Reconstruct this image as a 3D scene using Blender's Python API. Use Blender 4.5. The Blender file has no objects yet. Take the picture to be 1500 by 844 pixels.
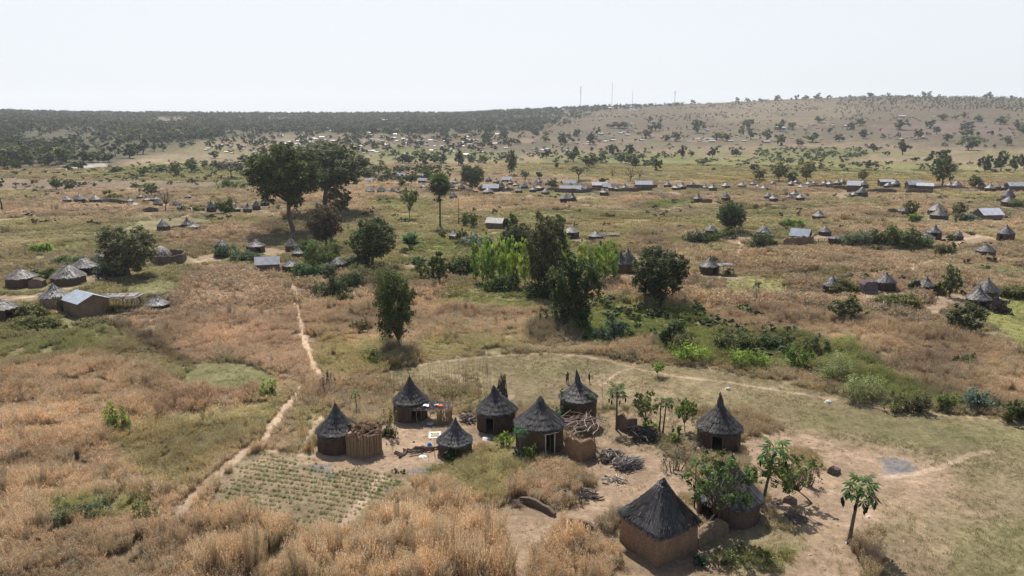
import bpy, math, random
import numpy as np
from mathutils import Vector, Matrix

S = bpy.context.scene
COL = S.collection
PI = math.pi
R = math.radians
rnd = random.Random(7)
rng = np.random.default_rng(11)

# ------------------------------------------------------------------ camera, sky, sun, exposure
CAM_H = 30.0
PITCH = R(13.0)
FPX = 1071.0
cam_d = bpy.data.cameras.new('camera')
cam_d.sensor_width = 36
cam_d.lens = 36 * FPX / 1500
cam_d.clip_start = 0.5
cam_d.clip_end = 30000
cam = bpy.data.objects.new('camera', cam_d)
COL.objects.link(cam)
cam.location = (0, 0, CAM_H)
cam.rotation_euler = (PI / 2 - PITCH, 0, 0)
S.camera = cam

SUN_EL = R(56)
SUN_AZ = R(-14)            # clockwise from +Y (ahead of the camera); negative = to the left
world = bpy.data.worlds.new('World')
S.world = world
world.use_nodes = True
nt = world.node_tree
bg = nt.nodes['Background']
sky = nt.nodes.new('ShaderNodeTexSky')
sky.sky_type = 'NISHITA'
sky.sun_disc = False
sky.sun_elevation = SUN_EL
sky.sun_rotation = SUN_AZ
sky.air_density = 1.0
sky.dust_density = 2.4
sky.ozone_density = 0.6
sky.altitude = 300
# dusty white veil low in the sky, thinning toward the zenith
_tc = nt.nodes.new('ShaderNodeTexCoord'); _sx = nt.nodes.new('ShaderNodeSeparateXYZ')
_mr = nt.nodes.new('ShaderNodeMapRange'); _mr.interpolation_type = 'SMOOTHSTEP'
for _k, _v in (('From Min', .12), ('From Max', .48), ('To Min', .92), ('To Max', .0)): _mr.inputs[_k].default_value = _v
_mx = nt.nodes.new('ShaderNodeMixRGB'); _mx.inputs[2].default_value = (6.3, 6.6, 6.95, 1)
nt.links.new(_tc.outputs['Generated'], _sx.inputs[0]); nt.links.new(_sx.outputs['Z'], _mr.inputs['Value'])
nt.links.new(_mr.outputs[0], _mx.inputs[0]); nt.links.new(sky.outputs[0], _mx.inputs[1])
nt.links.new(_mx.outputs[0], bg.inputs[0])
bg.inputs[1].default_value = 0.108
sun_d = bpy.data.lights.new('sun', 'SUN')
sun_d.energy = 5.0
sun_d.angle = R(0.55)
sun_d.color = (1.0, 0.95, 0.88)
sun = bpy.data.objects.new('sun', sun_d)
COL.objects.link(sun)
sd = Vector((math.sin(SUN_AZ) * math.cos(SUN_EL), math.cos(SUN_AZ) * math.cos(SUN_EL), math.sin(SUN_EL)))
sun.rotation_euler = sd.to_track_quat('Z', 'Y').to_euler()
sun.location = sd * 200
S.view_settings.view_transform = 'Standard'
S.view_settings.look = 'None'
S.view_settings.exposure = 0.35
S.view_settings.gamma = 1.0
S.cycles.max_bounces = 6
S.cycles.diffuse_bounces = 3
S.cycles.transmission_bounces = 4
S.cycles.volume_bounces = 0
S.cycles.transparent_max_bounces = 4

# ------------------------------------------------------------------ helpers: noise, terrain, rays
def _hash(ix, iy, seed):
    h = (ix.astype(np.int64) * 374761393 + iy.astype(np.int64) * 668265263 + seed * 1442695041) & 0xffffffff
    h = ((h ^ (h >> 13)) * 1274126177) & 0xffffffff
    h = (h ^ (h >> 16)) & 0xffffffff
    return h / 4294967295.0

def vnoise(x, y, seed=0):
    ix = np.floor(x); iy = np.floor(y)
    fx = x - ix; fy = y - iy
    fx = fx * fx * (3 - 2 * fx); fy = fy * fy * (3 - 2 * fy)
    a = _hash(ix, iy, seed); b = _hash(ix + 1, iy, seed)
    c = _hash(ix, iy + 1, seed); d = _hash(ix + 1, iy + 1, seed)
    return (a * (1 - fx) + b * fx) * (1 - fy) + (c * (1 - fx) + d * fx) * fy

def fbm(x, y, scale, seed=0, oct=4):
    s = 0; a = 0.5; t = 0; k = 1.0 / scale
    for i in range(oct):
        s = s + a * vnoise(x * k + 17.3 * i, y * k - 9.1 * i, seed + i)
        t += a; a *= 0.5; k *= 2.03
    return s / t

def sstep(a, b, v):
    t = np.clip((v - a) / (b - a), 0, 1)
    return t * t * (3 - 2 * t)

cp, sp = math.cos(PITCH), math.sin(PITCH)
def ray(px, py):
    u = (px - 750) / FPX; v = (422 - py) / FPX
    return np.array([u, cp + v * sp, v * cp - sp])

def proj(x, y, z):
    zz = z - CAM_H
    d = y * cp - zz * sp
    v = y * sp + zz * cp
    ds = np.where(d > 0.5, d, 0.5)
    return np.where(d > 0.5, 750 + FPX * x / ds, -9999), np.where(d > 0.5, 422 - FPX * v / ds, 9999)

RIDGE_PX = [-200, 0, 200, 500, 640, 760, 900, 1050, 1200, 1300, 1400, 1500, 1700]
RIDGE_PY = [165, 165, 168, 169, 168, 163, 156, 151, 144, 141, 142, 144, 150]
_raz = []; _rel = []
for a_, b_ in zip(RIDGE_PX, RIDGE_PY):
    q = ray(a_, b_)
    _raz.append(math.atan2(q[0], q[1])); _rel.append(q[2] / math.hypot(q[0], q[1]))
FOOT_PX = [-200, 0, 300, 420, 700, 900, 1500, 1700]
FOOT_D = [430, 430, 500, 600, 640, 800, 860, 860]
_faz = [math.atan2(ray(a_, 180)[0], ray(a_, 180)[1]) for a_ in FOOT_PX]
RIDGE_D = 1900.0

def ground_h(x, y):
    x = np.asarray(x, float); y = np.asarray(y, float)
    r = np.hypot(x, y); az = np.arctan2(x, y)
    zr = CAM_H + RIDGE_D * np.interp(az, _raz, _rel)
    d0 = np.interp(az, _faz, FOOT_D)
    front = sstep(1.7, 1.0, np.abs(az))
    t = (r - d0) / (RIDGE_D - d0)
    tc = np.clip(t, 0, 1)
    hill = zr * tc ** 1.12 * np.where(t > 1, np.maximum(1 - (t - 1) * 0.12, 0.3), 1)
    hill = hill * front
    wob = (fbm(x, y, 160, 5, 3) - 0.5) * 7 * np.clip(tc * 4, 0, 1) * np.clip(3 - t, 0, 1) * np.where(t > 0.8, 0.45, 1)
    near = (fbm(x, y, 26, 3, 3) - 0.5) * 0.7 + (fbm(x, y, 140, 9, 2) - 0.5) * 1.2 * np.clip((r - 90) / 200, 0, 1)
    return hill + wob * front + near

_ts = np.geomspace(15, 4000, 900)
def P(px, py):
    d = ray(px, py)
    X = d[0] * _ts; Y = d[1] * _ts; Z = CAM_H + d[2] * _ts
    g = Z - ground_h(X, Y)
    k = np.argmax(g < 0)
    if k == 0:
        k = len(_ts) - 1
    f = g[k - 1] / (g[k - 1] - g[k])
    t = _ts[k - 1] * (1 - f) + _ts[k] * f
    for _ in range(4):
        gg = CAM_H + d[2] * t - float(ground_h(d[0] * t, d[1] * t))
        t2 = t * 1.001
        g2 = CAM_H + d[2] * t2 - float(ground_h(d[0] * t2, d[1] * t2))
        if abs(g2 - gg) < 1e-9: break
        st = -gg * (t2 - t) / (g2 - gg)
        if abs(st) > 0.05 * t: break
        t += st
    x, y = d[0] * t, d[1] * t
    return Vector((x, y, float(ground_h(x, y))))

def mpp(p):                 # metres per photo pixel at point p
    return (p.y * cp - (p.z - CAM_H) * sp) / FPX

def zat(px, py, x, y):      # height seen at a pixel above a ground spot
    d = ray(px, py)
    t = math.hypot(x, y) / math.hypot(d[0], d[1])
    return CAM_H + d[2] * t

def gz(x, y):
    return float(ground_h(x, y))

def back(p, d):             # point d metres farther from the camera
    h = Vector((p.x, p.y, 0)).normalized()
    q = Vector((p.x + h.x * d, p.y + h.y * d, 0))
    q.z = gz(q.x, q.y)
    return q

# ------------------------------------------------------------------ helpers: materials
def mat_new(name):
    m = bpy.data.materials.new(name)
    m.use_nodes = True
    return m, m.node_tree.nodes, m.node_tree.links, m.node_tree.nodes['Principled BSDF']

def noise_mul(ns, ls, color_out, scale, lo, hi, detail=4, coord='Object', rough=0.6, stretch=None):
    tc = ns.new('ShaderNodeTexCoord')
    src = tc.outputs[coord]
    if stretch:
        mp = ns.new('ShaderNodeMapping'); mp.inputs['Scale'].default_value = stretch
        ls.new(src, mp.inputs['Vector']); src = mp.outputs[0]
    n = ns.new('ShaderNodeTexNoise')
    n.inputs['Scale'].default_value = scale; n.inputs['Detail'].default_value = detail
    n.inputs['Roughness'].default_value = rough
    ls.new(src, n.inputs['Vector'])
    mr = ns.new('ShaderNodeMapRange')
    mr.inputs['From Min'].default_value = 0.3; mr.inputs['From Max'].default_value = 0.7
    mr.inputs['To Min'].default_value = lo; mr.inputs['To Max'].default_value = hi
    ls.new(n.outputs['Fac'], mr.inputs['Value'])
    vm = ns.new('ShaderNodeVectorMath'); vm.operation = 'SCALE'
    ls.new(color_out, vm.inputs[0]); ls.new(mr.outputs[0], vm.inputs['Scale'])
    return vm.outputs[0], n

def add_bump(ns, ls, b, height_out, strength, dist):
    bp = ns.new('ShaderNodeBump')
    bp.inputs['Strength'].default_value = strength
    bp.inputs['Distance'].default_value = dist
    ls.new(height_out, bp.inputs['Height'])
    ls.new(bp.outputs[0], b.inputs['Normal'])
    return bp

def simple(name, col, rough=0.85, spec=0.2, noise=6, lo=0.75, hi=1.25, bump=0.3, bd=0.03, use_obj=False, metal=0, stretch=None):
    m, ns, ls, b = mat_new(name)
    if use_obj:
        c = ns.new('ShaderNodeObjectInfo').outputs['Color']
    else:
        rgb = ns.new('ShaderNodeRGB'); rgb.outputs[0].default_value = (*col, 1); c = rgb.outputs[0]
    out, n = noise_mul(ns, ls, c, noise, lo, hi, stretch=stretch)
    ls.new(out, b.inputs['Base Color'])
    b.inputs['Roughness'].default_value = rough
    b.inputs['Specular IOR Level'].default_value = spec
    b.inputs['Metallic'].default_value = metal
    if bump: add_bump(ns, ls, b, n.outputs['Fac'], bump, bd)
    return m

def foliage_mat(name, src, trans=0.35, spec=0.12, rough=0.6):
    """src: 'object' = the object's own colour times a tone per leaf; 'instancer' = tint of the scattered clump"""
    m, ns, ls, b = mat_new(name)
    at = ns.new('ShaderNodeAttribute'); at.attribute_name = 'tone'
    if src == 'object':
        c = ns.new('ShaderNodeObjectInfo').outputs['Color']
    else:
        ai = ns.new('ShaderNodeAttribute'); ai.attribute_type = 'INSTANCER'; ai.attribute_name = 'tint'
        c = ai.outputs['Color']
    vm = ns.new('ShaderNodeVectorMath'); vm.operation = 'MULTIPLY'
    ls.new(c, vm.inputs[0]); ls.new(at.outputs['Color'], vm.inputs[1])
    ls.new(vm.outputs[0], b.inputs['Base Color'])
    b.inputs['Roughness'].default_value = rough
    b.inputs['Specular IOR Level'].default_value = spec
    tr = ns.new('ShaderNodeBsdfTranslucent')
    ls.new(vm.outputs[0], tr.inputs['Color'])
    mx = ns.new('ShaderNodeMixShader'); mx.inputs[0].default_value = trans
    ls.new(b.outputs[0], mx.inputs[1]); ls.new(tr.outputs[0], mx.inputs[2])
    ls.new(mx.outputs[0], ns['Material Output'].inputs['Surface'])
    return m

def thatch_mat():
    m, ns, ls, b = mat_new('grey_thatch')
    at = ns.new('ShaderNodeAttribute'); at.attribute_name = 'tone'
    oc = ns.new('ShaderNodeObjectInfo')
    vm = ns.new('ShaderNodeVectorMath'); vm.operation = 'MULTIPLY'
    ls.new(oc.outputs['Color'], vm.inputs[0]); ls.new(at.outputs['Color'], vm.inputs[1])
    out, n = noise_mul(ns, ls, vm.outputs[0], 2.2, 0.5, 1.4, detail=6)
    ls.new(out, b.inputs['Base Color'])
    b.inputs['Roughness'].default_value = 0.52
    b.inputs['Specular IOR Level'].default_value = 0.42
    n2 = ns.new('ShaderNodeTexNoise'); n2.inputs['Scale'].default_value = 14; n2.inputs['Detail'].default_value = 4
    tc = ns.new('ShaderNodeTexCoord'); ls.new(tc.outputs['Object'], n2.inputs['Vector'])
    add_bump(ns, ls, b, n2.outputs['Fac'], 0.5, 0.06)
    return m

M = {}
M['leaf'] = foliage_mat('leaf', 'object', 0.38)
M['grass'] = foliage_mat('grass', 'instancer', 0.42, 0.1, 0.8)
M['leaf_far'] = foliage_mat('leaf_far', 'instancer', 0.2, 0.1, 0.8)
M['thatch'] = thatch_mat()
M['mud'] = simple('mud_wall', None, 0.95, 0.1, 7, 0.7, 1.25, 0.8, 0.05, use_obj=True)
def mud_streaks(m):
    ns, ls = m.node_tree.nodes, m.node_tree.links
    b = ns['Principled BSDF']; src = b.inputs['Base Color'].links[0].from_socket
    o, _ = noise_mul(ns, ls, src, 1.1, .72, 1.22, 6, stretch=(1, 1, .45))
    o, _ = noise_mul(ns, ls, o, 26, .68, 1.3, 3)
    ls.new(o, b.inputs['Base Color'])
mud_streaks(M['mud'])
M['bark'] = simple('bark', (0.13, 0.10, 0.075), 0.9, 0.15, 9, 0.6, 1.3, 0.6, 0.03, stretch=(1, 1, 0.25))
M['wood'] = simple('dead_wood', None, 0.85, 0.2, 12, 0.6, 1.35, 0.5, 0.02, use_obj=True)
M['stalk'] = simple('dry_stalk', (0.30, 0.21, 0.13), 0.85, 0.2, 14, 0.6, 1.4, 0.4, 0.02)
M['metal'] = simple('corrugated_metal', None, 0.62, 0.3, 1.1, 0.68, 1.12, 0.05, 0.01, use_obj=True)
M['cloth'] = simple('cloth', None, 0.9, 0.1, 10, 0.85, 1.1, 0.3, 0.02, use_obj=True)
M['skin'] = simple('skin', (0.06, 0.035, 0.022), 0.5, 0.4, 20, 0.9, 1.1, 0.05, 0.002)
M['plaster'] = simple('pale_plaster', None, 0.9, 0.1, 2, 0.8, 1.1, 0.1, 0.02, use_obj=True)

# ------------------------------------------------------------------ helpers: meshes and objects
class MB:
    def __init__(s):
        s.v = []; s.f = []; s.m = []; s.t = []; s.n = 0
    def add(s, verts, faces, mi=0, tone=1.0):
        verts = np.asarray(verts, float).reshape(-1, 3)
        s.v.append(verts)
        b = s.n
        s.f.extend([tuple(b + i for i in f) for f in faces])
        s.m.extend([mi] * len(faces))
        s.t.append(np.full(len(verts), tone) if np.isscalar(tone) else np.asarray(tone, float))
        s.n += len(verts)
        return s
    def box(s, c, size, rz=0, mi=0, tone=1.0, taper=1.0):
        hx, hy, hz = size[0] / 2, size[1] / 2, size[2] / 2
        v = np.array([[-hx, -hy, -hz], [hx, -hy, -hz], [hx, hy, -hz], [-hx, hy, -hz], [-hx * taper, -hy * taper, hz], [hx * taper, -hy * taper, hz], [hx * taper, hy * taper, hz], [-hx * taper, hy * taper, hz]])
        ca, sa = math.cos(rz), math.sin(rz)
        x = v[:, 0] * ca - v[:, 1] * sa + c[0]; y = v[:, 0] * sa + v[:, 1] * ca + c[1]
        return s.add(np.stack([x, y, v[:, 2] + c[2]], 1), [(0, 3, 2, 1), (4, 5, 6, 7), (0, 1, 5, 4), (1, 2, 6, 5), (2, 3, 7, 6), (3, 0, 4, 7)], mi, tone)
    def tube(s, pts, rad, seg=6, mi=0, tone=1.0, cap=True):
        pts = [Vector(p) for p in pts]
        n = len(pts)
        if not hasattr(rad, '__len__'): rad = [rad] * n
        V = []; F = []
        prev = None
        for i, p in enumerate(pts):
            d = (pts[min(i + 1, n - 1)] - pts[max(i - 1, 0)])
            if d.length < 1e-9: d = Vector((0, 0, 1))
            d.normalize()
            if prev is None:
                a = d.cross(Vector((0, 0, 1)) if abs(d.z) < 0.9 else Vector((1, 0, 0))).normalized()
            else:
                a = (prev - d * prev.dot(d))
                a = a.normalized() if a.length > 1e-6 else d.cross(Vector((0, 1, 0.01))).normalized()
            prev = a
            b = d.cross(a)
            for k in range(seg):
                an = 2 * PI * k / seg
                V.append(p + (a * math.cos(an) + b * math.sin(an)) * rad[i])
        for i in range(n - 1):
            for k in range(seg):
                k2 = (k + 1) % seg
                F.append((i * seg + k, i * seg + k2, (i + 1) * seg + k2, (i + 1) * seg + k))
        if cap:
            F.append(tuple(range(seg))[::-1]); F.append(tuple((n - 1) * seg + k for k in range(seg)))
        return s.add([tuple(v) for v in V], F, mi, tone)
    def quads(s, Q, mi=0, tone=1.0):      # Q: (n,4,3)
        n = len(Q)
        t = np.repeat(tone, 4) if not np.isscalar(tone) else tone
        return s.add(np.asarray(Q).reshape(-1, 3), [(4 * i, 4 * i + 1, 4 * i + 2, 4 * i + 3) for i in range(n)], mi, t)
    def mesh(s, name, mats, smooth=False):
        me = bpy.data.meshes.new(name)
        v = np.concatenate(s.v) if s.v else np.zeros((0, 3))
        me.vertices.add(len(v)); me.vertices.foreach_set('co', v.astype(np.float32).ravel())
        tot = np.array([len(f) for f in s.f], np.int32)
        idx = np.fromiter((i for f in s.f for i in f), np.int32, int(tot.sum()))
        me.loops.add(len(idx)); me.loops.foreach_set('vertex_index', idx)
        me.polygons.add(len(tot))
        me.polygons.foreach_set('loop_start', np.concatenate([[0], np.cumsum(tot)[:-1]]).astype(np.int32))
        me.polygons.foreach_set('loop_total', tot)
        me.polygons.foreach_set('material_index', np.array(s.m, np.int32))
        me.polygons.foreach_set('use_smooth', np.full(len(tot), smooth))
        for m in (mats if isinstance(mats, (list, tuple)) else [mats]): me.materials.append(m)
        t = np.concatenate(s.t).astype(np.float32)
        ca = me.color_attributes.new('tone', 'FLOAT_COLOR', 'POINT')
        ca.data.foreach_set('color', np.stack([t, t, t, np.ones_like(t)], 1).ravel())
        me.update(calc_edges=True)
        me.validate()
        return me

def put(name, me, parent=None, loc=(0, 0, 0), rz=0, scale=(1, 1, 1), color=None, rot=None):
    o = bpy.data.objects.new(name, me)
    COL.objects.link(o)
    o.location = loc
    o.rotation_euler = rot if rot is not None else (0, 0, rz)
    o.scale = scale if hasattr(scale, '__len__') else (scale,) * 3
    if parent: o.parent = parent
    if color: o.color = (*color, 1)
    return o

def thing(name, label, cat, loc=(0, 0, 0), rz=0, group=None, me=None, color=None, scale=(1, 1, 1)):
    o = put(name, me, None, loc, rz, scale, color)
    o['label'] = label; o['category'] = cat; o['kind'] = 'thing'
    if group: o['group'] = group
    return o

# ------------------------------------------------------------------ what covers the ground (world map, drawn from the photograph)
#            soil colour            plant colour            height dens  type (0 feathery dry, 1 short tuft, 2 leafy)
CL = {
 'dry': ((0.185, 0.135, 0.082), (0.53, 0.396, 0.252), 1.00, 1.0, 0),
 'tall': ((0.16, 0.115, 0.070), (0.59, 0.440, 0.275), 1.70, 1.0, 0),
 'field': ((0.19, 0.138, 0.090), (0.51, 0.376, 0.248), 0.80, 1.0, 0),
 'brown': ((0.14, 0.100, 0.070), (0.40, 0.280, 0.180), 1.25, 1.0, 0),
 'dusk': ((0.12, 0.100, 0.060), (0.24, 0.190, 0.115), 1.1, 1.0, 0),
 'olive': ((0.175, 0.150, 0.080), (0.40, 0.345, 0.165), 0.55, 1.0, 0),
 'tan': ((0.20, 0.158, 0.098), (0.46, 0.360, 0.220), 0.50, 0.95, 0),
 'stub': ((0.190, 0.150, 0.088), (0.24, 0.225, 0.105), 0.15, 0.95, 1),
 'stubg': ((0.160, 0.145, 0.072), (0.23, 0.240, 0.090), 0.16, 0.95, 1),
 'plot': ((0.250, 0.190, 0.122), (0.14, 0.18, 0.055), 0.12, 0.25, 1),
 'green': ((0.17, 0.165, 0.070), (0.26, 0.28, 0.090), 0.6, 1.0, 2),
 'deep': ((0.12, 0.125, 0.050), (0.17, 0.20, 0.065), 0.9, 1.0, 2),
 'lime':   ((0.22, 0.22, 0.090), (0.29, 0.31, 0.110), 0.9, 1.0, 2),
 'limeg': ((0.20, 0.19, 0.070), (0.25, 0.26, 0.080), 0.35, 1.0, 1),
 'gold':   ((0.33, 0.255, 0.115), (0.38, 0.29, 0.110), 0.5, 0.9, 0),
 'dirt': ((0.262, 0.188, 0.126), (0.30, 0.24, 0.140), 0.14, 0.10, 1),
 'path': ((0.38, 0.280, 0.195), (0.30, 0.24, 0.140), 0.10, 0.0, 1),
 'dirtg': ((0.235, 0.170, 0.110), (0.165, 0.165, 0.065), 0.20, 0.65, 1),
 'ash': ((0.150, 0.142, 0.142), (0.3, 0.25, 0.18), 0.1, 0.03, 1),
 'rock':   ((0.42, 0.385, 0.34), (0.3, 0.25, 0.18), 0.2, 0.1, 1),
 'slope': ((0.140, 0.110, 0.072), (0.20, 0.17, 0.10), 0.4, 0.1, 1),
 'wood': ((0.095, 0.090, 0.055), (0.13, 0.13, 0.07), 0.4, 0.1, 1),
 'plough': ((0.185, 0.135, 0.105), (0.24, 0.16, 0.12), 0.3, 0.1, 1),
}
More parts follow.
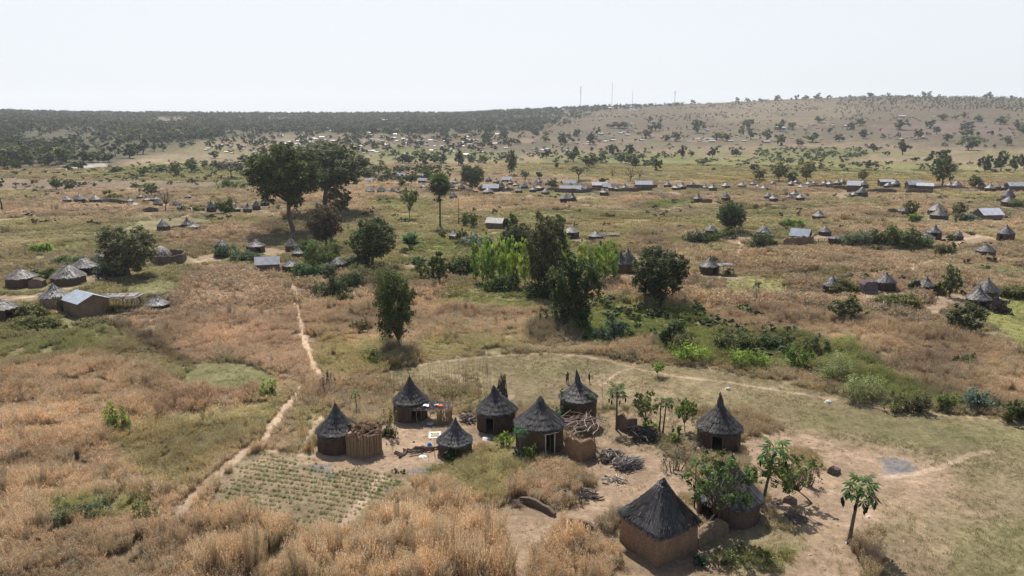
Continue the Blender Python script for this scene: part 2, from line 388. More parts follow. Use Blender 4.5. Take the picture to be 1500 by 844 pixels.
# (class, softness px, strength, polygon in photograph pixels)
ZONES = [
 ('slope', 5, .85, [(600,130),(1700,130),(1700,215),(1380,215),(1250,205),(1100,212),(900,222),(640,225),(560,200),(600,150)]),
 ('tan', 6, .4, [(780,196),(1000,192),(1200,196),(1200,212),(1000,222),(820,226)]),
 ('tan', 6, .6, [(1000,150),(1130,146),(1290,152),(1200,185),(1080,188)]),
 ('plough', 3, .9, [(1270,182),(1420,178),(1475,186),(1490,200),(1300,202)]),
 ('wood', 6, .9, [(-300,130),(800,150),(760,190),(600,196),(420,197),(300,207),(190,232),(170,243),(-300,250)]),
 ('dirtg', 5, .35, [(330,214),(440,200),(700,190),(760,205),(730,225),(500,226),(330,230)]),
 ('dirt', 2, .8, [(228,172),(270,170),(272,176),(240,178)]), ('dirt', 2, .7, [(500,168),(535,168),(530,180),(515,180)]),
 ('rock', 1.5, 1, [(80,247),(95,243),(155,239),(160,245),(100,250)]),
 ('plough', 3, .7, [(-20,262),(200,263),(330,265),(330,273),(100,278),(-20,276)]),
 ('olive', 5, .8, [(-50,250),(380,245),(380,262),(180,266),(-50,262)]),
 ('green', 4, .7, [(110,250),(330,240),(380,258),(200,262)]),
 ('olive', 4, .8, [(-50,278),(70,280),(60,292),(-50,295)]),
 ('green', 3, .6, [(560,214),(760,222),(760,242),(540,240)]),
 ('plough', 2, .6, [(800,247),(880,247),(900,251),(860,255),(790,253)]),
 ('limeg', 2, .8, [(830,254),(900,252),(1010,252),(1110,257),(1120,262),(960,263),(850,259)]),
 ('olive', 4, 1, [(760,232),(960,236),(1200,236),(1500,240),(1700,244),(1700,262),(1380,262),(1100,266),(880,262),(760,252)]),
 ('limeg', 3, .3, [(940,233),(1200,232),(1300,246),(1200,250),(1000,246)]),
 ('green', 3, .8, [(790,228),(860,222),(1000,226),(1010,238),(930,242),(800,240)]),
 ('green', 3, .8, [(1110,218),(1260,217),(1270,232),(1200,238),(1110,236)]),
 ('gold', 3, .8, [(1060,258),(1200,262),(1370,260),(1400,266),(1200,272),(1080,268),(980,262)]),
 ('limeg', 3, .4, [(1200,238),(1380,236),(1360,258),(1230,258)]),
 ('tan', 3, .8, [(560,235),(760,236),(740,250),(560,250)]),
 # middle belts
 ('dry', 4, .9, [(640,290),(700,286),(860,296),(880,305),(700,312),(640,306)]),
 ('dry', 4, .9, [(870,284),(1060,284),(1200,290),(1120,300),(930,300)]),
 ('dry', 4, .9, [(90,302),(250,298),(300,306),(230,316),(20,320),(0,312)]),
 ('dry', 3, 1, [(240,340),(330,328),(400,336),(400,346),(330,352),(250,356)]),
 ('green', 4, .7, [(540,294),(600,290),(660,298),(600,308),(540,305)]),
 ('green', 2, 1, [(945,299),(990,295),(1030,296),(1010,303),(955,304)]),
 ('gold', 4, .7, [(870,322),(940,318),(970,328),(890,332)]),
 ('olive', 6, .8, [(560,310),(680,312),(720,335),(640,360),(570,345)]),
 ('olive', 5, .7, [(1080,318),(1200,322),(1330,318),(1340,330),(1180,336),(1070,330)]),
 ('limeg', 3, .5, [(1340,316),(1420,316),(1420,326),(1350,328)]),
 ('olive', 6, .8, [(0,330),(70,326),(180,330),(160,345),(60,352),(0,348)]),
 ('limeg', 3, .7, [(42,366),(70,358),(140,352),(150,358),(80,370),(50,376)]),
 ('green', 4, .8, [(660,350),(720,355),(700,375),(600,372),(590,352)]),
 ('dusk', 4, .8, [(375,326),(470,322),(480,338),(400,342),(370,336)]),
 # left: compound, fields
 ('olive', 6, 1, [(-20,420),(60,410),(230,380),(290,395),(270,425),(200,440),(150,462),(60,480),(-20,460)]),
 ('stubg', 4, .7, [(160,415),(250,408),(280,420),(240,435),(190,430)]),
 ('field', 4, 1, [(160,465),(230,452),(262,430),(280,392),(330,386),(415,402),(428,430),(440,500),(462,565),(420,572),(385,545),(340,532),(280,536),(240,510),(205,488)]),
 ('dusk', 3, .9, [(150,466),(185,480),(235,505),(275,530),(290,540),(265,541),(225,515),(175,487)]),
 ('green', 8, .4, [(-20,470),(80,462),(160,480),(170,500),(120,530),(40,545),(-20,540)]),
 ('dry', 8, .9, [(-20,545),(120,520),(230,545),(270,560),(360,570),(330,600),(200,600),(150,640),(-20,660)]),
 ('olive', 5, .8, [(230,532),(290,536),(270,560),(230,555)]),
 ('stubg', 4, 1, [(280,534),(340,527),(385,540),(405,560),(360,572),(300,580),(260,562)]),
 ('brown', 3, .9, [(235,588),(270,580),(330,570),(380,566),(390,580),(330,592),(270,612),(225,616)]),
 ('olive', 8, .8, [(150,640),(240,615),(330,600),(400,575),(440,560),(420,600),(390,630),(330,665),(280,720),(230,720),(180,700)]),
 ('tan', 6, .7, [(420,560),(500,540),(560,560),(570,600),(480,620),(430,640),(400,620)]),
 ('olive', 6, .7, [(430,600),(480,590),(475,660),(420,660)]),
 ('dry', 6, .7, [(420,570),(490,560),(520,590),(440,600)]),
 ('dry', 8, 1, [(-50,650),(150,640),(200,700),(262,735),(300,760),(440,790),(430,900),(-50,900)]),
 ('green', 4, .7, [(70,745),(110,735),(220,730),(225,750),(140,765),(80,768)]),
 ('tall', 4, 1, [(285,775),(300,745),(345,750),(430,775),(425,805),(395,815),(380,860),(285,860)]),
 ('dirtg', 4, .9, [(395,810),(430,790),(450,800),(415,850),(390,850)]),
 # right of the first path
 ('dry', 6, .9, [(430,420),(520,400),(560,410),(560,440),(640,455),(760,465),(770,480),(700,500),(640,505),(560,500),(480,525),(445,500)]),
 ('brown', 3, .9, [(440,420),(485,428),(480,436),(450,436)]),
 ('olive', 6, .8, [(470,490),(560,500),(590,520),(540,545),(480,560),(465,520)]),
 ('green', 4, .8, [(530,530),(590,515),(585,540),(540,548)]),
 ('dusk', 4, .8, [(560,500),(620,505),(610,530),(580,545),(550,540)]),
 ('olive', 8, .9, [(620,500),(700,495),(770,500),(760,518),(650,525),(600,530)]),
 ('green', 8, .7, [(660,415),(760,415),(830,425),(830,455),(750,455),(650,450)]),
 ('brown', 3, .8, [(640,458),(700,455),(790,460),(800,468),(700,470),(640,470)]),
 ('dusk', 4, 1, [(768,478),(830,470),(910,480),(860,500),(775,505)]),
 ('green', 6, 1, [(870,440),(960,445),(1010,450),(1080,470),(1060,500),(980,525),(860,505),(840,480)]),
 ('dry', 5, .9, [(930,395),(1010,400),(1070,425),(1060,440),(1010,445),(960,430)]),
 ('limeg', 5, .7, [(1060,402),(1150,402),(1160,420),(1120,432),(1060,430)]),
 ('dry', 5, .9, [(850,515),(960,500),(970,525),(900,530),(860,525)]),
 ('dry', 5, .9, [(1080,360),(1200,366),(1330,380),(1340,392),(1200,392),(1085,388)]),
 ('dry', 6, .9, [(1060,440),(1140,425),(1210,435),(1400,440),(1400,480),(1500,500),(1600,510),(1600,620),(1440,590),(1330,555),(1240,500),(1100,490),(1030,480)]),
 ('brown', 5, .7, [(1320,520),(1400,510),(1450,520),(1420,545),(1340,540)]),
 ('brown', 4, .7, [(1060,455),(1160,450),(1170,462),(1080,468)]),
 ('limeg', 5, 1, [(1440,440),(1480,432),(1600,430),(1600,530),(1500,520),(1470,490),(1440,470)]),
 ('lime', 4, .9, [(1195,508),(1235,498),(1262,520),(1300,545),(1300,575),(1225,570),(1195,545)]),
 ('green', 6, .8, [(1225,560),(1330,560),(1380,585),(1450,600),(1400,605),(1300,590)]),
 ('deep', 4, .7, [(1050,490),(1140,488),(1210,500),(1190,515),(1060,512)]),
 ('green', 5, .9, [(960,505),(1190,510),(1190,545),(1090,545),(990,525)]),
 # the fields round the near compound
 ('stub', 5, 1, [(560,548),(640,528),(760,520),(850,520),(950,535),(1060,548),(1130,560),(1240,588),(1400,612),(1520,622),(1700,640),(1700,900),(1290,900),(1285,700),(1180,650),(1090,600),(1000,600),(900,600),(700,600),(570,575)]),
 ('tan', 5, .6, [(560,560),(700,545),(720,590),(660,605),(560,590)]),
 ('stubg', 8, .7, [(1180,600),(1500,630),(1600,640),(1600,660),(1300,655),(1180,630)]),
 ('stubg', 6, .6, [(760,540),(850,535),(880,552),(780,556)]),
 ('dirtg', 6, .5, [(850,548),(980,570),(1000,590),(860,600),(800,570)]),
 ('dirtg', 6, .45, [(1320,700),(1500,720),(1600,760),(1600,900),(1290,900),(1290,760)]),
 ('stubg', 10, .6, [(1400,770),(1500,760),(1600,780),(1600,900),(1380,900)]),
 ('plot', 3, 1, [(345,672),(380,660),(440,668),(560,690),(600,708),(540,752),(500,780),(420,775),(312,738)]),
 ('limeg', 2, .5, [(556,706),(575,700),(612,712),(600,718)]), ('green', 2, .5, [(520,748),(560,712),(570,716),(532,756)]),
 ('tall', 4, 1, [(420,870),(440,812),(520,780),(550,748),(600,716),(650,708),(690,726),(735,780),(752,830),(745,870)]),
 ('tan', 5, .6, [(390,640),(470,620),(470,668),(420,665)]),
 ('dirt', 4, 1, [(460,668),(540,640),(565,620),(600,614),(690,608),(735,640),(700,655),(690,672),(640,680),(600,700),(560,692),(500,688),(440,680)]),
 ('olive', 5, .9, [(690,670),(720,655),(745,640),(770,650),(800,700),(740,740),(690,735),(650,705),(640,690)]),
 ('dry', 4, .9, [(780,690),(800,670),(830,685),(850,715),(850,740),(790,735)]),
 ('dry', 3, .9, [(748,722),(775,700),(790,735),(760,742)]),
 ('dirt', 6, 1, [(700,750),(740,745),(800,755),(860,735),(870,700),(840,680),(840,650),(900,640),(960,660),(1010,680),(1010,720),(930,740),(890,760),(850,790),(790,800),(770,870),(760,870),(745,800)]),
 ('dirtg', 5, .8, [(870,600),(1000,600),(1020,640),(990,670),(930,665),(870,640)]),
 ('tan', 5, .6, [(960,640),(1010,640),(1015,680),(975,680)]),
 ('tall', 4, 1, [(785,870),(800,815),(815,785),(850,780),(905,800),(915,830),(905,870)]),
 ('dirt', 8, 1, [(1090,650),(1150,635),(1200,645),(1290,665),(1370,690),(1350,710),(1290,720),(1290,760),(1230,800),(1150,760),(1110,720)]),
 ('dirt', 12, .75, [(1180,640),(1290,650),(1400,690),(1390,730),(1300,760),(1200,730)]),
 ('dirt', 10, .8, [(900,830),(1010,800),(1100,770),(1240,780),(1290,900),(880,900)]),
 ('green', 6, .5, [(1030,790),(1100,780),(1160,760),(1180,800),(1150,840),(1060,840)]),
 ('tan', 5, .8, [(1160,660),(1190,660),(1205,690),(1170,710),(1130,700)]),
 ('ash', 3, .9, [(1288,676),(1320,674),(1342,694),(1318,702),(1296,694)]),
 ('ash', 2, .8, [(455,682),(490,678),(495,688),(470,694)]), ('ash', 2, .7, [(480,694),(500,690),(498,700),(482,702)]),
 ('ash', 2, .8, [(600,692),(628,686),(632,696),(606,702)]),
]
# bare ground round the farther compounds: (cx, cy, rx, ry)
BARE = [(148,410,26,5),(95,455,12,5),(150,462,14,3),(300,378,22,4),(400,370,14,4),(420,398,10,4),(602,352,0,0),(1295,432,32,5),(1390,437,22,6),(1370,450,12,5),(1080,351,22,5),(1210,350,14,4),
        (735,330,13,2),(853,352,12,3),(1060,404,16,3),(1232,287,9,4),(735,284,13,2),(775,287,8,2),(855,289,14,2),(1362,349,12,4),(1425,350,22,6),(1400,352,20,4),(250,303,22,2),(280,308,12,2),(30,437,40,3),(585,343,0,0),
        (990,285,6,2),(1265,288,4,2),(870,212,20,2),(770,206,12,2),(1030,205,18,2),(560,190,8,3),(1172,444,0,0),(20,471,30,4),(555,548,0,0)]
# footpaths: (width m, points in photograph pixels)
PATHS = [
 (1.5, [(425,415),(432,430),(434,444),(440,468),(444,492),(452,520),(462,540),(468,548),(474,560)]),
 (1.6, [(445,565),(425,590),(405,616),(388,645),(350,668),(312,700),(290,720),(268,745),(262,760)]),
 (1.0, [(470,612),(440,665),(390,660)]), (0.9, [(560,690),(500,672),(440,665)]),
 (0.9, [(560,548),(600,538),(650,529),(740,520),(800,518),(860,522),(905,532),(945,543),(1000,552),(1060,560),(1130,570),(1225,586)]),
 (0.6, [(1225,586),(1290,598),(1360,605),(1440,614),(1520,620)]),
 (1.0, [(1290,702),(1340,694),(1372,686),(1400,676),(1420,666),(1455,661)]),
 (1.4, [(492,782),(520,748),(548,716),(560,700)]), (0.8, [(560,700),(590,702),(606,714)]),
 (0.7, [(880,565),(905,545),(925,540)]), (1.2, [(735,600),(742,586),(748,580)]),
 (1.4, [(0,441),(45,434),(95,424),(150,412)]), (1.1, [(200,405),(245,401),(290,384),(330,374)]), (1.0, [(290,384),(270,374),(255,362)]),
 (1.2, [(262,322),(280,314),(300,309),(330,306)]), (1.4, [(1082,385),(1080,375),(1086,362),(1084,355)]),
 (1.6, [(1330,400),(1345,388),(1380,378),(1400,366)]), (2.2, [(1400,362),(1410,350),(1440,346),(1470,352)]),
 (1.6, [(0,303),(60,300),(95,296)]), (1.6, [(630,392),(560,385),(520,395),(445,412)]), (2.0, [(830,300),(850,290),(872,293)]),
]

def poly_sd(px, py, poly):
    """signed distance in pixels, positive inside"""
    d = np.full(px.shape, 1e9); inside = np.zeros(px.shape, bool)
    n = len(poly)
    for i in range(n):
        ax, ay = poly[i]; bx, by = poly[(i + 1) % n]
        ex, ey = bx - ax, by - ay
        wx, wy = px - ax, py - ay
        t = np.clip((wx * ex + wy * ey) / (ex * ex + ey * ey), 0, 1)
        d = np.minimum(d, (wx - ex * t) ** 2 + (wy - ey * t) ** 2)
        c = ((ay > py) != (by > py))
        if ay != by:
            inside ^= c & (px < (bx - ax) * (py - ay) / (by - ay) + ax)
    return np.where(inside, 1, -1) * np.sqrt(d)

PATHS_W = [(w * 0.62, .95 if w >= 1.4 else .6, [P(*q) for q in pts]) for w, pts in PATHS]

def cover(x, y):
    z = ground_h(x, y)
    px, py = proj(x, y, z)
    r = np.hypot(x, y)
    n = len(x)
    names = list(CL)
    # patchwork that goes on everywhere, inside the frame and outside it
    n1 = fbm(x, y * 0.8, 34, 21, 4); n2 = fbm(x, y, 11, 31, 4); n3 = fbm(x, y, 90, 41, 3)
    big = fbm(x, y * 0.6, 55, 61, 4)
    def C(k):
        c = CL[k]; return np.array([*c[0], *c[1], c[2], c[3]])
    st = C('dry')[None, :] * np.ones((n, 1))
    typ = np.zeros(n)
    def mixin(k, w):
        nonlocal st
        st = st * (1 - w[:, None]) + C(k)[None, :] * w[:, None]
        typ[w > 0.5] = CL[k][4]
    mixin('tan', sstep(0.42, 0.62, n1))
    mixin('olive', sstep(0.50, 0.58, big))
    mixin('stubg', sstep(0.62, 0.72, n3) * 0.45)
    mixin('green', sstep(0.68, 0.74, n2) * 0.5)
    am = np.clip(9 - r * 0.012, 1.6, 9)
    wx = px + (fbm(x, y, 4 + 0, 71, 3) - 0.5) * am * 2.4 + (n2 - 0.5) * am * 3
    wy = py + (fbm(x, y, 5 + 0, 81, 3) - 0.5) * am * 1.2 + (n1 - 0.5) * am * 1.2
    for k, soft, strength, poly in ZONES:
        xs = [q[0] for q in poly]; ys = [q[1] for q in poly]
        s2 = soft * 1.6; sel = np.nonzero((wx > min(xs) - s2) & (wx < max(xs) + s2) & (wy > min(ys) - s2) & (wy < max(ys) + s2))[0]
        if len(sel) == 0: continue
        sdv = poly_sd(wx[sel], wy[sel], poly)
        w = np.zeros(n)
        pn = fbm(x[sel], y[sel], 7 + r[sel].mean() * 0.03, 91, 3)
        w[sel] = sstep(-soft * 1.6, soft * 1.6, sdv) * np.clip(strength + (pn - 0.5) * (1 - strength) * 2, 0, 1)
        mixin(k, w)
    for cx, cy, rx, ry in BARE:
        if rx == 0: continue
        q = ((wx - cx) / (rx * 1.15)) ** 2 + ((wy - cy) / (ry * 1.45)) ** 2
        mixin('dirt', sstep(1.5, 0.7, q) * 0.95)
    for w_, st_, pts in PATHS_W:
        xs = [q.x for q in pts]; ys = [q.y for q in pts]
        sel = np.nonzero((x > min(xs) - 4) & (x < max(xs) + 4) & (y > min(ys) - 4) & (y < max(ys) + 4))[0]
        if len(sel) == 0: continue
        X = x[sel] + (fbm(x[sel], y[sel], 2.5, 101, 2) - 0.5) * .5; Y = y[sel] + (fbm(x[sel], y[sel], 2.5, 103, 2) - 0.5) * .5
        d = np.full(len(sel), 1e9)
        for a, b in zip(pts, pts[1:]):
            e = b - a
            t = np.clip(((X - a.x) * e.x + (Y - a.y) * e.y) / (e.x ** 2 + e.y ** 2), 0, 1)
            d = np.minimum(d, np.hypot(X - a.x - e.x * t, Y - a.y - e.y * t))
        w = np.zeros(n); w[sel] = sstep(w_ * 0.75, w_ * 0.35, d)
        mixin('path', w * st_)
    return dict(soil=st[:, 0:3], plant=st[:, 3:6], h=st[:, 6], dens=st[:, 7], typ=typ, px=px, py=py, z=z, r=r, n1=n1, n2=n2)

# ------------------------------------------------------------------ terrain
def build_ground():
    pys = np.arange(1000, 214, -1.6)
    dep = PITCH + np.arctan((pys - 422) / FPX)
    r1 = CAM_H / np.tan(dep)
    rr = [0.5, 6, 12, 18, 23, 27]
    rr = [v for v in rr if v < r1[0] - 1] + list(r1)
    g = [rr[-1]]
    while g[-1] < 2700: g.append(g[-1] * 1.0115)
    rr += g[1:] + [2900, 3300, 4000]
    rr = np.array(rr)
    inn = np.arange(-41.5, 41.51, 0.12)
    out = np.concatenate([np.arange(44, 180, 4), np.arange(-180, -43, 4)])
    az = np.radians(np.sort(np.concatenate([inn, out])))
    RR, AZ = np.meshgrid(rr, az, indexing='ij')
    X = (RR * np.sin(AZ)).ravel(); Y = (RR * np.cos(AZ)).ravel()
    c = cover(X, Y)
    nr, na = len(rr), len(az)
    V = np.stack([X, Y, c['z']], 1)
    i = np.arange(nr - 1)[:, None]; j = np.arange(na)[None, :]
    j2 = (j + 1) % na
    F = np.stack([i * na + j, i * na + j2, (i + 1) * na + j2, (i + 1) * na + j], 2).reshape(-1, 4)
    me = bpy.data.meshes.new('ground')
    me.vertices.add(len(V)); me.vertices.foreach_set('co', V.astype(np.float32).ravel())
    me.loops.add(F.size); me.loops.foreach_set('vertex_index', F.astype(np.int32).ravel())
    me.polygons.add(len(F))
    me.polygons.foreach_set('loop_start', np.arange(0, F.size, 4, dtype=np.int32)); me.polygons.foreach_set('loop_total', np.full(len(F), 4, np.int32))
    me.polygons.foreach_set('use_smooth', np.ones(len(F), bool))
    # colour of what grows there shows more and more with distance (tufts become cover)
    mixw = np.clip((c['r'] - 60) / 300, 0.1, 0.75)[:, None] * np.clip(c['dens'], 0, 1)[:, None]
    col = c['soil'] * (1 - mixw) + c['plant'] * 0.56 * mixw  # plant colour darkened: paints in the self-shadow that missing tufts would cast
    fine = 0.74 + 0.52 * fbm(X, Y, 2.2, 201, 4)
    mid = 0.72 + 0.56 * fbm(X, Y, 18, 203, 4)
    col = col * (fine * mid * (1 - .25 * sstep(350, 750, c['r'])))[:, None]
    ca = me.color_attributes.new('cover', 'FLOAT_COLOR', 'POINT')
    ca.data.foreach_set('color', np.concatenate([col, np.ones((len(col), 1))], 1).astype(np.float32).ravel())
    me.update(calc_edges=True)
    m, ns, ls, b = mat_new('soil_and_cover')
    at = ns.new('ShaderNodeAttribute'); at.attribute_name = 'cover'
    o1, n_a = noise_mul(ns, ls, at.outputs['Color'], 2.4, 0.66, 1.32, 7, rough=0.75)
    o2, n_b = noise_mul(ns, ls, o1, 0.16, 0.85, 1.15, 5)
    o2, _ = noise_mul(ns, ls, o2, 0.75, 0.74, 1.22, 4, rough=0.65)
    ls.new(o2, b.inputs['Base Color'])
    b.inputs['Roughness'].default_value = 0.95; b.inputs['Specular IOR Level'].default_value = 0.08
    add_bump(ns, ls, b, n_a.outputs['Fac'], 0.9, 0.12)
    me.materials.append(m)
    o = put('ground', me); o['kind'] = 'structure'
build_ground()

# ------------------------------------------------------------------ scattered ground cover (geometry nodes)
def scatter(name, label, pts, rot, scl, tint, idx, variants, kind='stuff', zone=None):
    me = bpy.data.meshes.new(name)
    n = len(pts)
    me.vertices.add(n); me.vertices.foreach_set('co', np.asarray(pts, np.float32).ravel())
    for an, ty, arr, key in (('rot', 'FLOAT_VECTOR', rot, 'vector'), ('scl', 'FLOAT_VECTOR', scl, 'vector'), ('tint', 'FLOAT_COLOR', np.concatenate([tint, np.ones((n, 1))], 1), 'color')):
        a = me.attributes.new(an, ty, 'POINT'); a.data.foreach_set(key, np.asarray(arr, np.float32).ravel())
    a = me.attributes.new('idx', 'INT', 'POINT'); a.data.foreach_set('value', np.asarray(idx, np.int32))
    col = bpy.data.collections.new(name + '_kinds')
    for i, v in enumerate(variants):
        o = bpy.data.objects.new('%s_kind_%02d' % (name, i), v); col.objects.link(o)
    ng = bpy.data.node_groups.new(name, 'GeometryNodeTree')
    ng.interface.new_socket('Geometry', in_out='INPUT', socket_type='NodeSocketGeometry')
    ng.interface.new_socket('Geometry', in_out='OUTPUT', socket_type='NodeSocketGeometry')
    N = ng.nodes; L = ng.links
    gi = N.new('NodeGroupInput'); go = N.new('NodeGroupOutput')
    ip = N.new('GeometryNodeInstanceOnPoints'); ci = N.new('GeometryNodeCollectionInfo')
    ci.inputs['Collection'].default_value = col
    ci.inputs['Separate Children'].default_value = True; ci.inputs['Reset Children'].default_value = True
    def na(nm, ty):
        q = N.new('GeometryNodeInputNamedAttribute'); q.data_type = ty; q.inputs['Name'].default_value = nm
        return q.outputs['Attribute']
    e2r = N.new('FunctionNodeEulerToRotation')
    L.new(na('rot', 'FLOAT_VECTOR'), e2r.inputs[0])
    L.new(gi.outputs[0], ip.inputs['Points']); L.new(ci.outputs[0], ip.inputs['Instance'])
    ip.inputs['Pick Instance'].default_value = True
    L.new(na('idx', 'INT'), ip.inputs['Instance Index'])
    L.new(e2r.outputs[0], ip.inputs['Rotation']); L.new(na('scl', 'FLOAT_VECTOR'), ip.inputs['Scale'])
    L.new(ip.outputs[0], go.inputs[0])
    o = put(name, me)
    md = o.modifiers.new('scatter', 'NODES'); md.node_group = ng
    o['kind'] = kind; o['label'] = label
    return o

def blades(n, seed, lean=0.35, w=0.02, spread=0.35, plume=2, pw=0.05, hmin=0.55):
    """clump of bent blades with feathery heads, height 1"""
    g = np.random.default_rng(seed)
    mb = MB()
    V = []; F = []; T = []
    b = 0
    for i in range(n):
        a = g.uniform(0, 2 * PI); rr = spread * math.sqrt(g.uniform())
        x0, y0 = rr * math.cos(a), rr * math.sin(a)
        h = g.uniform(hmin, 1.0)
        da = a + g.normal(0, 0.7); ln = lean * g.uniform(0.2, 1.0) * h
        dx, dy = math.cos(da) * ln, math.sin(da) * ln
        fa = g.uniform(0, PI); ux, uy = math.cos(fa) * w, math.sin(fa) * w
        t = g.uniform(0.65, 1.3)
        p0 = (x0, y0, -0.05); p1 = (x0 + dx * 0.35, y0 + dy * 0.35, h * 0.6); p2 = (x0 + dx, y0 + dy, h)
        V += [(p0[0] - ux, p0[1] - uy, p0[2]), (p0[0] + ux, p0[1] + uy, p0[2]), (p1[0] + ux * .8, p1[1] + uy * .8, p1[2]), (p1[0] - ux * .8, p1[1] - uy * .8, p1[2]), p2]
        F += [(b, b + 1, b + 2, b + 3), (b + 3, b + 2, b + 4)]
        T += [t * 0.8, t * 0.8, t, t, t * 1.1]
        b += 5
        for k in range(plume):
            f = g.uniform(0.55, 1.05)
            c = np.array([x0 + dx * f, y0 + dy * f, h * (0.6 + 0.4 * (f - 0.35) / 0.65)])
            d1 = g.normal(0, 1, 3) * pw; d2 = g.normal(0, 1, 3) * pw
            V += [tuple(c), tuple(c + d1), tuple(c + d2)]
            F += [(b, b + 1, b + 2)]
            tt = t * g.uniform(0.9, 1.25); T += [tt] * 3
            b += 3
    mb.add(V, F, 0, T)
    return mb

def leafdome(n, seed, leaf=0.12, flat=0.8):
    g = np.random.default_rng(seed)
    d = g.normal(0, 1, (n, 3)); d /= np.linalg.norm(d, axis=1)[:, None]
    d[:, 2] = np.abs(d[:, 2])
    rr = g.uniform(0.3, 1, n) ** 0.5
    lump = 0.75 + 0.35 * np.sin(d[:, 0] * 5 + seed) * np.cos(d[:, 1] * 4 + seed)
    c = d * (rr * lump)[:, None] * np.array([0.5, 0.5, flat])
    return MB().quads(leafquads(c, leaf, g), 0, g.uniform(0.6, 1.35, n))

def leafquads(c, leaf, g, up=0.5):
    n = len(c)
    nrm = g.normal(0, 1, (n, 3)); nrm[:, 2] = np.abs(nrm[:, 2]) + up
    nrm /= np.linalg.norm(nrm, axis=1)[:, None]
    a = np.cross(nrm, g.normal(0, 1, (n, 3))); a /= np.linalg.norm(a, axis=1)[:, None] + 1e-9
    b = np.cross(nrm, a)
    s = leaf * g.uniform(0.6, 1.3, n)[:, None]
    a = a * s; b = b * s * 0.6
    return np.stack([c - a, c - b * 0.9, c + a, c + b * 0.9], 1)

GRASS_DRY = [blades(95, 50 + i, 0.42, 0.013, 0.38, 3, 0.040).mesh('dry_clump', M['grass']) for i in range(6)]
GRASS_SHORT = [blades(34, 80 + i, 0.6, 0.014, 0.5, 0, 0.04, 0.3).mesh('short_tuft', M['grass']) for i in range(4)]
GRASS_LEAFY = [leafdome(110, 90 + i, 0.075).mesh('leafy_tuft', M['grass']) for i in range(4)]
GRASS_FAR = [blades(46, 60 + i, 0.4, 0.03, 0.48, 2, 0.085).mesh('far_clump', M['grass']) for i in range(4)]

def jgrid(r0, r1, step):
    """jittered points in the wedge the camera can see, between two distances"""
    hw = math.radians(40)
    xs = np.arange(-r1, r1, step); ys = np.arange(0, r1, step)
    X, Y = np.meshgrid(xs, ys)
    X = X.ravel() + rng.uniform(-.5, .5, X.size) * step; Y = Y.ravel() + rng.uniform(-.5, .5, Y.size) * step
    r = np.hypot(X, Y); az = np.arctan2(X, Y)
    k = (r >= r0) & (r < r1) & (np.abs(az) < hw)
    return X[k], Y[k]

NO_GRASS = []        # (x, y, radius): nothing grows through hut floors
def plant_grass():
    P_ = {0: [], 1: [], 2: [], 3: []}
    for (r0, r1, step, hmul, wmul) in ((34, 75, 0.43, 1, 1.0), (75, 120, 0.56, 1, 1.0), (120, 210, 0.95, 1.0, 1.0), (210, 340, 1.9, 0.95, 1.0), (340, 520, 3.4, 0.9, 1.0)):
        X, Y = jgrid(r0, r1, step)
        c = cover(X, Y)
        keep = rng.uniform(size=len(X)) < c['dens'] * np.where(c['typ'] == 1, 0.9, 1)
        gap = fbm(X, Y, 1.6 + r0 * 0.02, 301, 2)
        keep &= (gap > 0.24) | (c['typ'] == 1)
        if r0 >= 210: keep &= (c['h'] > 0.35)
        for gx, gy, gr in NO_GRASS:
            keep &= (X - gx) ** 2 + (Y - gy) ** 2 > gr * gr
        X, Y = X[keep], Y[keep]
        c = {k: v[keep] for k, v in c.items()}
        n = len(X)
        hn = (0.48 + 1.2 * sstep(.25, .72, fbm(X, Y, 3.0 + r0 * 0.02, 311, 3)) ) * rng.uniform(0.7, 1.25, n)
        H = c['h'] * hn * hmul
        W = np.where(c['typ'] == 1, step * 1.25, step * 1.75) * rng.uniform(0.8, 1.25, n)
        stalky = (c['typ'] == 0) & (rng.uniform(size=n) < .03); H = np.where(stalky, H * 1.5, H); W = np.where(stalky, W * .55, W)
        W = np.where(c['typ'] == 1, np.minimum(W, 0.7), np.minimum(W, np.maximum(H * 1.6, step * 1.2)))
        patch = 0.55 + 0.9 * fbm(X, Y, 6 + r0 * 0.05, 321, 3)
        hue = rng.normal(0, 0.05, n)
        redn = (fbm(X, Y, 14, 331, 3) - 0.5) * 0.2
        tint = c['plant'] * (patch * np.where(c['typ'] == 1, rng.uniform(0.55, 1.5, n), rng.uniform(0.82, 1.18, n)))[:, None]
        tint = tint * np.stack([1 + hue + redn * 0.3, 1 - redn * 0.2, 1 - hue - redn * 0.5], 1)
        Z = c['z'] - 0.02
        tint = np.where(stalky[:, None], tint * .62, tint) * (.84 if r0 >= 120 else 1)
        pts = np.stack([X, Y, Z], 1)
        rot = np.stack([rng.normal(0, 0.08, n), rng.normal(0, 0.08, n), rng.uniform(0, 6.28, n)], 1)
        scl = np.stack([W, W, H], 1)
        c['typ'] = np.where((c['typ'] == 2) & (rng.uniform(size=n) < .6), 0, c['typ'])
        for t in (0, 1, 2):
            k = c['typ'] == t
            key = 3 if (t == 0 and r0 >= 120) else t
            P_[key].append((pts[k], rot[k], scl[k], np.clip(tint[k], 0.01, 0.9)))
    info = {0: ('dry_grass', 'tall feathery reddish dry grass round the near compound', GRASS_DRY),
            1: ('short_grass', 'short sparse olive grass and stubble on the pale soil', GRASS_SHORT),
            2: ('green_undergrowth', 'leafy green low growth along the damp ground', GRASS_LEAFY),
            3: ('far_dry_grass', 'dry grass of the farther fields across the plain', GRASS_FAR)}
    for k, (nm, lb, var) in info.items():
        a = [np.concatenate([q[i] for q in P_[k]]) for i in range(4)]
        n = len(a[0])
        print('scatter', nm, n)
        scatter(nm, lb, a[0], a[1], a[2], a[3], rng.integers(0, len(var), n), var)

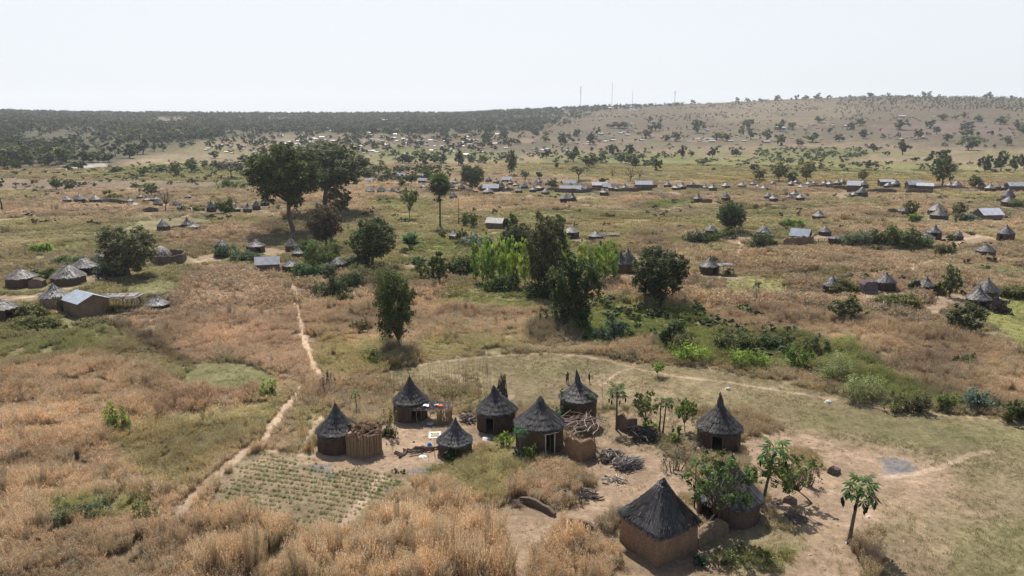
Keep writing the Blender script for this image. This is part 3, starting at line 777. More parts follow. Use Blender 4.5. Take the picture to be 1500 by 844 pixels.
# ------------------------------------------------------------------ trees: crowns of many small leaves on limbs
def crown(blobs, n, leaf, seed, hang=0.0, fill=0.55):
    """blobs: (x, y, z, rx, ry, rz); leaves sit in clumps spread through each blob's outer half"""
    g = np.random.default_rng(seed)
    vol = np.array([(b[3] * b[4] * b[5]) ** (2 / 3) for b in blobs]); vol /= vol.sum()
    B = np.array(blobs)
    nc = max(8, n // 26)
    wb = g.choice(len(B), nc, p=vol)
    d = g.normal(0, 1, (nc, 3)); d /= np.linalg.norm(d, axis=1)[:, None]
    rr = fill + (1.02 - fill) * g.uniform(0, 1, nc) ** 0.6
    cc = B[wb, :3] + d * rr[:, None] * B[wb, 3:6]
    wc = g.integers(0, nc, n)
    sz = B[wb[wc], 3:6] * 0.17
    c = cc[wc] + g.normal(0, 1, (n, 3)) * sz
    tone = np.clip(g.normal(1, 0.32, nc), 0.45, 1.9)[wc] * g.uniform(0.7, 1.3, n)
    Q = leafquads(c, leaf, g)
    if hang:
        Q[:, :, 2] -= np.abs(g.normal(0, hang, n))[:, None]
    return MB().quads(Q, 0, tone)

def limbs(blobs, seed, base_r=0.03, fork=0.3, bend=0.04, trunk_n=1, twigs=2):
    g = random.Random(seed)
    mb = MB()
    top = Vector((g.uniform(-bend, bend), g.uniform(-bend, bend), fork))
    mid = top * 0.5 + Vector((g.uniform(-bend, bend), g.uniform(-bend, bend), 0)) * 0.6
    mb.tube([(0, 0, -0.03), (0, 0, 0.0), mid, top], [base_r * 1.7, base_r * 1.25, base_r, base_r * 0.85], 8)
    for b in blobs:
        c = Vector(b[:3])
        m = top.lerp(c, 0.5) + Vector((g.uniform(-1, 1), g.uniform(-1, 1), g.uniform(-.5, 1))) * 0.05
        mb.tube([top - Vector((0, 0, .03)), m, c], [base_r * 0.62, base_r * 0.4, base_r * 0.14], 5)
        for k in range(twigs):
            e = c + Vector((g.uniform(-1, 1) * b[3], g.uniform(-1, 1) * b[4], g.uniform(-.6, .9) * b[5])) * 0.85
            mb.tube([m.lerp(c, g.uniform(0, .8)), (c + e) * 0.5 + Vector((0, 0, .01)), e], [base_r * 0.22, base_r * 0.14, base_r * 0.05], 4)
    return mb

def rblobs(seed, n, zc, spread, rb, zs=0.6, flat=0.85):
    """blobs spread evenly over an ellipsoid shell round (0, 0, zc)"""
    g = random.Random(seed)
    out = [(0, 0, zc, rb * 1.25, rb * 1.25, rb * flat * 1.3)]
    ph = g.uniform(0, 6.28)
    for i in range(n - 1):
        u = 1 - 2 * (i + .5) / (n - 1)
        a = ph + 2.39996 * i + g.uniform(-.25, .25)
        q = math.sqrt(max(0, 1 - u * u)) * spread * g.uniform(.85, 1.1)
        out.append((math.cos(a) * q, math.sin(a) * q, zc + u * zs * g.uniform(.85, 1.1), rb * g.uniform(.75, 1.1), rb * g.uniform(.75, 1.1), rb * flat * g.uniform(.75, 1.1)))
    return out

ARCH = {}       # kind -> list of (crown mesh, trunk mesh or None); unit: height 1, width about 1
def arch(kind, mk, n):
    ARCH[kind] = [mk(i) for i in range(n)]
def mk(n, leaf, nb, zc, spread, rb, zs, flat, fork, br, off, hang=0.0, fill=0.55, trunk=True, twigs=2):
    def f(i):
        bl = rblobs(off + i, nb, zc, spread, rb, zs, flat)
        cm = crown(bl, n, leaf, off + i, hang, fill).mesh('crown', M['leaf'])
        tm = limbs(bl, off + i, br, fork, twigs=twigs).mesh('trunk', M['bark'], True) if trunk else None
        return cm, tm
    return f
# n leaves, leaf, blobs, centre height, spread, blob radius, half height, flatness, fork, trunk radius, seed
arch('round', mk(9500, 0.023, 24, 0.54, 0.32, 0.155, 0.31, 0.85, 0.24, 0.026, 400, fill=.45), 3)
arch('giant', mk(13000, 0.019, 28, 0.65, 0.34, 0.13, 0.24, 0.85, 0.36, 0.022, 410, fill=.4, twigs=3), 2)
arch('round_mid', mk(2300, 0.040, 16, 0.53, 0.31, 0.18, 0.30, 0.85, 0.22, 0.028, 430, fill=.45, twigs=1), 5)
arch('round_low', mk(620, 0.080, 11, 0.50, 0.26, 0.24, 0.22, 0.85, 0.2, 0.03, 460, twigs=0), 6)
arch('far', mk(230, 0.115, 8, 0.48, 0.22, 0.28, 0.18, 0.8, 0.2, 0.035, 500, twigs=0), 6)
arch('tall', mk(9000, 0.024, 20, 0.57, 0.27, 0.20, 0.33, 0.7, 0.16, 0.022, 520, fill=.45), 2)
arch('tall_mid', mk(2000, 0.042, 16, 0.57, 0.27, 0.21, 0.33, 0.7, 0.16, 0.022, 540, twigs=1), 3)
arch('flat', mk(1500, 0.040, 13, 0.80, 0.36, 0.17, 0.09, 0.6, 0.40, 0.020, 560, fill=.3), 3)
arch('thin', mk(1900, 0.033, 15, 0.66, 0.34, 0.16, 0.20, 0.8, 0.26, 0.016, 580, fill=.25, twigs=4), 3)
arch('airy', mk(2200, 0.023, 24, 0.64, 0.37, 0.13, 0.22, 0.9, 0.26, 0.014, 590, fill=.2, twigs=5), 3)
arch('bare', mk(220, 0.02, 13, 0.62, 0.32, 0.18, 0.26, 0.8, 0.3, 0.02, 600, fill=.2, twigs=8), 2)
arch('sapling', mk(2200, 0.042, 14, 0.54, 0.22, 0.27, 0.38, 0.5, 0.2, 0.012, 620, twigs=0), 5)
arch('shrub', mk(3600, 0.036, 13, 0.42, 0.33, 0.22, 0.28, 1.0, 0.1, 0.02, 640, trunk=True), 4)

GREEN = dict(dark=(0.088, 0.112, 0.034), mid=(0.112, 0.150, 0.040), olive=(0.155, 0.158, 0.058), lime=(0.24, 0.34, 0.055), pale=(0.17, 0.20, 0.11),
             brown=(0.11, 0.085, 0.055), fresh=(0.15, 0.23, 0.045), grey=(0.13, 0.12, 0.09), yellow=(0.26, 0.25, 0.08), blue=(0.055, 0.095, 0.06), deep=(0.052, 0.076, 0.024))

def tree(kind, cx, top, bot, w, label, cat='tree', name=None, col='mid', vi=None, base_x=None, group=None, depth=0.0, dz=0.0):
    """crown centre column cx, top and foot rows and crown width in photograph pixels"""
    p = P(base_x if base_x is not None else cx, bot)
    if depth: p = back(p, depth)
    H = max(0.4, zat(cx, top, p.x, p.y) - p.z)
    W = w * mpp(p)
    var = ARCH[kind]
    vi = rnd.randrange(len(var)) if vi is None else vi
    cm, tm = var[vi % len(var)]
    c = GREEN[col] if isinstance(col, str) else col
    kf = rnd.uniform(0.88, 1.14); c = (c[0] * kf * rnd.uniform(.95, 1.05), c[1] * kf, c[2] * kf)
    nm = name or ('shrub' if cat == 'shrub' else 'tree')
    sc = (W * 1.17, W * 1.17, H * 1.04)
    rz = rnd.uniform(0, 6.28)
    t = thing(nm, label, cat, (p.x, p.y, p.z - 0.05), rz, group)
    if base_x is not None and base_x != cx:       # crown leans away from its foot
        d = ray(cx, bot)
        sh = (cx - base_x) * mpp(p)
        co = put('crown', cm, t, (math.cos(-rz) * sh, math.sin(-rz) * sh, 0), 0, sc, c)
        tm = tm.copy()
        nv = len(tm.vertices); vv = np.zeros(nv * 3, np.float32); tm.vertices.foreach_get('co', vv); vv = vv.reshape(-1, 3)
        f = np.clip(vv[:, 2] / .45, 0, 1)
        vv[:, 0] += math.cos(-rz) * sh / sc[0] * f; vv[:, 1] += math.sin(-rz) * sh / sc[1] * f
        tm.vertices.foreach_set('co', vv.ravel()); tm.update()
    else:
        co = put('crown', cm, t, (0, 0, 0), 0, sc, c)
    if tm: put('trunk', tm, t, (0, 0, 0), 0, sc)
    return t

# leaf shapes seen one by one
def palmate(seed, size=0.58, droop=0.6):
    """papaya leaf: seven lobes, drooping from the petiole's end"""
    mb = MB(); g = random.Random(seed)
    V = [(0, 0, 0)]; 
    n = 7
    for i in range(n):
        a = -2.3 + 4.6 * i / (n - 1)
        L = size * (1 - 0.35 * abs(i - 3) / 3)
        for (f, r_, da) in ((0, 0.6, -0.30), (1, 1.0, 0), (2, 0.6, 0.30)):
            x = math.cos(a + da) * L * r_; y = math.sin(a + da) * L * r_
            V.append((x, y, -droop * (math.hypot(x, y) ** 1.3) * g.uniform(.8, 1.3)))
    F = [(0, 1 + 3 * i, 2 + 3 * i, 3 + 3 * i) for i in range(n)]
    mb.add(V, F, 0, g.uniform(.8, 1.3))
    return mb
PAP = []
for i in range(4):
    mb = palmate(i)
    V = np.concatenate(mb.v); V[:, 0] += 0.75; V[:, 2] += 0.22
    m2 = MB(); m2.add(V, mb.f, 0, 1.0 + 0.15 * i)
    m2.tube([(0, 0, 0), (0.4, 0, 0.2), (0.76, 0, 0.22)], [0.014, 0.011, 0.008], 4, 0, 1.6)
    PAP.append(m2.mesh('papaya_leaf', M['leaf']))
DEADL = []
for i in range(2):
    m2 = MB().tube([(0, 0, 0), (0.45, 0, 0.06), (0.85, 0, -0.25), (0.9, 0, -0.5)], [0.014, 0.012, 0.01, 0.01], 4, 0, 2.2)
    m2.tube([(0.9, 0, -0.5), (0.91, 0.01, -0.62), (0.9, -0.01, -0.85), (0.9, 0, -1.0)], [0.03, 0.09, 0.08, 0.02], 5, 0, 0.7)
    DEADL.append(m2.mesh('dead_leaf', M['leaf']))
FRUIT = MB().tube([(0, 0, 0.14), (0, 0, 0.08), (0, 0, -0.06), (0, 0, -0.14)], [0.02, 0.07, 0.075, 0.02], 6).mesh('fruit', M['leaf'], True)

def papaya(cx, top, bx, bot, w, label, leaves=15, dead=0, col=(0.075, 0.13, 0.045), group='papaya trees', depth=0):
    p = P(bx, bot)
    H = zat(cx, top, p.x, p.y) - p.z
    W = w * mpp(p)
    k = W / 2 / 1.45
    sh = (cx - bx) * mpp(p)
    t = thing('papaya_tree', label, 'papaya tree', (p.x, p.y, p.z - 0.05), 0, group)
    hc = H - 0.30 * k
    mb = MB().tube([(0, 0, -.05), (0, 0, 0.08), (sh * .35, 0, hc * .4), (sh * .8, 0, hc * .8), (sh, 0, hc)], [0.15 * k + .02, 0.12 * k + .02, 0.10 * k + .01, 0.085 * k, 0.06 * k], 8)
    put('trunk', mb.mesh('trunk', M['bark'], True), t)
    leaves = int(leaves * 1.7)
    for i in range(leaves):
        a = 2.4 * i + rnd.uniform(-.2, .2)
        el = 0.75 - 1.15 * (i / leaves) + rnd.uniform(-.12, .12)
        s = k * rnd.uniform(.8, 1.12)
        put('leaf', PAP[i % 4], t, (sh, 0, hc - 0.02 * i * k), rot=(rnd.uniform(-.3, .3), -el, a), scale=s, color=tuple(v * rnd.uniform(.75, 1.3) for v in col))
    for i in range(dead):
        a = 2 * PI * i / dead + rnd.uniform(-.3, .3)
        put('dead_leaf', DEADL[i % 2], t, (sh, 0, hc - 0.2 * k), rot=(0, 0.05, a), scale=k * rnd.uniform(.85, 1.15), color=(0.028, 0.022, 0.018))
    for i in range(4):
        a = 1.57 * i
        put('fruit', FRUIT, t, (sh + 0.1 * k * math.cos(a), 0.1 * k * math.sin(a), hc - (.25 + .07 * i) * k), scale=k, color=(0.10, 0.14, 0.04))
    return t

def banana_leaf(seed):
    g = random.Random(seed)
    V = []; F = []
    n = 7
    for i in range(n + 1):
        f = i / n
        x = 1.0 * f ** 0.9; z = 0.75 * math.sin(f * 2.0) * (1 - 0.25 * f)
        w = 0.13 * math.sin(PI * min(1, 0.08 + 0.92 * f)) + 0.012
        V += [(x, -w, z - .05 * f + g.uniform(-.02, .02)), (x, 0, z + .02), (x, w, z - .05 * f + g.uniform(-.02, .02))]
    for i in range(n):
        b = 3 * i
        F += [(b, b + 1, b + 4, b + 3), (b + 1, b + 2, b + 5, b + 4)]
    return MB().add(V, F, 0, 1.0).mesh('banana_leaf', M['leaf'])
BANL = [banana_leaf(i) for i in range(3)]
def banana(cx, top, bot, w, label, n=13, col=(0.075, 0.12, 0.035)):
    p = P(cx, bot); H = zat(cx, top, p.x, p.y) - p.z; W = w * mpp(p) / 2
    t = thing('banana_plant', label, 'banana plant', (p.x, p.y, p.z - .05), 0, 'banana plants')
    st = MB()
    for k in range(3):
        a = 2.1 * k; st.tube([(math.cos(a) * .3, math.sin(a) * .3, 0), (math.cos(a) * .35, math.sin(a) * .35, H * .3)], [.17, .11], 7)
    put('stem', st.mesh('stem', M['leaf'], True), t, color=(.16, .17, .07))
    n = int(n * 1.7)
    for i in range(n):
        a = 2.4 * i; s = rnd.uniform(.75, 1.15)
        k = i % 3; L = W * s * 1.05
        put('leaf', BANL[i % 3], t, (math.cos(2.1 * k) * .35, math.sin(2.1 * k) * .35, H * .2), rot=(rnd.uniform(-.3, .3), .35 - 1.15 * i / n, a), scale=(L, L * 1.5, L * .8), color=tuple(v * rnd.uniform(.7, 1.4) for v in col))
    return t

def fan_leaf():
    V = [(0, 0, 0), (.5, 0, .03)]; F = []
    n = 13
    for i in range(n):
        a = -1.9 + 3.8 * i / (n - 1)
        for da, r_ in ((-.13, .27), (0, .55), (.13, .27)):
            V.append((.5 + math.cos(a + da) * r_, math.sin(a + da) * r_, .03 - .12 * r_ + (.02 if i % 2 else -.02)))
    for i in range(n):
        F.append((1, 2 + 3 * i, 3 + 3 * i, 4 + 3 * i))
    mb = MB().add(V, F, 0, 1.0)
    mb.tube([(0, 0, 0), (.5, 0, .03)], [.02, .012], 4)
    return mb.mesh('fan_leaf', M['leaf'])
FAN = fan_leaf()
def fan_palm(cx, top, bot, w, label):
    p = P(cx, bot); H = zat(cx, top, p.x, p.y) - p.z; W = w * mpp(p) / 2 * 1.25
    t = thing('fan_palm', label, 'palm tree', (p.x, p.y, p.z - .05))
    hc = H - W * .75
    mb = MB().tube([(0, 0, 0), (0, 0, H * .2), (0.05, 0, H * .5), (0, 0, hc)], [.34, .26, .24, .28], 9)
    put('trunk', mb.mesh('trunk', M['bark'], True), t)
    for i in range(58):
        a = 2.4 * i; el = 1.35 - 2.5 * i / 58
        put('leaf', FAN, t, (0, 0, hc), rot=(rnd.uniform(-.8, .8), -el, a), scale=W * rnd.uniform(.7, 1.2), color=tuple(v * rnd.uniform(.7, 1.3) for v in ((.085, .13, .04) if i < 38 else (.06, .065, .035))))
    bl = [(0, 0, hc - W * 1.05, W * .3, W * .3, W * .28), (-.25 * W, 0, hc - W * .95, W * .2, W * .2, W * .25)]
    put('dead_leaf_skirt', crown(bl, 260, .2, 5, 0, .2).mesh('dead_leaf_skirt', M['leaf']), t, color=(.05, .045, .03))
    return t

def leafy_heap(cx, top, bot, w, label, col, n=2500, leaf=.12, cat='shrub', name='shrub', blobs=5, group=None, seed=1, depth=.5, fill=.55, hang=0):
    """one of a kind shrub whose outline follows the photograph: width and height from pixels, true depth"""
    p = P(cx, bot); H = max(.4, zat(cx, top, p.x, p.y) - p.z); W = w * mpp(p)
    g = random.Random(seed)
    bl = []
    for i in range(blobs):
        f = (i + .5) / blobs - .5
        rx = W / blobs * g.uniform(.7, 1.0) + W * .06
        hz = H * g.uniform(.35, .52)
        bl.append((f * W * .85, g.uniform(-.3, .3) * W * depth, hz * .95, rx, rx * g.uniform(.8, 1.2), hz))
    t = thing(name, label, cat, (p.x, p.y, p.z - .05), 0, group)
    c = GREEN[col] if isinstance(col, str) else col
    put('crown', crown(bl, n, leaf, seed, hang, fill).mesh('crown', M['leaf']), t, color=c)
    mb = MB()
    for b in bl:
        mb.tube([(b[0] * .6, b[1] * .6, -.05), (b[0], b[1], b[2])], [.06, .02], 5)
    put('stem', mb.mesh('stem', M['bark'], True), t)
    return t

# ------------------------------------------------------------------ thatched huts
PROF_SPIRE = [(1.0, 0), (.9, .055), (.78, .125), (.64, .215), (.5, .315), (.37, .425), (.26, .535), (.175, .63), (.12, .70), (.095, .745), (.085, .77), (.062, .83), (.035, .91), (.006, 1.0)]
PROF_SOFT = [(1.0, 0), (.88, .075), (.74, .165), (.6, .265), (.46, .38), (.33, .50), (.22, .62), (.14, .72), (.09, .80), (.055, .87), (.03, .935), (.006, 1.0)]
PROF_LOW = [(1.0, 0), (.86, .12), (.70, .27), (.54, .42), (.38, .57), (.24, .68), (.13, .76), (.065, .80), (.055, .88), (.04, .95), (.006, 1.0)]
PROF_DOME = [(1.0, 0), (.93, .18), (.80, .40), (.62, .60), (.42, .77), (.24, .88), (.12, .94), (.06, .97), (.006, 1.0)]

def spire_prof(fs, kr=None):
    kr = kr or (.6 if fs <= .16 else 1.0)
    k = 1 - fs
    out = [(r_, z_ * k) for r_, z_ in ((1.0, 0), (.9, .10), (.78, .215), (.65, .345), (.52, .475), (.39, .61), (.28, .74), (.20, .85), (.14, .95), (.125, .985))]
    if kr < 1: out = out[:-2] + [(.13, .955 * k), (.075, .99 * k)]
    return out + [(.145 * kr, k + fs * .03), (.125 * kr, k + fs * .18), (.085 * kr, k + fs * .45), (.045 * kr, k + fs * .75), (.006, 1.0)]

def prof_at(prof, s):           # s: 0 eave .. 1 tip
    k = s * (len(prof) - 1); i = min(int(k), len(prof) - 2); f = k - i
    return prof[i][0] * (1 - f) + prof[i + 1][0] * f, prof[i][1] * (1 - f) + prof[i + 1][1] * f

def square_r(a, sq):            # radius factor for a plan between round (0) and square with corners at 0, 90.. degrees (1)
    if sq <= 0: return 1.0
    b = (a % (PI / 2)) - PI / 4
    return 1 - sq + sq * (math.cos(PI / 4) / math.cos(b))

def roof_mesh(prof, Rr, H, seg, strands, seed, sq=0, lump=.055, name='roof', slen=.16, sw=.03, lift=.02, layers=0):
    g = np.random.default_rng(seed)
    mb = MB(); V = []; T = []; rows = len(prof)
    ph = g.uniform(0, 6.28, 4)
    def wob(a, r_): return 1 + lump * (math.sin(3 * a + ph[0]) * .5 + math.sin(7 * a + ph[1]) * .3 + math.sin(13 * a + ph[2]) * .2) * r_
    for i, (r_, z_) in enumerate(prof):
        for k in range(seg):
            a = 2 * PI * k / seg
            q = Rr * r_ * wob(a, r_) * square_r(a, sq * min(1, r_ * 1.6)) * (1 + g.uniform(-.012, .012))
            V.append((q * math.cos(a), q * math.sin(a), H * z_ + H * .022 * r_ * (math.sin(5 * a + ph[3]) + .7 * math.sin(9 * a + ph[1] + 6 * r_)) + g.uniform(-.008, .008) * H * r_))
            T.append(g.uniform(.8, 1.2))
    F = [(i * seg + k, i * seg + (k + 1) % seg, (i + 1) * seg + (k + 1) % seg, (i + 1) * seg + k) for i in range(rows - 1) for k in range(seg)]
    mb.add(V, F, 0, T)
    # underside
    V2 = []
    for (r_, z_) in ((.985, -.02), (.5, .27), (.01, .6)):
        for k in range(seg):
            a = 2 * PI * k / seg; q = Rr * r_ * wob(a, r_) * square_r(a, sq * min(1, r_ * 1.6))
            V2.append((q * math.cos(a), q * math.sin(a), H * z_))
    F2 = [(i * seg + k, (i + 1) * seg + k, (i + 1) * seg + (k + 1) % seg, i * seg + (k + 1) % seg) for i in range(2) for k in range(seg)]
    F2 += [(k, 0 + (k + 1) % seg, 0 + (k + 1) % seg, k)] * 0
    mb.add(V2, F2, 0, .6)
    th = MB()
    if strands:
        Q = np.zeros((strands, 4, 3)); tt = g.uniform(.3, 1.9, strands)
        nS = len(prof) - 1
        for i in range(strands):
            a = g.uniform(0, 2 * PI)
            # more toward the eave, where the cone is wide
            s = (1 - math.sqrt(g.uniform())) * .93
            if g.uniform() < .2: s = g.uniform(-.07, .04)
            if layers and s > .05: s = (math.floor(s * layers) + g.uniform(0, .4)) / layers
            s0 = min(1, s + slen * g.uniform(.6, 1.3) * (1 - .4 * s)); s1 = s - .02
            r0, z0 = prof_at(prof, s0)
            if s1 < 0:
                r1, z1 = 1.0 - s1 * .5, s1 * 1.1
            else: r1, z1 = prof_at(prof, s1)
            a2 = a + g.normal(0, .03)
            w = sw * g.uniform(.6, 1.4)
            q0 = Rr * r0 * wob(a, r0) * square_r(a, sq * min(1, r0 * 1.6)); q1 = Rr * r1 * wob(a2, r1) * square_r(a2, sq * min(1, r1 * 1.6))
            l0 = lift * .3; l1 = lift * g.uniform(.6, 2.2)
            for j, (q, z, an, l, ww) in enumerate(((q0, z0, a, l0, w * .7), (q1, z1, a2, l1, w))):
                x = (q + l * .6) * math.cos(an); y = (q + l * .6) * math.sin(an); zz = H * z + l
                tx, ty = -math.sin(an) * ww, math.cos(an) * ww
                if j == 0: Q[i, 0] = (x - tx, y - ty, zz); Q[i, 1] = (x + tx, y + ty, zz)
                else: Q[i, 2] = (x + tx, y + ty, zz); Q[i, 3] = (x - tx, y - ty, zz)
        th.quads(Q[:, ::-1], 0, tt)
    lx, ly = g.normal(0, .05, 2) * H
    for q_ in (mb.v, th.v):
        for vv in q_:
            f = np.clip(vv[:, 2] / H, 0, 1) ** 2; vv[:, 0] += lx * f; vv[:, 1] += ly * f
    return mb.mesh(name, M['thatch']), (th.mesh('thatch', M['thatch']) if strands else None)

def wall_mesh(Rw, H, seg, rows, seed, door=None, sq=0, thick=.18, batter=.03):
    """ring wall with a real doorway: door = (angle, width m, height m); angle 0 = +x"""
    g = np.random.default_rng(seed)
    mb = MB()
    an = [2 * PI * k / seg for k in range(seg)]
    hs = [H * i / rows for i in range(rows + 1)]
    isd = [False] * seg
    if door:
        da, dw, dh = door
        hw = dw / 2 / Rw
        k0 = int(round((da - hw) / (2 * PI) * seg)); nk = max(1, int(round(2 * hw / (2 * PI) * seg)))
        for k in range(nk): isd[(k0 + k) % seg] = True
        # move the ring edges so the opening has its true width
        an = list(an)
        for k, tgt in ((k0 % seg, da - hw), ((k0 + nk) % seg, da + hw)): an[k] = tgt
        drow = max(1, int(round(dh / H * rows))); hs[min(drow, rows)] = min(dh, H)
    V = []
    for side in (0, 1):
        for i in range(rows + 1):
            for k in range(seg):
                q = (Rw - side * thick) * square_r(an[k], sq) * (1 + batter * (1 - hs[i] / H)) + g.uniform(-.02, .02)
                V.append((q * math.cos(an[k]), q * math.sin(an[k]), hs[i] - (.25 if i == 0 else 0)))
    n = (rows + 1) * seg
    F = []
    id_ = lambda s, i, k: s * n + i * seg + k % seg
    for i in range(rows):
        for k in range(seg):
            if door and isd[k] and i < drow: continue
            F.append((id_(0, i, k), id_(0, i, k + 1), id_(0, i + 1, k + 1), id_(0, i + 1, k)))
            F.append((id_(1, i, k), id_(1, i + 1, k), id_(1, i + 1, k + 1), id_(1, i, k + 1)))
    for k in range(seg):
        F.append((id_(0, rows, k), id_(0, rows, k + 1), id_(1, rows, k + 1), id_(1, rows, k)))
        if door and isd[k]:
            F.append((id_(0, drow, k), id_(1, drow, k), id_(1, drow, k + 1), id_(0, drow, k + 1)))
            if not isd[(k - 1) % seg]:
                for i in range(drow): F.append((id_(0, i, k), id_(0, i + 1, k), id_(1, i + 1, k), id_(1, i, k)))
            if not isd[(k + 1) % seg]:
                for i in range(drow): F.append((id_(0, i, k + 1), id_(1, i, k + 1), id_(1, i + 1, k + 1), id_(0, i + 1, k + 1)))
    mb.add(V, F)
    return mb.mesh('wall', M['mud'])

DARK = (0.038, 0.034, 0.032)
GREY = (0.072, 0.066, 0.062)
PALE = (0.125, 0.112, 0.102)
MUD = (0.088, 0.060, 0.043)
MUDR = (0.17, 0.115, 0.078)
def shade(c, lo, hi):
    k = rnd.uniform(lo, hi); w = rnd.uniform(-.03, .03)
    return (c[0] * k * (1 + w), c[1] * k, c[2] * k * (1 - w))
_hs = [100]
def hut(cx, apex, eave, base, w, label, door=None, prof='spire', tone=DARK, wall=MUD, ratio=.93, sq=0, group=None, hi=False, strands=None, rz=0, cat='hut', name='thatched_hut', frame=(.12, .09, .07)):
    """pixel rows of tip, front eave and front foot; roof width in pixels; door = (degrees right of the camera's line, width, height)"""
    _hs[0] += 1
    pf = P(cx, base)
    m_ = mpp(pf)
    Rr = w * m_ / 2
    Rw = Rr * ratio
    c = back(pf, Rw * (1 if not sq else 1))
    Hw = zat(cx, eave, *(back(pf, Rw - Rr).xy)) - c.z
    Hw = min(max(Hw, .25 * Rr), 1.7 * Rr)
    Hr = zat(cx, apex, c.x, c.y) - c.z - Hw
    Hr = max(Hr, .35 * Rr)
    if apex > eave: Hr = Rr
    NO_GRASS.append((c.x, c.y, Rr * 1.15))
    f_ = Vector((c.x, c.y, 0)).normalized()
    if not hi: NO_GRASS.append((c.x - f_.x * Rr * 1.3, c.y - f_.y * Rr * 1.3, Rr * 1.05))
    t = thing(name, label, cat, (c.x, c.y, c.z), rz, group)
    toc = math.atan2(-c.y, -c.x) - rz
    dr = None
    if door: dr = (toc + R(door[0]), door[1] * 1.12, max(Hw * .86, .9))
    p_ = spire_prof(prof) if not isinstance(prof, str) else {'spire': spire_prof(.3), 'soft': PROF_SOFT, 'low': PROF_LOW, 'dome': PROF_DOME}[prof]
    if hi: seg, st, rows = 56, strands or 2600, 7
    elif w > 20: seg, st, rows = 28, strands or 360, 4
    else: seg, st, rows = 16, strands or 110, 2
    if Hw > .3:
        put('wall', wall_mesh(Rw, Hw + .10 * Hr * (1 - ratio) + .05, seg if not door or hi else 28, rows, _hs[0], dr, sq), t, color=shade(wall, .86, 1.1))
    rm, tm = roof_mesh(p_, Rr, Hr, seg, st, _hs[0], sq, sw=(.028 if hi else .05 + Rr * .012), lift=.045 if hi else .05, slen=.14, layers=(9 if hi and not sq else 0))
    tone = shade(tone, .88, 1.15)
    ro = put('roof', rm, t, (0, 0, Hw), color=tone)
    if tm:
        to = put('thatch', tm, ro, color=tuple(v * 1.1 for v in tone)); to['kind'] = 'stuff'
    if hi and prof != 'soft':
        r_ = (.085 if not isinstance(prof, str) and prof <= .16 else .135) * Rr; fs_ = .3 if prof == 'spire' else prof
        tb = MB(); n = 14
        tb.tube([(r_ * math.cos(2 * PI * k / n), r_ * math.sin(2 * PI * k / n), Hr * (1 - fs_ + .005)) for k in range(n + 1)], .028, 5)
        put('roof_tie', tb.mesh('roof_tie', M['wood']), ro, color=(.13, .12, .11))
    if hi and door:
        fr = MB(); a0 = dr[0]; hw = dr[1] / 2 / Rw; q = Rw * 1.05
        for s in (-1, 1): fr.tube([(q * math.cos(a0 + s * hw), q * math.sin(a0 + s * hw), -.1), (q * math.cos(a0 + s * hw), q * math.sin(a0 + s * hw), dr[2] + .06)], .06, 5)
        fr.tube([(q * math.cos(a0 - s * hw * 1.3), q * math.sin(a0 - s * hw * 1.3), dr[2]) for s in (-1, 1)], .06, 5)
        put('door_frame', fr.mesh('door_frame', M['wood']), t, color=frame)
    t['_c'] = (c.x, c.y, c.z, Rr, Rw, Hw, Hr)
    return t

# small far huts share meshes: unit radius, unit heights
_UR = [roof_mesh({0: PROF_LOW, 1: PROF_SOFT, 2: PROF_SPIRE}[i % 3], 1, 1, 14, 40, 900 + i, sw=.07, lift=.03)[0] for i in range(4)]
_UW = [wall_mesh(1, 1, 12, 2, 920 + i, (-PI / 2 + (.6 * i - .6), .4, .75), thick=.12, batter=0) for i in range(3)]
def small_hut(cx, apex, base, w, label, group, tone=None, vi=None):
    pf = P(cx, base); m_ = mpp(pf); Rr = w * m_ / 2; c = back(pf, Rr * .85)
    H = zat(cx, apex, c.x, c.y) - c.z
    Hw = H * .42; Hr = H * .60
    f_ = Vector((c.x, c.y, 0)).normalized()
    NO_GRASS.append((c.x - f_.x * Rr, c.y - f_.y * Rr, Rr * 1.3))
    t = thing('thatched_hut', label, 'hut', (c.x, c.y, c.z - .05), rnd.uniform(-.4, .4), group)
    put('wall', rnd.choice(_UW), t, (0, 0, 0), 0, (Rr * .88, Rr * .88, Hw + .12 * Hr), color=shade(MUD, .7, 1.1))
    put('roof', rnd.choice(_UR), t, (0, 0, Hw), rnd.uniform(0, 6), (Rr, Rr, Hr), color=shade(tone or GREY, .75, 1.2))
    return t

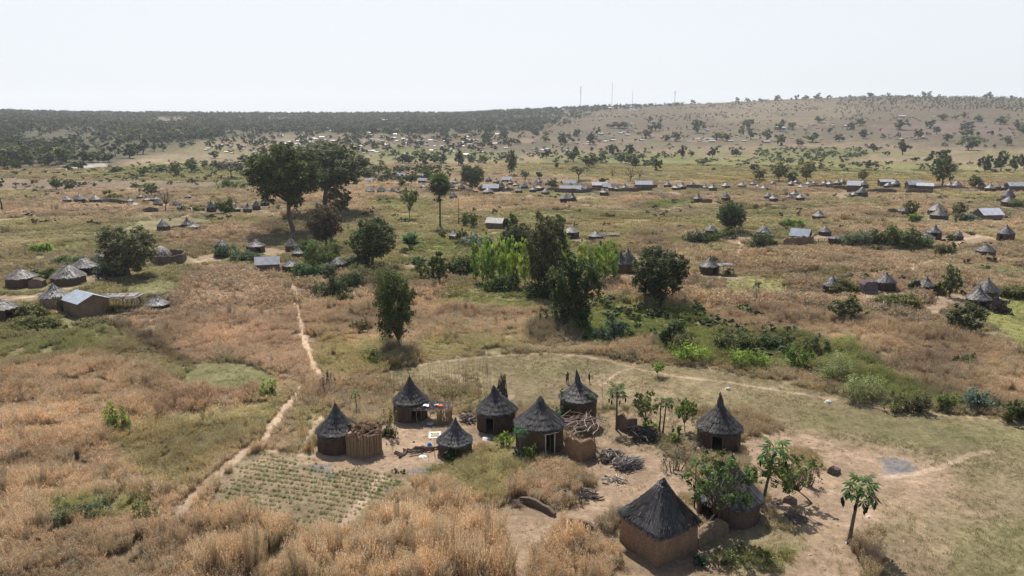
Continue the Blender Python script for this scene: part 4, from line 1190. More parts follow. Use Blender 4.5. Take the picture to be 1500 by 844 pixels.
# ------------------------------------------------------------------ metal-roofed houses
def gable_house(cx, ridge, eave, base, w, label, rz=0, ratio=.7, roofc=(.62, .66, .72), wallc=MUDR, group=None, cat='house', name='metal_roof_house', parts=True, door=False, thatch=False, rise=None, plaster=False):
    pf = P(cx, base); m_ = mpp(pf)
    L = w * m_; D = L * ratio
    c = back(pf, D / 2)
    Hw = max(1.2, zat(cx, eave, pf.x, pf.y) - c.z)
    Hr = rise if rise else min(max(.25, zat(cx, ridge, c.x, c.y) - c.z - Hw), D * .45)
    NO_GRASS.append((c.x, c.y, max(L, D) * .6))
    f_ = Vector((c.x, c.y, 0)).normalized()
    for q_ in (-.3, .3): NO_GRASS.append((c.x - f_.x * L * .7 + f_.y * L * q_, c.y - f_.y * L * .7 - f_.x * L * q_, L * .5))
    t = thing(name, label, cat, (c.x, c.y, c.z - .05), rz, group)
    wb = MB(); h = Hw + .05; x, y = L / 2, D / 2
    V = [(-x, -y, -.2), (x, -y, -.2), (x, y, -.2), (-x, y, -.2), (-x, -y, h), (x, -y, h), (x, y, h), (-x, y, h), (-x, 0, h + Hr), (x, 0, h + Hr)]
    F = [(0, 1, 5, 4), (2, 3, 7, 6), (1, 2, 6, 9, 5), (3, 0, 4, 8, 7)]
    wb.add(V, F)
    put('wall', wb.mesh('wall', M['plaster' if plaster else 'mud']), t, color=wallc)
    if parts:
        o = .28
        for s in (-1, 1):
            rb = MB()
            n = 18 if not thatch else 1
            V = []; F = []
            for i in range(n * 2 + 1):
                xx = -x - o + (L + 2 * o) * i / (2 * n)
                dz = (.035 if i % 2 else 0) if not thatch else 0
                V += [(xx, s * (y + o), h - o * Hr / y + dz + .03), (xx, 0, h + Hr + dz + .03), (xx, s * (y + o), h - o * Hr / y + dz - .01), (xx, 0, h + Hr + dz - .01)]
            for i in range(n * 2):
                b = 4 * i
                F += [(b, b + 4, b + 5, b + 1), (b + 2, b + 3, b + 7, b + 6), (b, b + 2, b + 6, b + 4)]
            F += [(0, 1, 3, 2), (8 * n, 8 * n + 2, 8 * n + 3, 8 * n + 1)]
            rb.add(V, F)
            put('roof_panel', rb.mesh('roof_panel', M['thatch' if thatch else 'metal']), t, color=roofc)
        if door:
            put('door', MB().box((x * .2, -y - .02, h * .42), (.9, .06, h * .84)).mesh('door', M['metal']), t, color=(.05, .04, .035))
    else:
        rb = MB(); o = .3
        rb.add([(-x - o, -y - o, h - .05), (x + o, -y - o, h - .05), (x + o, y + o, h - .05), (-x - o, y + o, h - .05), (-x - o, 0, h + Hr), (x + o, 0, h + Hr)], [(0, 1, 5, 4), (2, 3, 4, 5), (0, 4, 3), (1, 2, 5), (0, 3, 2, 1)])
        put('roof', rb.mesh('roof', M['metal']), t, color=roofc)
    t['_c'] = (c.x, c.y, c.z, L, D, Hw, Hr)
    return t

def mud_wall(pts, hpx, label, thick=.35, color=MUD, name='mud_wall', cat='wall', group=None, rag=.15, seed=3, hm=None, seg=.6):
    """freestanding earth wall along pixel points (feet); height from pixels at the first point or in metres"""
    W = [P(*q) for q in pts]
    h0 = hm or (zat(pts[0][0], pts[0][1] - hpx, W[0].x, W[0].y) - W[0].z)
    g = random.Random(seed)
    o0 = W[0].copy()
    for q in W:
        f_ = Vector((q.x, q.y, 0)).normalized(); k_ = 1.3 if q.y < 120 else 2.5
        NO_GRASS.append((q.x - f_.x * k_ * .6, q.y - f_.y * k_ * .6, k_))
    line = []
    for a, b in zip(W, W[1:]):
        n = max(2, int((b - a).length / seg))
        for i in range(n): line.append(a.lerp(b, i / n))
    line.append(W[-1])
    V = []; F = []
    for i, q in enumerate(line):
        d = (line[min(i + 1, len(line) - 1)] - line[max(i - 1, 0)]); d.z = 0; d.normalize()
        nr = Vector((-d.y, d.x, 0)) * (thick / 2) * g.uniform(.85, 1.15)
        e = 1 if 0 < i < len(line) - 1 else .7
        h = h0 * e * g.uniform(1 - rag, 1 + rag)
        z = gz(q.x, q.y)
        for k, (s, hh, f) in enumerate(((1, -.2, 1.2), (1, h * .95, .9), (.25, h, 1), (-.25, h, 1), (-1, h * .95, .9), (-1, -.2, 1.2))):
            p = q + nr * s * f
            V.append((p.x - o0.x, p.y - o0.y, z + hh - o0.z))
    for i in range(len(line) - 1):
        for k in range(5): F.append((6 * i + k, 6 * i + k + 1, 6 * (i + 1) + k + 1, 6 * (i + 1) + k))
    F.append((0, 1, 2, 3, 4, 5)); b = 6 * (len(line) - 1); F.append(tuple(b + k for k in (5, 4, 3, 2, 1, 0)))
    mb = MB().add(V, F)
    t = thing(name, label, cat, o0, 0, group, mb.mesh(name, M['mud']), color)
    return t

def stick(a, b, r=.03, bend=.1, seed=0, seg=5, n=5, taper=.4):
    g = random.Random(seed)
    a = Vector(a); b = Vector(b); L = (b - a).length
    pts = []
    for i in range(n):
        f = i / (n - 1)
        q = a.lerp(b, f)
        if 0 < i < n - 1: q = q + Vector((g.uniform(-1, 1), g.uniform(-1, 1), g.uniform(-.5, .5))) * L * bend * .5
        pts.append(q)
    return MB().tube(pts, [r * (1 - (1 - taper) * i / (n - 1)) for i in range(n)], seg)

STICKS = [stick((-.5, 0, 0), (.5, 0, 0), .016, .12, 40 + i).mesh('branch', M['wood']) for i in range(6)]
WOODC = [(.20, .17, .14), (.30, .25, .20), (.12, .10, .085), (.38, .33, .27)]
def heap(cx, cy, wpx, hm, n, label, name, cat, ang=None, dark=False, lenf=.8, thick=1.0, cols=None, dep=.6):
    p = P(cx, cy); W = wpx * mpp(p)
    t = thing(name, label, cat, (p.x, p.y, p.z), 0)
    for i in range(n):
        a = rnd.uniform(0, PI) if ang is None else ang + rnd.gauss(0, .28)
        L = W * lenf * rnd.uniform(.5, 1)
        k = thick * rnd.uniform(.7, 1.4)
        z = hm * (i / n) * rnd.uniform(.6, 1) + .05
        f = 1 - .6 * i / n
        c_ = rnd.choice(cols or (WOODC[:3] if not dark else [(.06, .05, .042), (.09, .075, .06)]))
        put('branch', STICKS[i % 6], t, (rnd.uniform(-.35, .35) * W * f, rnd.uniform(-.5, .5) * W * dep * f, z), rot=(0, rnd.uniform(-.18, .18), a), scale=(L, L * k, L * k), color=c_)
    return t

# ------------------------------------------------------------------ people
def figure(cx, feet, head, label, pose='stand', shirt=(.12, .14, .08), pants=(.05, .05, .06), face=0, height=None):
    p = P(cx, feet)
    H = height or (zat(cx, head, p.x, p.y) - p.z)
    s = H / 1.7 if pose == 'stand' else H / 1.15
    t = thing('person', label, 'person', (p.x, p.y, p.z), face)
    if pose == 'stand':
        J = {'pelvis': (0, 0, .92), 'waist': (0, 0, 1.08), 'chest': (0, .01, 1.3), 'neck': (0, 0, 1.47), 'head': (0, -.02, 1.56), 'crownj': (0, -.01, 1.66)}
        legs = [((.09, 0, .88), (.11, -.03, .48), (.11, .02, .09), (.12, -.12, .03)), ((-.09, 0, .88), (-.12, .05, .48), (-.12, .10, .09), (-.13, -.03, .03))]
        arms = [((.19, 0, 1.40), (.25, .03, 1.13), (.20, -.14, .98), (.16, -.22, .99)), ((-.19, 0, 1.40), (-.25, .04, 1.13), (-.26, -.02, .88), (-.26, -.05, .80))]
    else:
        J = {'pelvis': (0, 0, .25), 'waist': (0, -.02, .42), 'chest': (0, -.06, .68), 'neck': (0, -.10, .86), 'head': (0, -.13, .96), 'crownj': (0, -.13, 1.06)}
        legs = [((.1, -.04, .24), (.16, -.42, .42), (.13, -.55, .08), (.13, -.68, .04)), ((-.1, -.04, .24), (-.16, -.40, .40), (-.13, -.52, .08), (-.13, -.65, .04))]
        arms = [((.18, -.06, .78), (.24, -.16, .55), (.16, -.36, .50), (.12, -.42, .48)), ((-.18, -.06, .78), (-.24, -.18, .55), (-.16, -.38, .50), (-.12, -.44, .48))]
    V = []; E = []; Rd = []
    def a(v, r_, par=None):
        V.append(v); Rd.append(r_)
        if par is not None: E.append((par, len(V) - 1))
        return len(V) - 1
    pe = a(J['pelvis'], .13); wa = a(J['waist'], .115, pe); ch = a(J['chest'], .14, wa); ne = a(J['neck'], .052, ch); he = a(J['head'], .085, ne); a(J['crownj'], .075, he)
    for L in legs:
        q = a(L[0], .085, pe); q = a(L[1], .058, q); q = a(L[2], .036, q); a(L[3], .03, q)
    hands = []
    for A in arms:
        q = a(A[0], .052, ch); q = a(A[1], .038, q); q = a(A[2], .026, q); q = a(A[3], .024, q)
        d = (Vector(A[3]) - Vector(A[2])).normalized(); sd_ = d.cross(Vector((0, 0, 1))); sd_ = sd_.normalized() if sd_.length > .1 else Vector((1, 0, 0))
        for i, fl in enumerate((.07, .08, .075, .06)):
            st = Vector(A[3]) + sd_ * (i - 1.5) * .017
            f1 = a(tuple(st + d * fl * .6), .009, q); a(tuple(st + d * fl + Vector((0, 0, -.012))), .008, f1)
        a(tuple(Vector(A[2]).lerp(Vector(A[3]), .5) + sd_ * .045), .009, q)
    me = bpy.data.meshes.new('body')
    me.from_pydata([tuple(c * s for c in v) for v in V], E, [])
    me.materials.append(M['skin'])
    o = put('body', me, t)
    md = o.modifiers.new('skin', 'SKIN')
    for i, sv in enumerate(me.skin_vertices[0].data):
        sv.radius = (Rd[i] * s, Rd[i] * s); sv.use_root = (i == 0)
    o.modifiers.new('sub', 'SUBSURF').levels = 1
    def V3(q): return tuple(c * s for c in q)
    mb = MB().tube([V3(J['pelvis']), V3(J['waist']), V3(J['chest']), V3((J['neck'][0], J['neck'][1], J['neck'][2] - .05))], [.165 * s, .15 * s, .185 * s, .09 * s], 10)
    for A in arms: mb.tube([V3(A[0]), tuple(Vector(V3(A[0])).lerp(Vector(V3(A[1])), .7))], [.075 * s, .065 * s], 7)
    put('shirt', mb.mesh('shirt', M['cloth'], True), o, color=shirt)
    mb = MB().tube([V3((J['pelvis'][0], J['pelvis'][1], J['pelvis'][2] + .08)), V3(J['pelvis'])], [.15 * s, .165 * s], 9)
    for L in legs: mb.tube([V3(L[0]), V3(L[1]), tuple(Vector(V3(L[1])).lerp(Vector(V3(L[2])), .3))], [.115 * s, .085 * s, .075 * s], 8)
    put('trousers', mb.mesh('trousers', M['cloth'], True), o, color=pants)
    hb = crown([(J['head'][0] * s, (J['head'][1] + .02) * s, (J['head'][2] + .08) * s, .095 * s, .1 * s, .08 * s)], 160, .02 * s, 3, 0, .9)
    put('hair', hb.mesh('hair', M['leaf']), o, color=(.012, .010, .009))
    return t
ORD = ['first', 'second', 'third', 'fourth', 'fifth', 'sixth', 'seventh', 'eighth', 'ninth', 'tenth', 'eleventh', 'twelfth', 'thirteenth', 'fourteenth', 'fifteenth', 'sixteenth', 'seventeenth', 'eighteenth', 'nineteenth']
TENS = ['', '', 'twenty', 'thirty', 'forty', 'fifty', 'sixty', 'seventy', 'eighty', 'ninety']
def ordinal(k):
    if k < 19: return ORD[k]
    k += 1; t_, u_ = divmod(k, 10)
    h = 'hundred-and-' if t_ >= 10 else ''; t_ %= 10
    if t_ < 2: return h + ORD[(t_ * 10 + u_ - 1) % 19]
    return h + (TENS[t_][:-1] + 'ieth' if u_ == 0 else TENS[t_] + '-' + ORD[u_ - 1])

# ================================================================== the near compound
hutA = hut(496, 588, 641, 667, 62, 'round mud hut with swooping dark roof, joined to a millet-stalk enclosure', prof='soft', hi=True)
hutB = hut(602, 549, 595, 620, 53, 'round mud hut with tall pointed roof beside a cluttered stick porch', door=(18, .95, 1.35), prof='soft', hi=True, wall=(.105, .073, .053))
hutC = hut(727, 563, 610, 637, 61, 'mud hut with open doorway and pale cord tied round its roof peak', door=(-20, .75, 1.45), hi=True, prof=.24)
hutD = hut(667, 610, 656, 673, 53, 'smallest hut of the compound, conical roof over very low walls, bush at its foot', prof='soft', hi=True, tone=(.062, .057, .055))
hutE = hut(790, 579, 633, 667, 75, 'wide hut with short roof knob and pale door frame beside a branch canopy', door=(26, .8, 1.5), hi=True, frame=(.42, .40, .38), prof=.20)
hutF = hut(846, 541, 592, 630, 57, 'hut with very tall spire roof, half hidden under green creeper', hi=True, prof=.45)
hutG = hut(1051, 574, 637, 664, 67, 'hut with tall leaning spire and dark doorway, standing apart beside the pale field', door=(-3, .85, 1.55), hi=True, prof=.36)
_q = P(960, 830)
hutH = hut(962, 697, 790, 831, 127, 'large square mud hut with four-sided thatch roof beside the tall grass', hi=True, sq=1, rz=math.atan2(-_q.y, -_q.x), ratio=.90, strands=5200, wall=(.27, .175, .11), prof=.15)
hutI = hut(1064, 664, 745, 775, 97, 'hut with gaping dark entrance under a leafy tree, low wall in front', door=(-38, 1.7, 1.9), hi=True, strands=3600, tone=(.075, .072, .07), wall=(.10, .072, .054), prof=.2)

# stalk enclosure against hut A
def stalk_enclosure():
    x, y, z, Rr, Rw, Hw, Hr = hutA['_c']
    p = P(534, 671); W = 24 * mpp(p)
    c = back(p, W)
    t = thing('stalk_enclosure', 'curved enclosure of upright millet stalks heaped with brown straw', 'enclosure', (c.x, c.y, c.z))
    h = zat(534, 640, p.x, p.y) - p.z
    ms = [stick((0, 0, -.1), (rnd.uniform(-.1, .1), rnd.uniform(-.1, .1), 1.0), .045, .04, i, 5, 3, .7).mesh('stalk', M['stalk']) for i in range(6)]
    n = 170
    toc = math.atan2(-c.y, -c.x)
    for i in range(n):
        a = toc + (-2.0 + 4.1 * i / n)
        q = W * (1 + .03 * math.sin(i * 5.1)) * (1.05 if i % 2 else 1.0)
        put('stalk', ms[i % 6], t, (q * math.cos(a), q * math.sin(a), 0), rot=(rnd.uniform(-.05, .05), rnd.uniform(-.05, .05), rnd.uniform(0, 6)), scale=(1.2, 1.2, h * rnd.uniform(.9, 1.1)))
    put('lining', MB().tube([(0, 0, -.1), (0, 0, h * .9)], [W * .97, W * .96], 24).mesh('lining', M['stalk'], True), t)
    g = np.random.default_rng(4)
    bl = [(W * .75 * math.cos(a) * f, W * .75 * math.sin(a) * f, h * 1.0 + .25 * (1 - f), .66, .66, .46) for a, f in [(k * .9, 1.0 if k % 2 else .45) for k in range(9)]]
    sp = crown(bl, 3600, .13, 8, 0, .5).mesh('straw_pile', M['leaf'])
    o = put('straw_pile', sp, t, color=(.24, .165, .105)); o['kind'] = 'stuff'
    put('pole', stick((-.2 * W, -W * .95, h * .95), (W * 1.05, -W * .5, h * 1.25), .06, .1, 3).mesh('pole', M['wood']), t, rz=0, color=(.34, .27, .2))
    put('bed_floor', MB().tube([(0, 0, h * .9), (0, 0, h * .98)], [W * .98, W * .98], 20).mesh('bed_floor', M['stalk']), t)
stalk_enclosure()

def porch():
    p = P(626, 621); m_ = mpp(p)
    t = thing('porch_shelter', 'stick porch roofed with scraps, built against the hut with tallest point behind the mat', 'shelter', (p.x, p.y, p.z))
    h = zat(626, 602, p.x, p.y) - p.z
    xs = [(-1.0, 0), (.35, -.1), (1.25, .05), (-.9, 1.9), (1.3, 2.0), (2.0, 1.0)]
    for i, (a, b) in enumerate(xs):
        put('post', stick((a, b, -.1), (a + rnd.uniform(-.15, .15), b, h + .05), .055, .08, i).mesh('post', M['wood']), t, color=(.25, .2, .15))
    g = random.Random(2)
    for i in range(26):
        a = g.uniform(-1.2, 1.9); b = g.uniform(0, 2)
        put('roof_pole', STICKS[i % 6], t, (.4 + g.uniform(-.4, .4), b, h + .08 + g.uniform(0, .12)), rot=(0, g.uniform(-.05, .05), g.uniform(-.25, .25)), scale=(3.2, 2.6, 2.6), color=WOODC[i % 4])
    o = put('scrap_thatch', crown([(.4, 1.1, h + .2, 1.7, 1.1, .13), (-.8, .9, h + .25, .9, .9, .14)], 1500, .16, 5, 0, .1).mesh('scrap_thatch', M['leaf']), t, color=(.24, .21, .19)); o['kind'] = 'stuff'
    ms = [stick((0, 0, -.1), (rnd.uniform(-.1, .1), rnd.uniform(-.1, .1), 1.0), .04, .05, 60 + i, 5, 3, .7).mesh('stalk', M['stalk']) for i in range(5)]
    for i in range(52):
        f = i / 51
        if f < .5: a, b = 1.0 + 1.2 * f * 2, .0 + .25 * f
        else: a, b = 2.2 + .25 * (f - .5), .1 + 3.2 * (f - .5)
        put('stalk', ms[i % 5], t, (a, b, 0), rot=(rnd.uniform(-.07, .07), rnd.uniform(-.07, .07), 0), scale=(1.1, 1.1, h * rnd.uniform(.85, 1.12)))
    # what lies on it
    def cloth(x, y, z, w, d, col, name, label, cat):
        g = random.Random(int(x * 100)); V = []; n = 5
        for i in range(n):
            for j in range(n):
                V.append(((i / (n - 1) - .5) * w + g.uniform(-.03, .03), (j / (n - 1) - .5) * d + g.uniform(-.03, .03), g.uniform(0, .1)))
        F = [(i * n + j, (i + 1) * n + j, (i + 1) * n + j + 1, i * n + j + 1) for i in range(n - 1) for j in range(n - 1)]
        top = list(V); k = len(V)
        V = V + [(a, b, c - .03) for a, b, c in V]
        F = F + [tuple(k + q for q in f[::-1]) for f in F]
        return thing(name, label, cat, (p.x + x, p.y + y, p.z + z), 0, None, MB().add(V, F).mesh(name, M['cloth']), col)
    cloth(-.15, .5, h + .36, .62, .5, (.78, .78, .82), 'white_cloth', 'white folded cloth lying on the scrap roof of the stick porch', 'cloth')
    cloth(.9, .7, h + .34, .4, .4, (.55, .5, .5), 'pale_rag', 'pinkish pale rag on the porch roof next to the orange tub', 'rag')
    b = MB().tube([(0, 0, 0), (0, 0, .22)], [.17, .22], 12)
    thing('orange_tub', 'small orange plastic tub on the porch roof end', 'tub', (p.x + 1.35, p.y + .45, p.z + h + .22), 0, None, b.mesh('orange_tub', M['cloth']), (.75, .14, .03))
    b = MB().tube([(0, 0, 0), (0, 0, .1), (0, 0, .16)], [.2, .34, .36], 12)
    thing('enamel_basin', 'grey enamel basin on the ground under the stick porch', 'basin', (p.x + .3, p.y - .25, p.z), 0, None, b.mesh('enamel_basin', M['cloth']), (.4, .42, .46))
    return cloth
cloth = porch()

def canopy():
    p = P(842, 668); c = back(p, 1.6)
    t = thing('branch_canopy', 'flat canopy of bare crooked branches on posts beside the widest roof', 'canopy', (c.x, c.y, c.z))
    h = 2.15
    for i, (a, b) in enumerate(((-2.4, -.9), (-2.2, 2.2), (.1, 2.4), (1.9, 2.2), (1.8, .2), (-.9, -1.1))):
        put('post', stick((a, b, -.1), (a, b, h), .07, .06, i + 5).mesh('post', M['wood']), t, color=(.2, .16, .12))
    g = random.Random(9)
    for i in range(46):
        a = g.choice([g.gauss(.35, .25), g.gauss(-.35, .3), g.gauss(1.2, .3)])
        L = g.uniform(1.6, 4.2)
        put('branch', STICKS[i % 6], t, (g.uniform(-1.9, 1.9), g.uniform(-.8, 2.4), h + g.uniform(.0, .3)), rot=(g.uniform(-.2, .2), g.uniform(-.07, .07), a), scale=(L, 3.2 * g.uniform(.7, 1.2), 3.2), color=g.choice([(.30, .20, .16), (.24, .17, .14), (.34, .27, .22)]))
canopy()
mud_wall([(829, 664), (850, 677), (871, 668)], 35, 'orange-brown ragged mud wall with a broken lower edge below the branch canopy', .3, (.27, .165, .095), rag=.07, hm=2.0, seg=.5)
mud_wall([(763, 735), (786, 743), (813, 757)], 9, 'long low eroded mud wall stump beside the dry grass clump', .3, (.13, .095, .075), rag=.25, seed=5)
mud_wall([(834, 768), (853, 775), (873, 783)], 13, 'short low mud wall stump near the square hut', .32, (.14, .10, .08), rag=.15, seed=6)
mud_wall([(1018, 800), (1036, 790), (1062, 778)], 22, 'rounded low mud wall joining the square hut to the tree hut', .7, (.20, .145, .10), rag=.1, seed=7)
mud_wall([(906, 627), (918, 632), (931, 627)], 22, 'broken mud wall remnant behind the heap of dark brush', .4, (.17, .12, .09), rag=.3, seed=8)
mud_wall([(1215, 692), (1221, 695), (1226, 691)], 9, 'small dark mud stump standing alone by the bare path', .6, (.10, .08, .07), rag=.35, seed=9)
mud_wall([(1150, 733), (1157, 736), (1162, 733)], 8, 'low dark earth lump near the papaya with long trunk', .6, (.17, .12, .09), rag=.3, seed=10)

heap(686, 617, 30, .75, 44, 'round pile of brown firewood between two huts', 'firewood_pile', 'firewood', thick=3.4, lenf=.75)
heap(896, 673, 46, .8, 40, 'large woodpile of grey dead branches spilling onto bare soil', 'woodpile', 'woodpile', ang=.5, thick=4.0, lenf=.75)
heap(923, 684, 40, .95, 90, 'grey bundle of old thatch stalks lying on the branch woodpile', 'thatch_bundle', 'thatch bundle', ang=.4, thick=1.7, lenf=.95, cols=[(.26, .23, .21), (.19, .17, .155), (.32, .29, .27)], dep=.45)
heap(945, 640, 62, .95, 80, 'heap of nearly black brushwood beside the fence post', 'brush_heap', 'brush heap', thick=3.6, lenf=.5, dark=True)
heap(612, 662, 70, .18, 10, 'long crooked poles laid together on the bare yard', 'pole_bundle', 'poles', ang=.32, thick=2.6, lenf=.95, cols=[(.16, .12, .095), (.22, .17, .135)], dep=.22)
heap(556, 637, 30, .25, 9, 'few dead branches behind the straw-topped enclosure', 'dead_branches', 'branches', ang=.3, thick=3.0, dep=.3)
heap(862, 726, 44, .4, 16, 'dead grey branches scattered between grass clump and square hut', 'dead_branches', 'branches', ang=-.5, thick=3.0, cols=[(.24, .2, .17), (.1, .08, .07)])
heap(905, 706, 40, .3, 9, 'bleached crooked limbs lying below the woodpile', 'dead_branches', 'branches', ang=-.6, thick=4.5, cols=[(.42, .36, .29)])
heap(757, 741, 28, .6, 40, 'tangled brown twigs piled at the end of the long wall stump', 'brush_heap', 'brush heap', thick=2.6, lenf=.45, cols=[(.15, .11, .085), (.2, .15, .12)])
heap(1165, 760, 50, .2, 12, 'thin dead twigs in the shade below the thin tree', 'dead_branches', 'branches', thick=2.4, cols=[(.14, .11, .09)])
heap(310, 662, 26, .3, 30, 'pale heap of cut grass beside the footpath', 'grass_heap', 'grass heap', thick=3.0, lenf=.5, cols=[(.5, .38, .24)])
heap(1266, 720, 14, .1, 2, 'single broken stick lying beside the papaya hung with dead leaves', 'fallen_stick', 'stick', ang=.6, thick=5, lenf=.7)
# stick stook behind hut C
p_ = P(736, 580)
t_ = thing('stick_stook', 'dark upright stook of millet stalks standing behind the corded hut', 'stook', (p_.x, p_.y, p_.z))
for i in range(42):
    a = rnd.uniform(0, 6.28); q = rnd.uniform(.1, .75)
    put('stalk', stick((q * math.cos(a), q * math.sin(a), 0), (q * .3 * math.cos(a) + .3 * math.sin(a * 3), q * .4 * math.sin(a), rnd.uniform(1.6, 2.7)), .05, .1, i, 4, 3, .4).mesh('stalk', M['wood']), t_, color=(.085, .065, .055))
p_ = P(966, 632)
thing('fence_post', 'single tall dark post between the brush heap and saplings', 'post', (p_.x, p_.y, p_.z), 0, None, stick((0, 0, -.2), (.05, 0, zat(966, 587, p_.x, p_.y) - p_.z), .10, .03, 3, 7).mesh('fence_post', M['wood']), (.085, .075, .065))
for cx, a, b, lb in ((941, 600, 630, 'thin dead snag standing beside the brush heap'), (1243, 0, 0, '')):
    if lb:
        p_ = P(cx, b)
        thing('dead_snag', lb, 'snag', (p_.x, p_.y, p_.z), 0, None, stick((0, 0, 0), (.2, 0, zat(cx, a, p_.x, p_.y) - p_.z), .04, .1, 4).mesh('dead_snag', M['wood']), (.2, .16, .13))
# drying mat in the yard: pale frame round a darker heap
p_ = P(637, 638)
mb = MB()
for (x0, x1, y0, y1) in ((-.62, .62, -.62, -.42), (-.62, .62, .42, .62), (-.62, -.42, -.42, .42), (.42, .62, -.42, .42)):
    mb.box(((x0 + x1) / 2, (y0 + y1) / 2, .04), (x1 - x0, y1 - y0, .05))
t_ = thing('drying_sheet', 'white sheet with grain heaped in its middle on the bare yard', 'sheet', (p_.x, p_.y, p_.z), .1)
put('sheet', mb.mesh('sheet', M['cloth']), t_, color=(.72, .68, .6), scale=(.95, 1.2, 1))
put('grain', MB().tube([(0, 0, 0), (0, 0, .06), (0, 0, .12)], [.5, .4, .1], 16).mesh('grain', M['cloth']), t_, color=(.33, .29, .2), scale=(.95, 1.2, 1))
def rag(cx, cy, s, col, name, label, cat, h=.12):
    p = P(cx, cy); g = random.Random(int(cx))
    pts = [(g.uniform(-.5, .5) * s, g.uniform(-.5, .5) * s) for _ in range(1)]
    mb = MB(); n = 9
    V = [(0, 0, h * 1.1)] + [(math.cos(2 * PI * i / n) * s * .3 * g.uniform(.6, 1.2), math.sin(2 * PI * i / n) * s * .3 * g.uniform(.6, 1.2), h * g.uniform(.6, 1)) for i in range(n)] + [(math.cos(2 * PI * i / n) * s * .55 * g.uniform(.6, 1.1), math.sin(2 * PI * i / n) * s * .5 * g.uniform(.6, 1.1), -.02) for i in range(n)]
    F = [(0, 1 + i, 1 + (i + 1) % n) for i in range(n)] + [(1 + i, 1 + n + i, 1 + n + (i + 1) % n, 1 + (i + 1) % n) for i in range(n)]
    return thing(name, label, cat, p, 0, None, mb.add(V, F).mesh(name, M['cloth']), col)
rag(619, 669, .8, (.8, .78, .76), 'white_sack', 'crumpled white sack on the yard near the smallest hut', 'sack')
rag(629, 653, .5, (.08, .28, .62), 'blue_cloth', 'bright blue cloth thrown over the long poles', 'cloth', .35)
rag(712, 643, 1.0, (.62, .6, .56), 'pale_sack', 'pale rumpled sack at the corner of the corded hut', 'sack', .2)
rag(570, 634, .5, (.55, .48, .4), 'plastic_can', 'small pale can beside the dead branches of the yard', 'can', .3)
rag(559, 639, .35, (.5, .08, .04), 'red_scrap', 'small red scrap on the yard edge', 'scrap', .12)
rag(583, 651, .3, (.1, .09, .1), 'dark_stone', 'small dark stone in the middle of the yard', 'stone')
rag(573, 652, .28, (.12, .16, .25), 'bluish_scrap', 'tiny bluish scrap beside the enclosure foot', 'scrap')
rag(606, 648, .3, (.1, .08, .07), 'dark_lump', 'tiny dark lump between poles and drying sheet', 'lump')
rag(1246, 797, .7, (.6, .68, .78), 'white_bag', 'white and blue plastic bag at the papaya foot', 'bag', .3)
rag(1272, 758, .35, (.55, .5, .45), 'pale_stone', 'pale stone on stony ground beside the fallen stick', 'stone')
rag(1268, 750, .35, (.09, .07, .06), 'dark_stone', 'dark stone above the pale stone near the papaya', 'stone')
rag(1140, 738, .5, (.13, .11, .10), 'flat_stone', 'flat dark stone on the path by the long papaya trunk', 'stone')
rag(1066, 571, .9, (.5, .46, .4), 'pale_rock', 'pale rock in the field just beyond the leaning spire', 'rock', .3)
rag(1214, 590, 1.0, (.45, .42, .36), 'pale_rock', 'pale rock beside the far end of the footpath', 'rock', .3)

papaya(1250, 706, 1243, 797, 68, 'papaya tree on bare soil ringed by hanging dead leaves', 18, 11)
papaya(1128, 655, 1117, 739, 58, 'papaya tree with long bare trunk rising behind the tree hut', 14, 2, (.08, .15, .04))
papaya(902, 568, 903, 630, 38, 'papaya tree beside the broken wall, few dead leaves below', 14, 6)
papaya(522, 574, 523, 608, 20, 'small papaya tree behind the straw-topped enclosure', 11, 2, (.12, .17, .05))
papaya(974, 586, 971, 634, 28, 'dark dense papaya beside the tall post', 16, 2, (.06, .11, .035))
papaya(762, 628, 762, 672, 28, 'short papaya shading the wide hut wall', 12, 0, (.055, .12, .05))
papaya(1016, 676, 1017, 744, 26, 'thin papaya at the entrance of the tree hut', 8, 2, (.09, .15, .04))
tree('airy', 1050, 660, 782, 104, 'leafy tree spreading over the roof of the gaping hut', col=(.115, .165, .05), vi=0, base_x=1028)
tree('airy', 1148, 655, 737, 92, 'thin lime tree with crooked grey stem beside the bare yard', col=(.16, .22, .055), vi=1, base_x=1190)
tree('thin', 1003, 583, 632, 36, 'spindly fresh green sapling beyond the tall post', col='fresh', vi=2)
tree('thin', 945, 572, 632, 40, 'feathery olive sapling above the brush heap', col='olive', vi=0)
tree('thin', 963, 529, 552, 22, 'lone spindly sapling on the footpath in the pale field', col='lime', vi=1)
leafy_heap(842, 577, 625, 54, 'creeper with broad leaves climbing the spire hut', (.085, .135, .055), 1300, .17, 'creeper', 'creeper', 5, depth=.22, fill=.75)
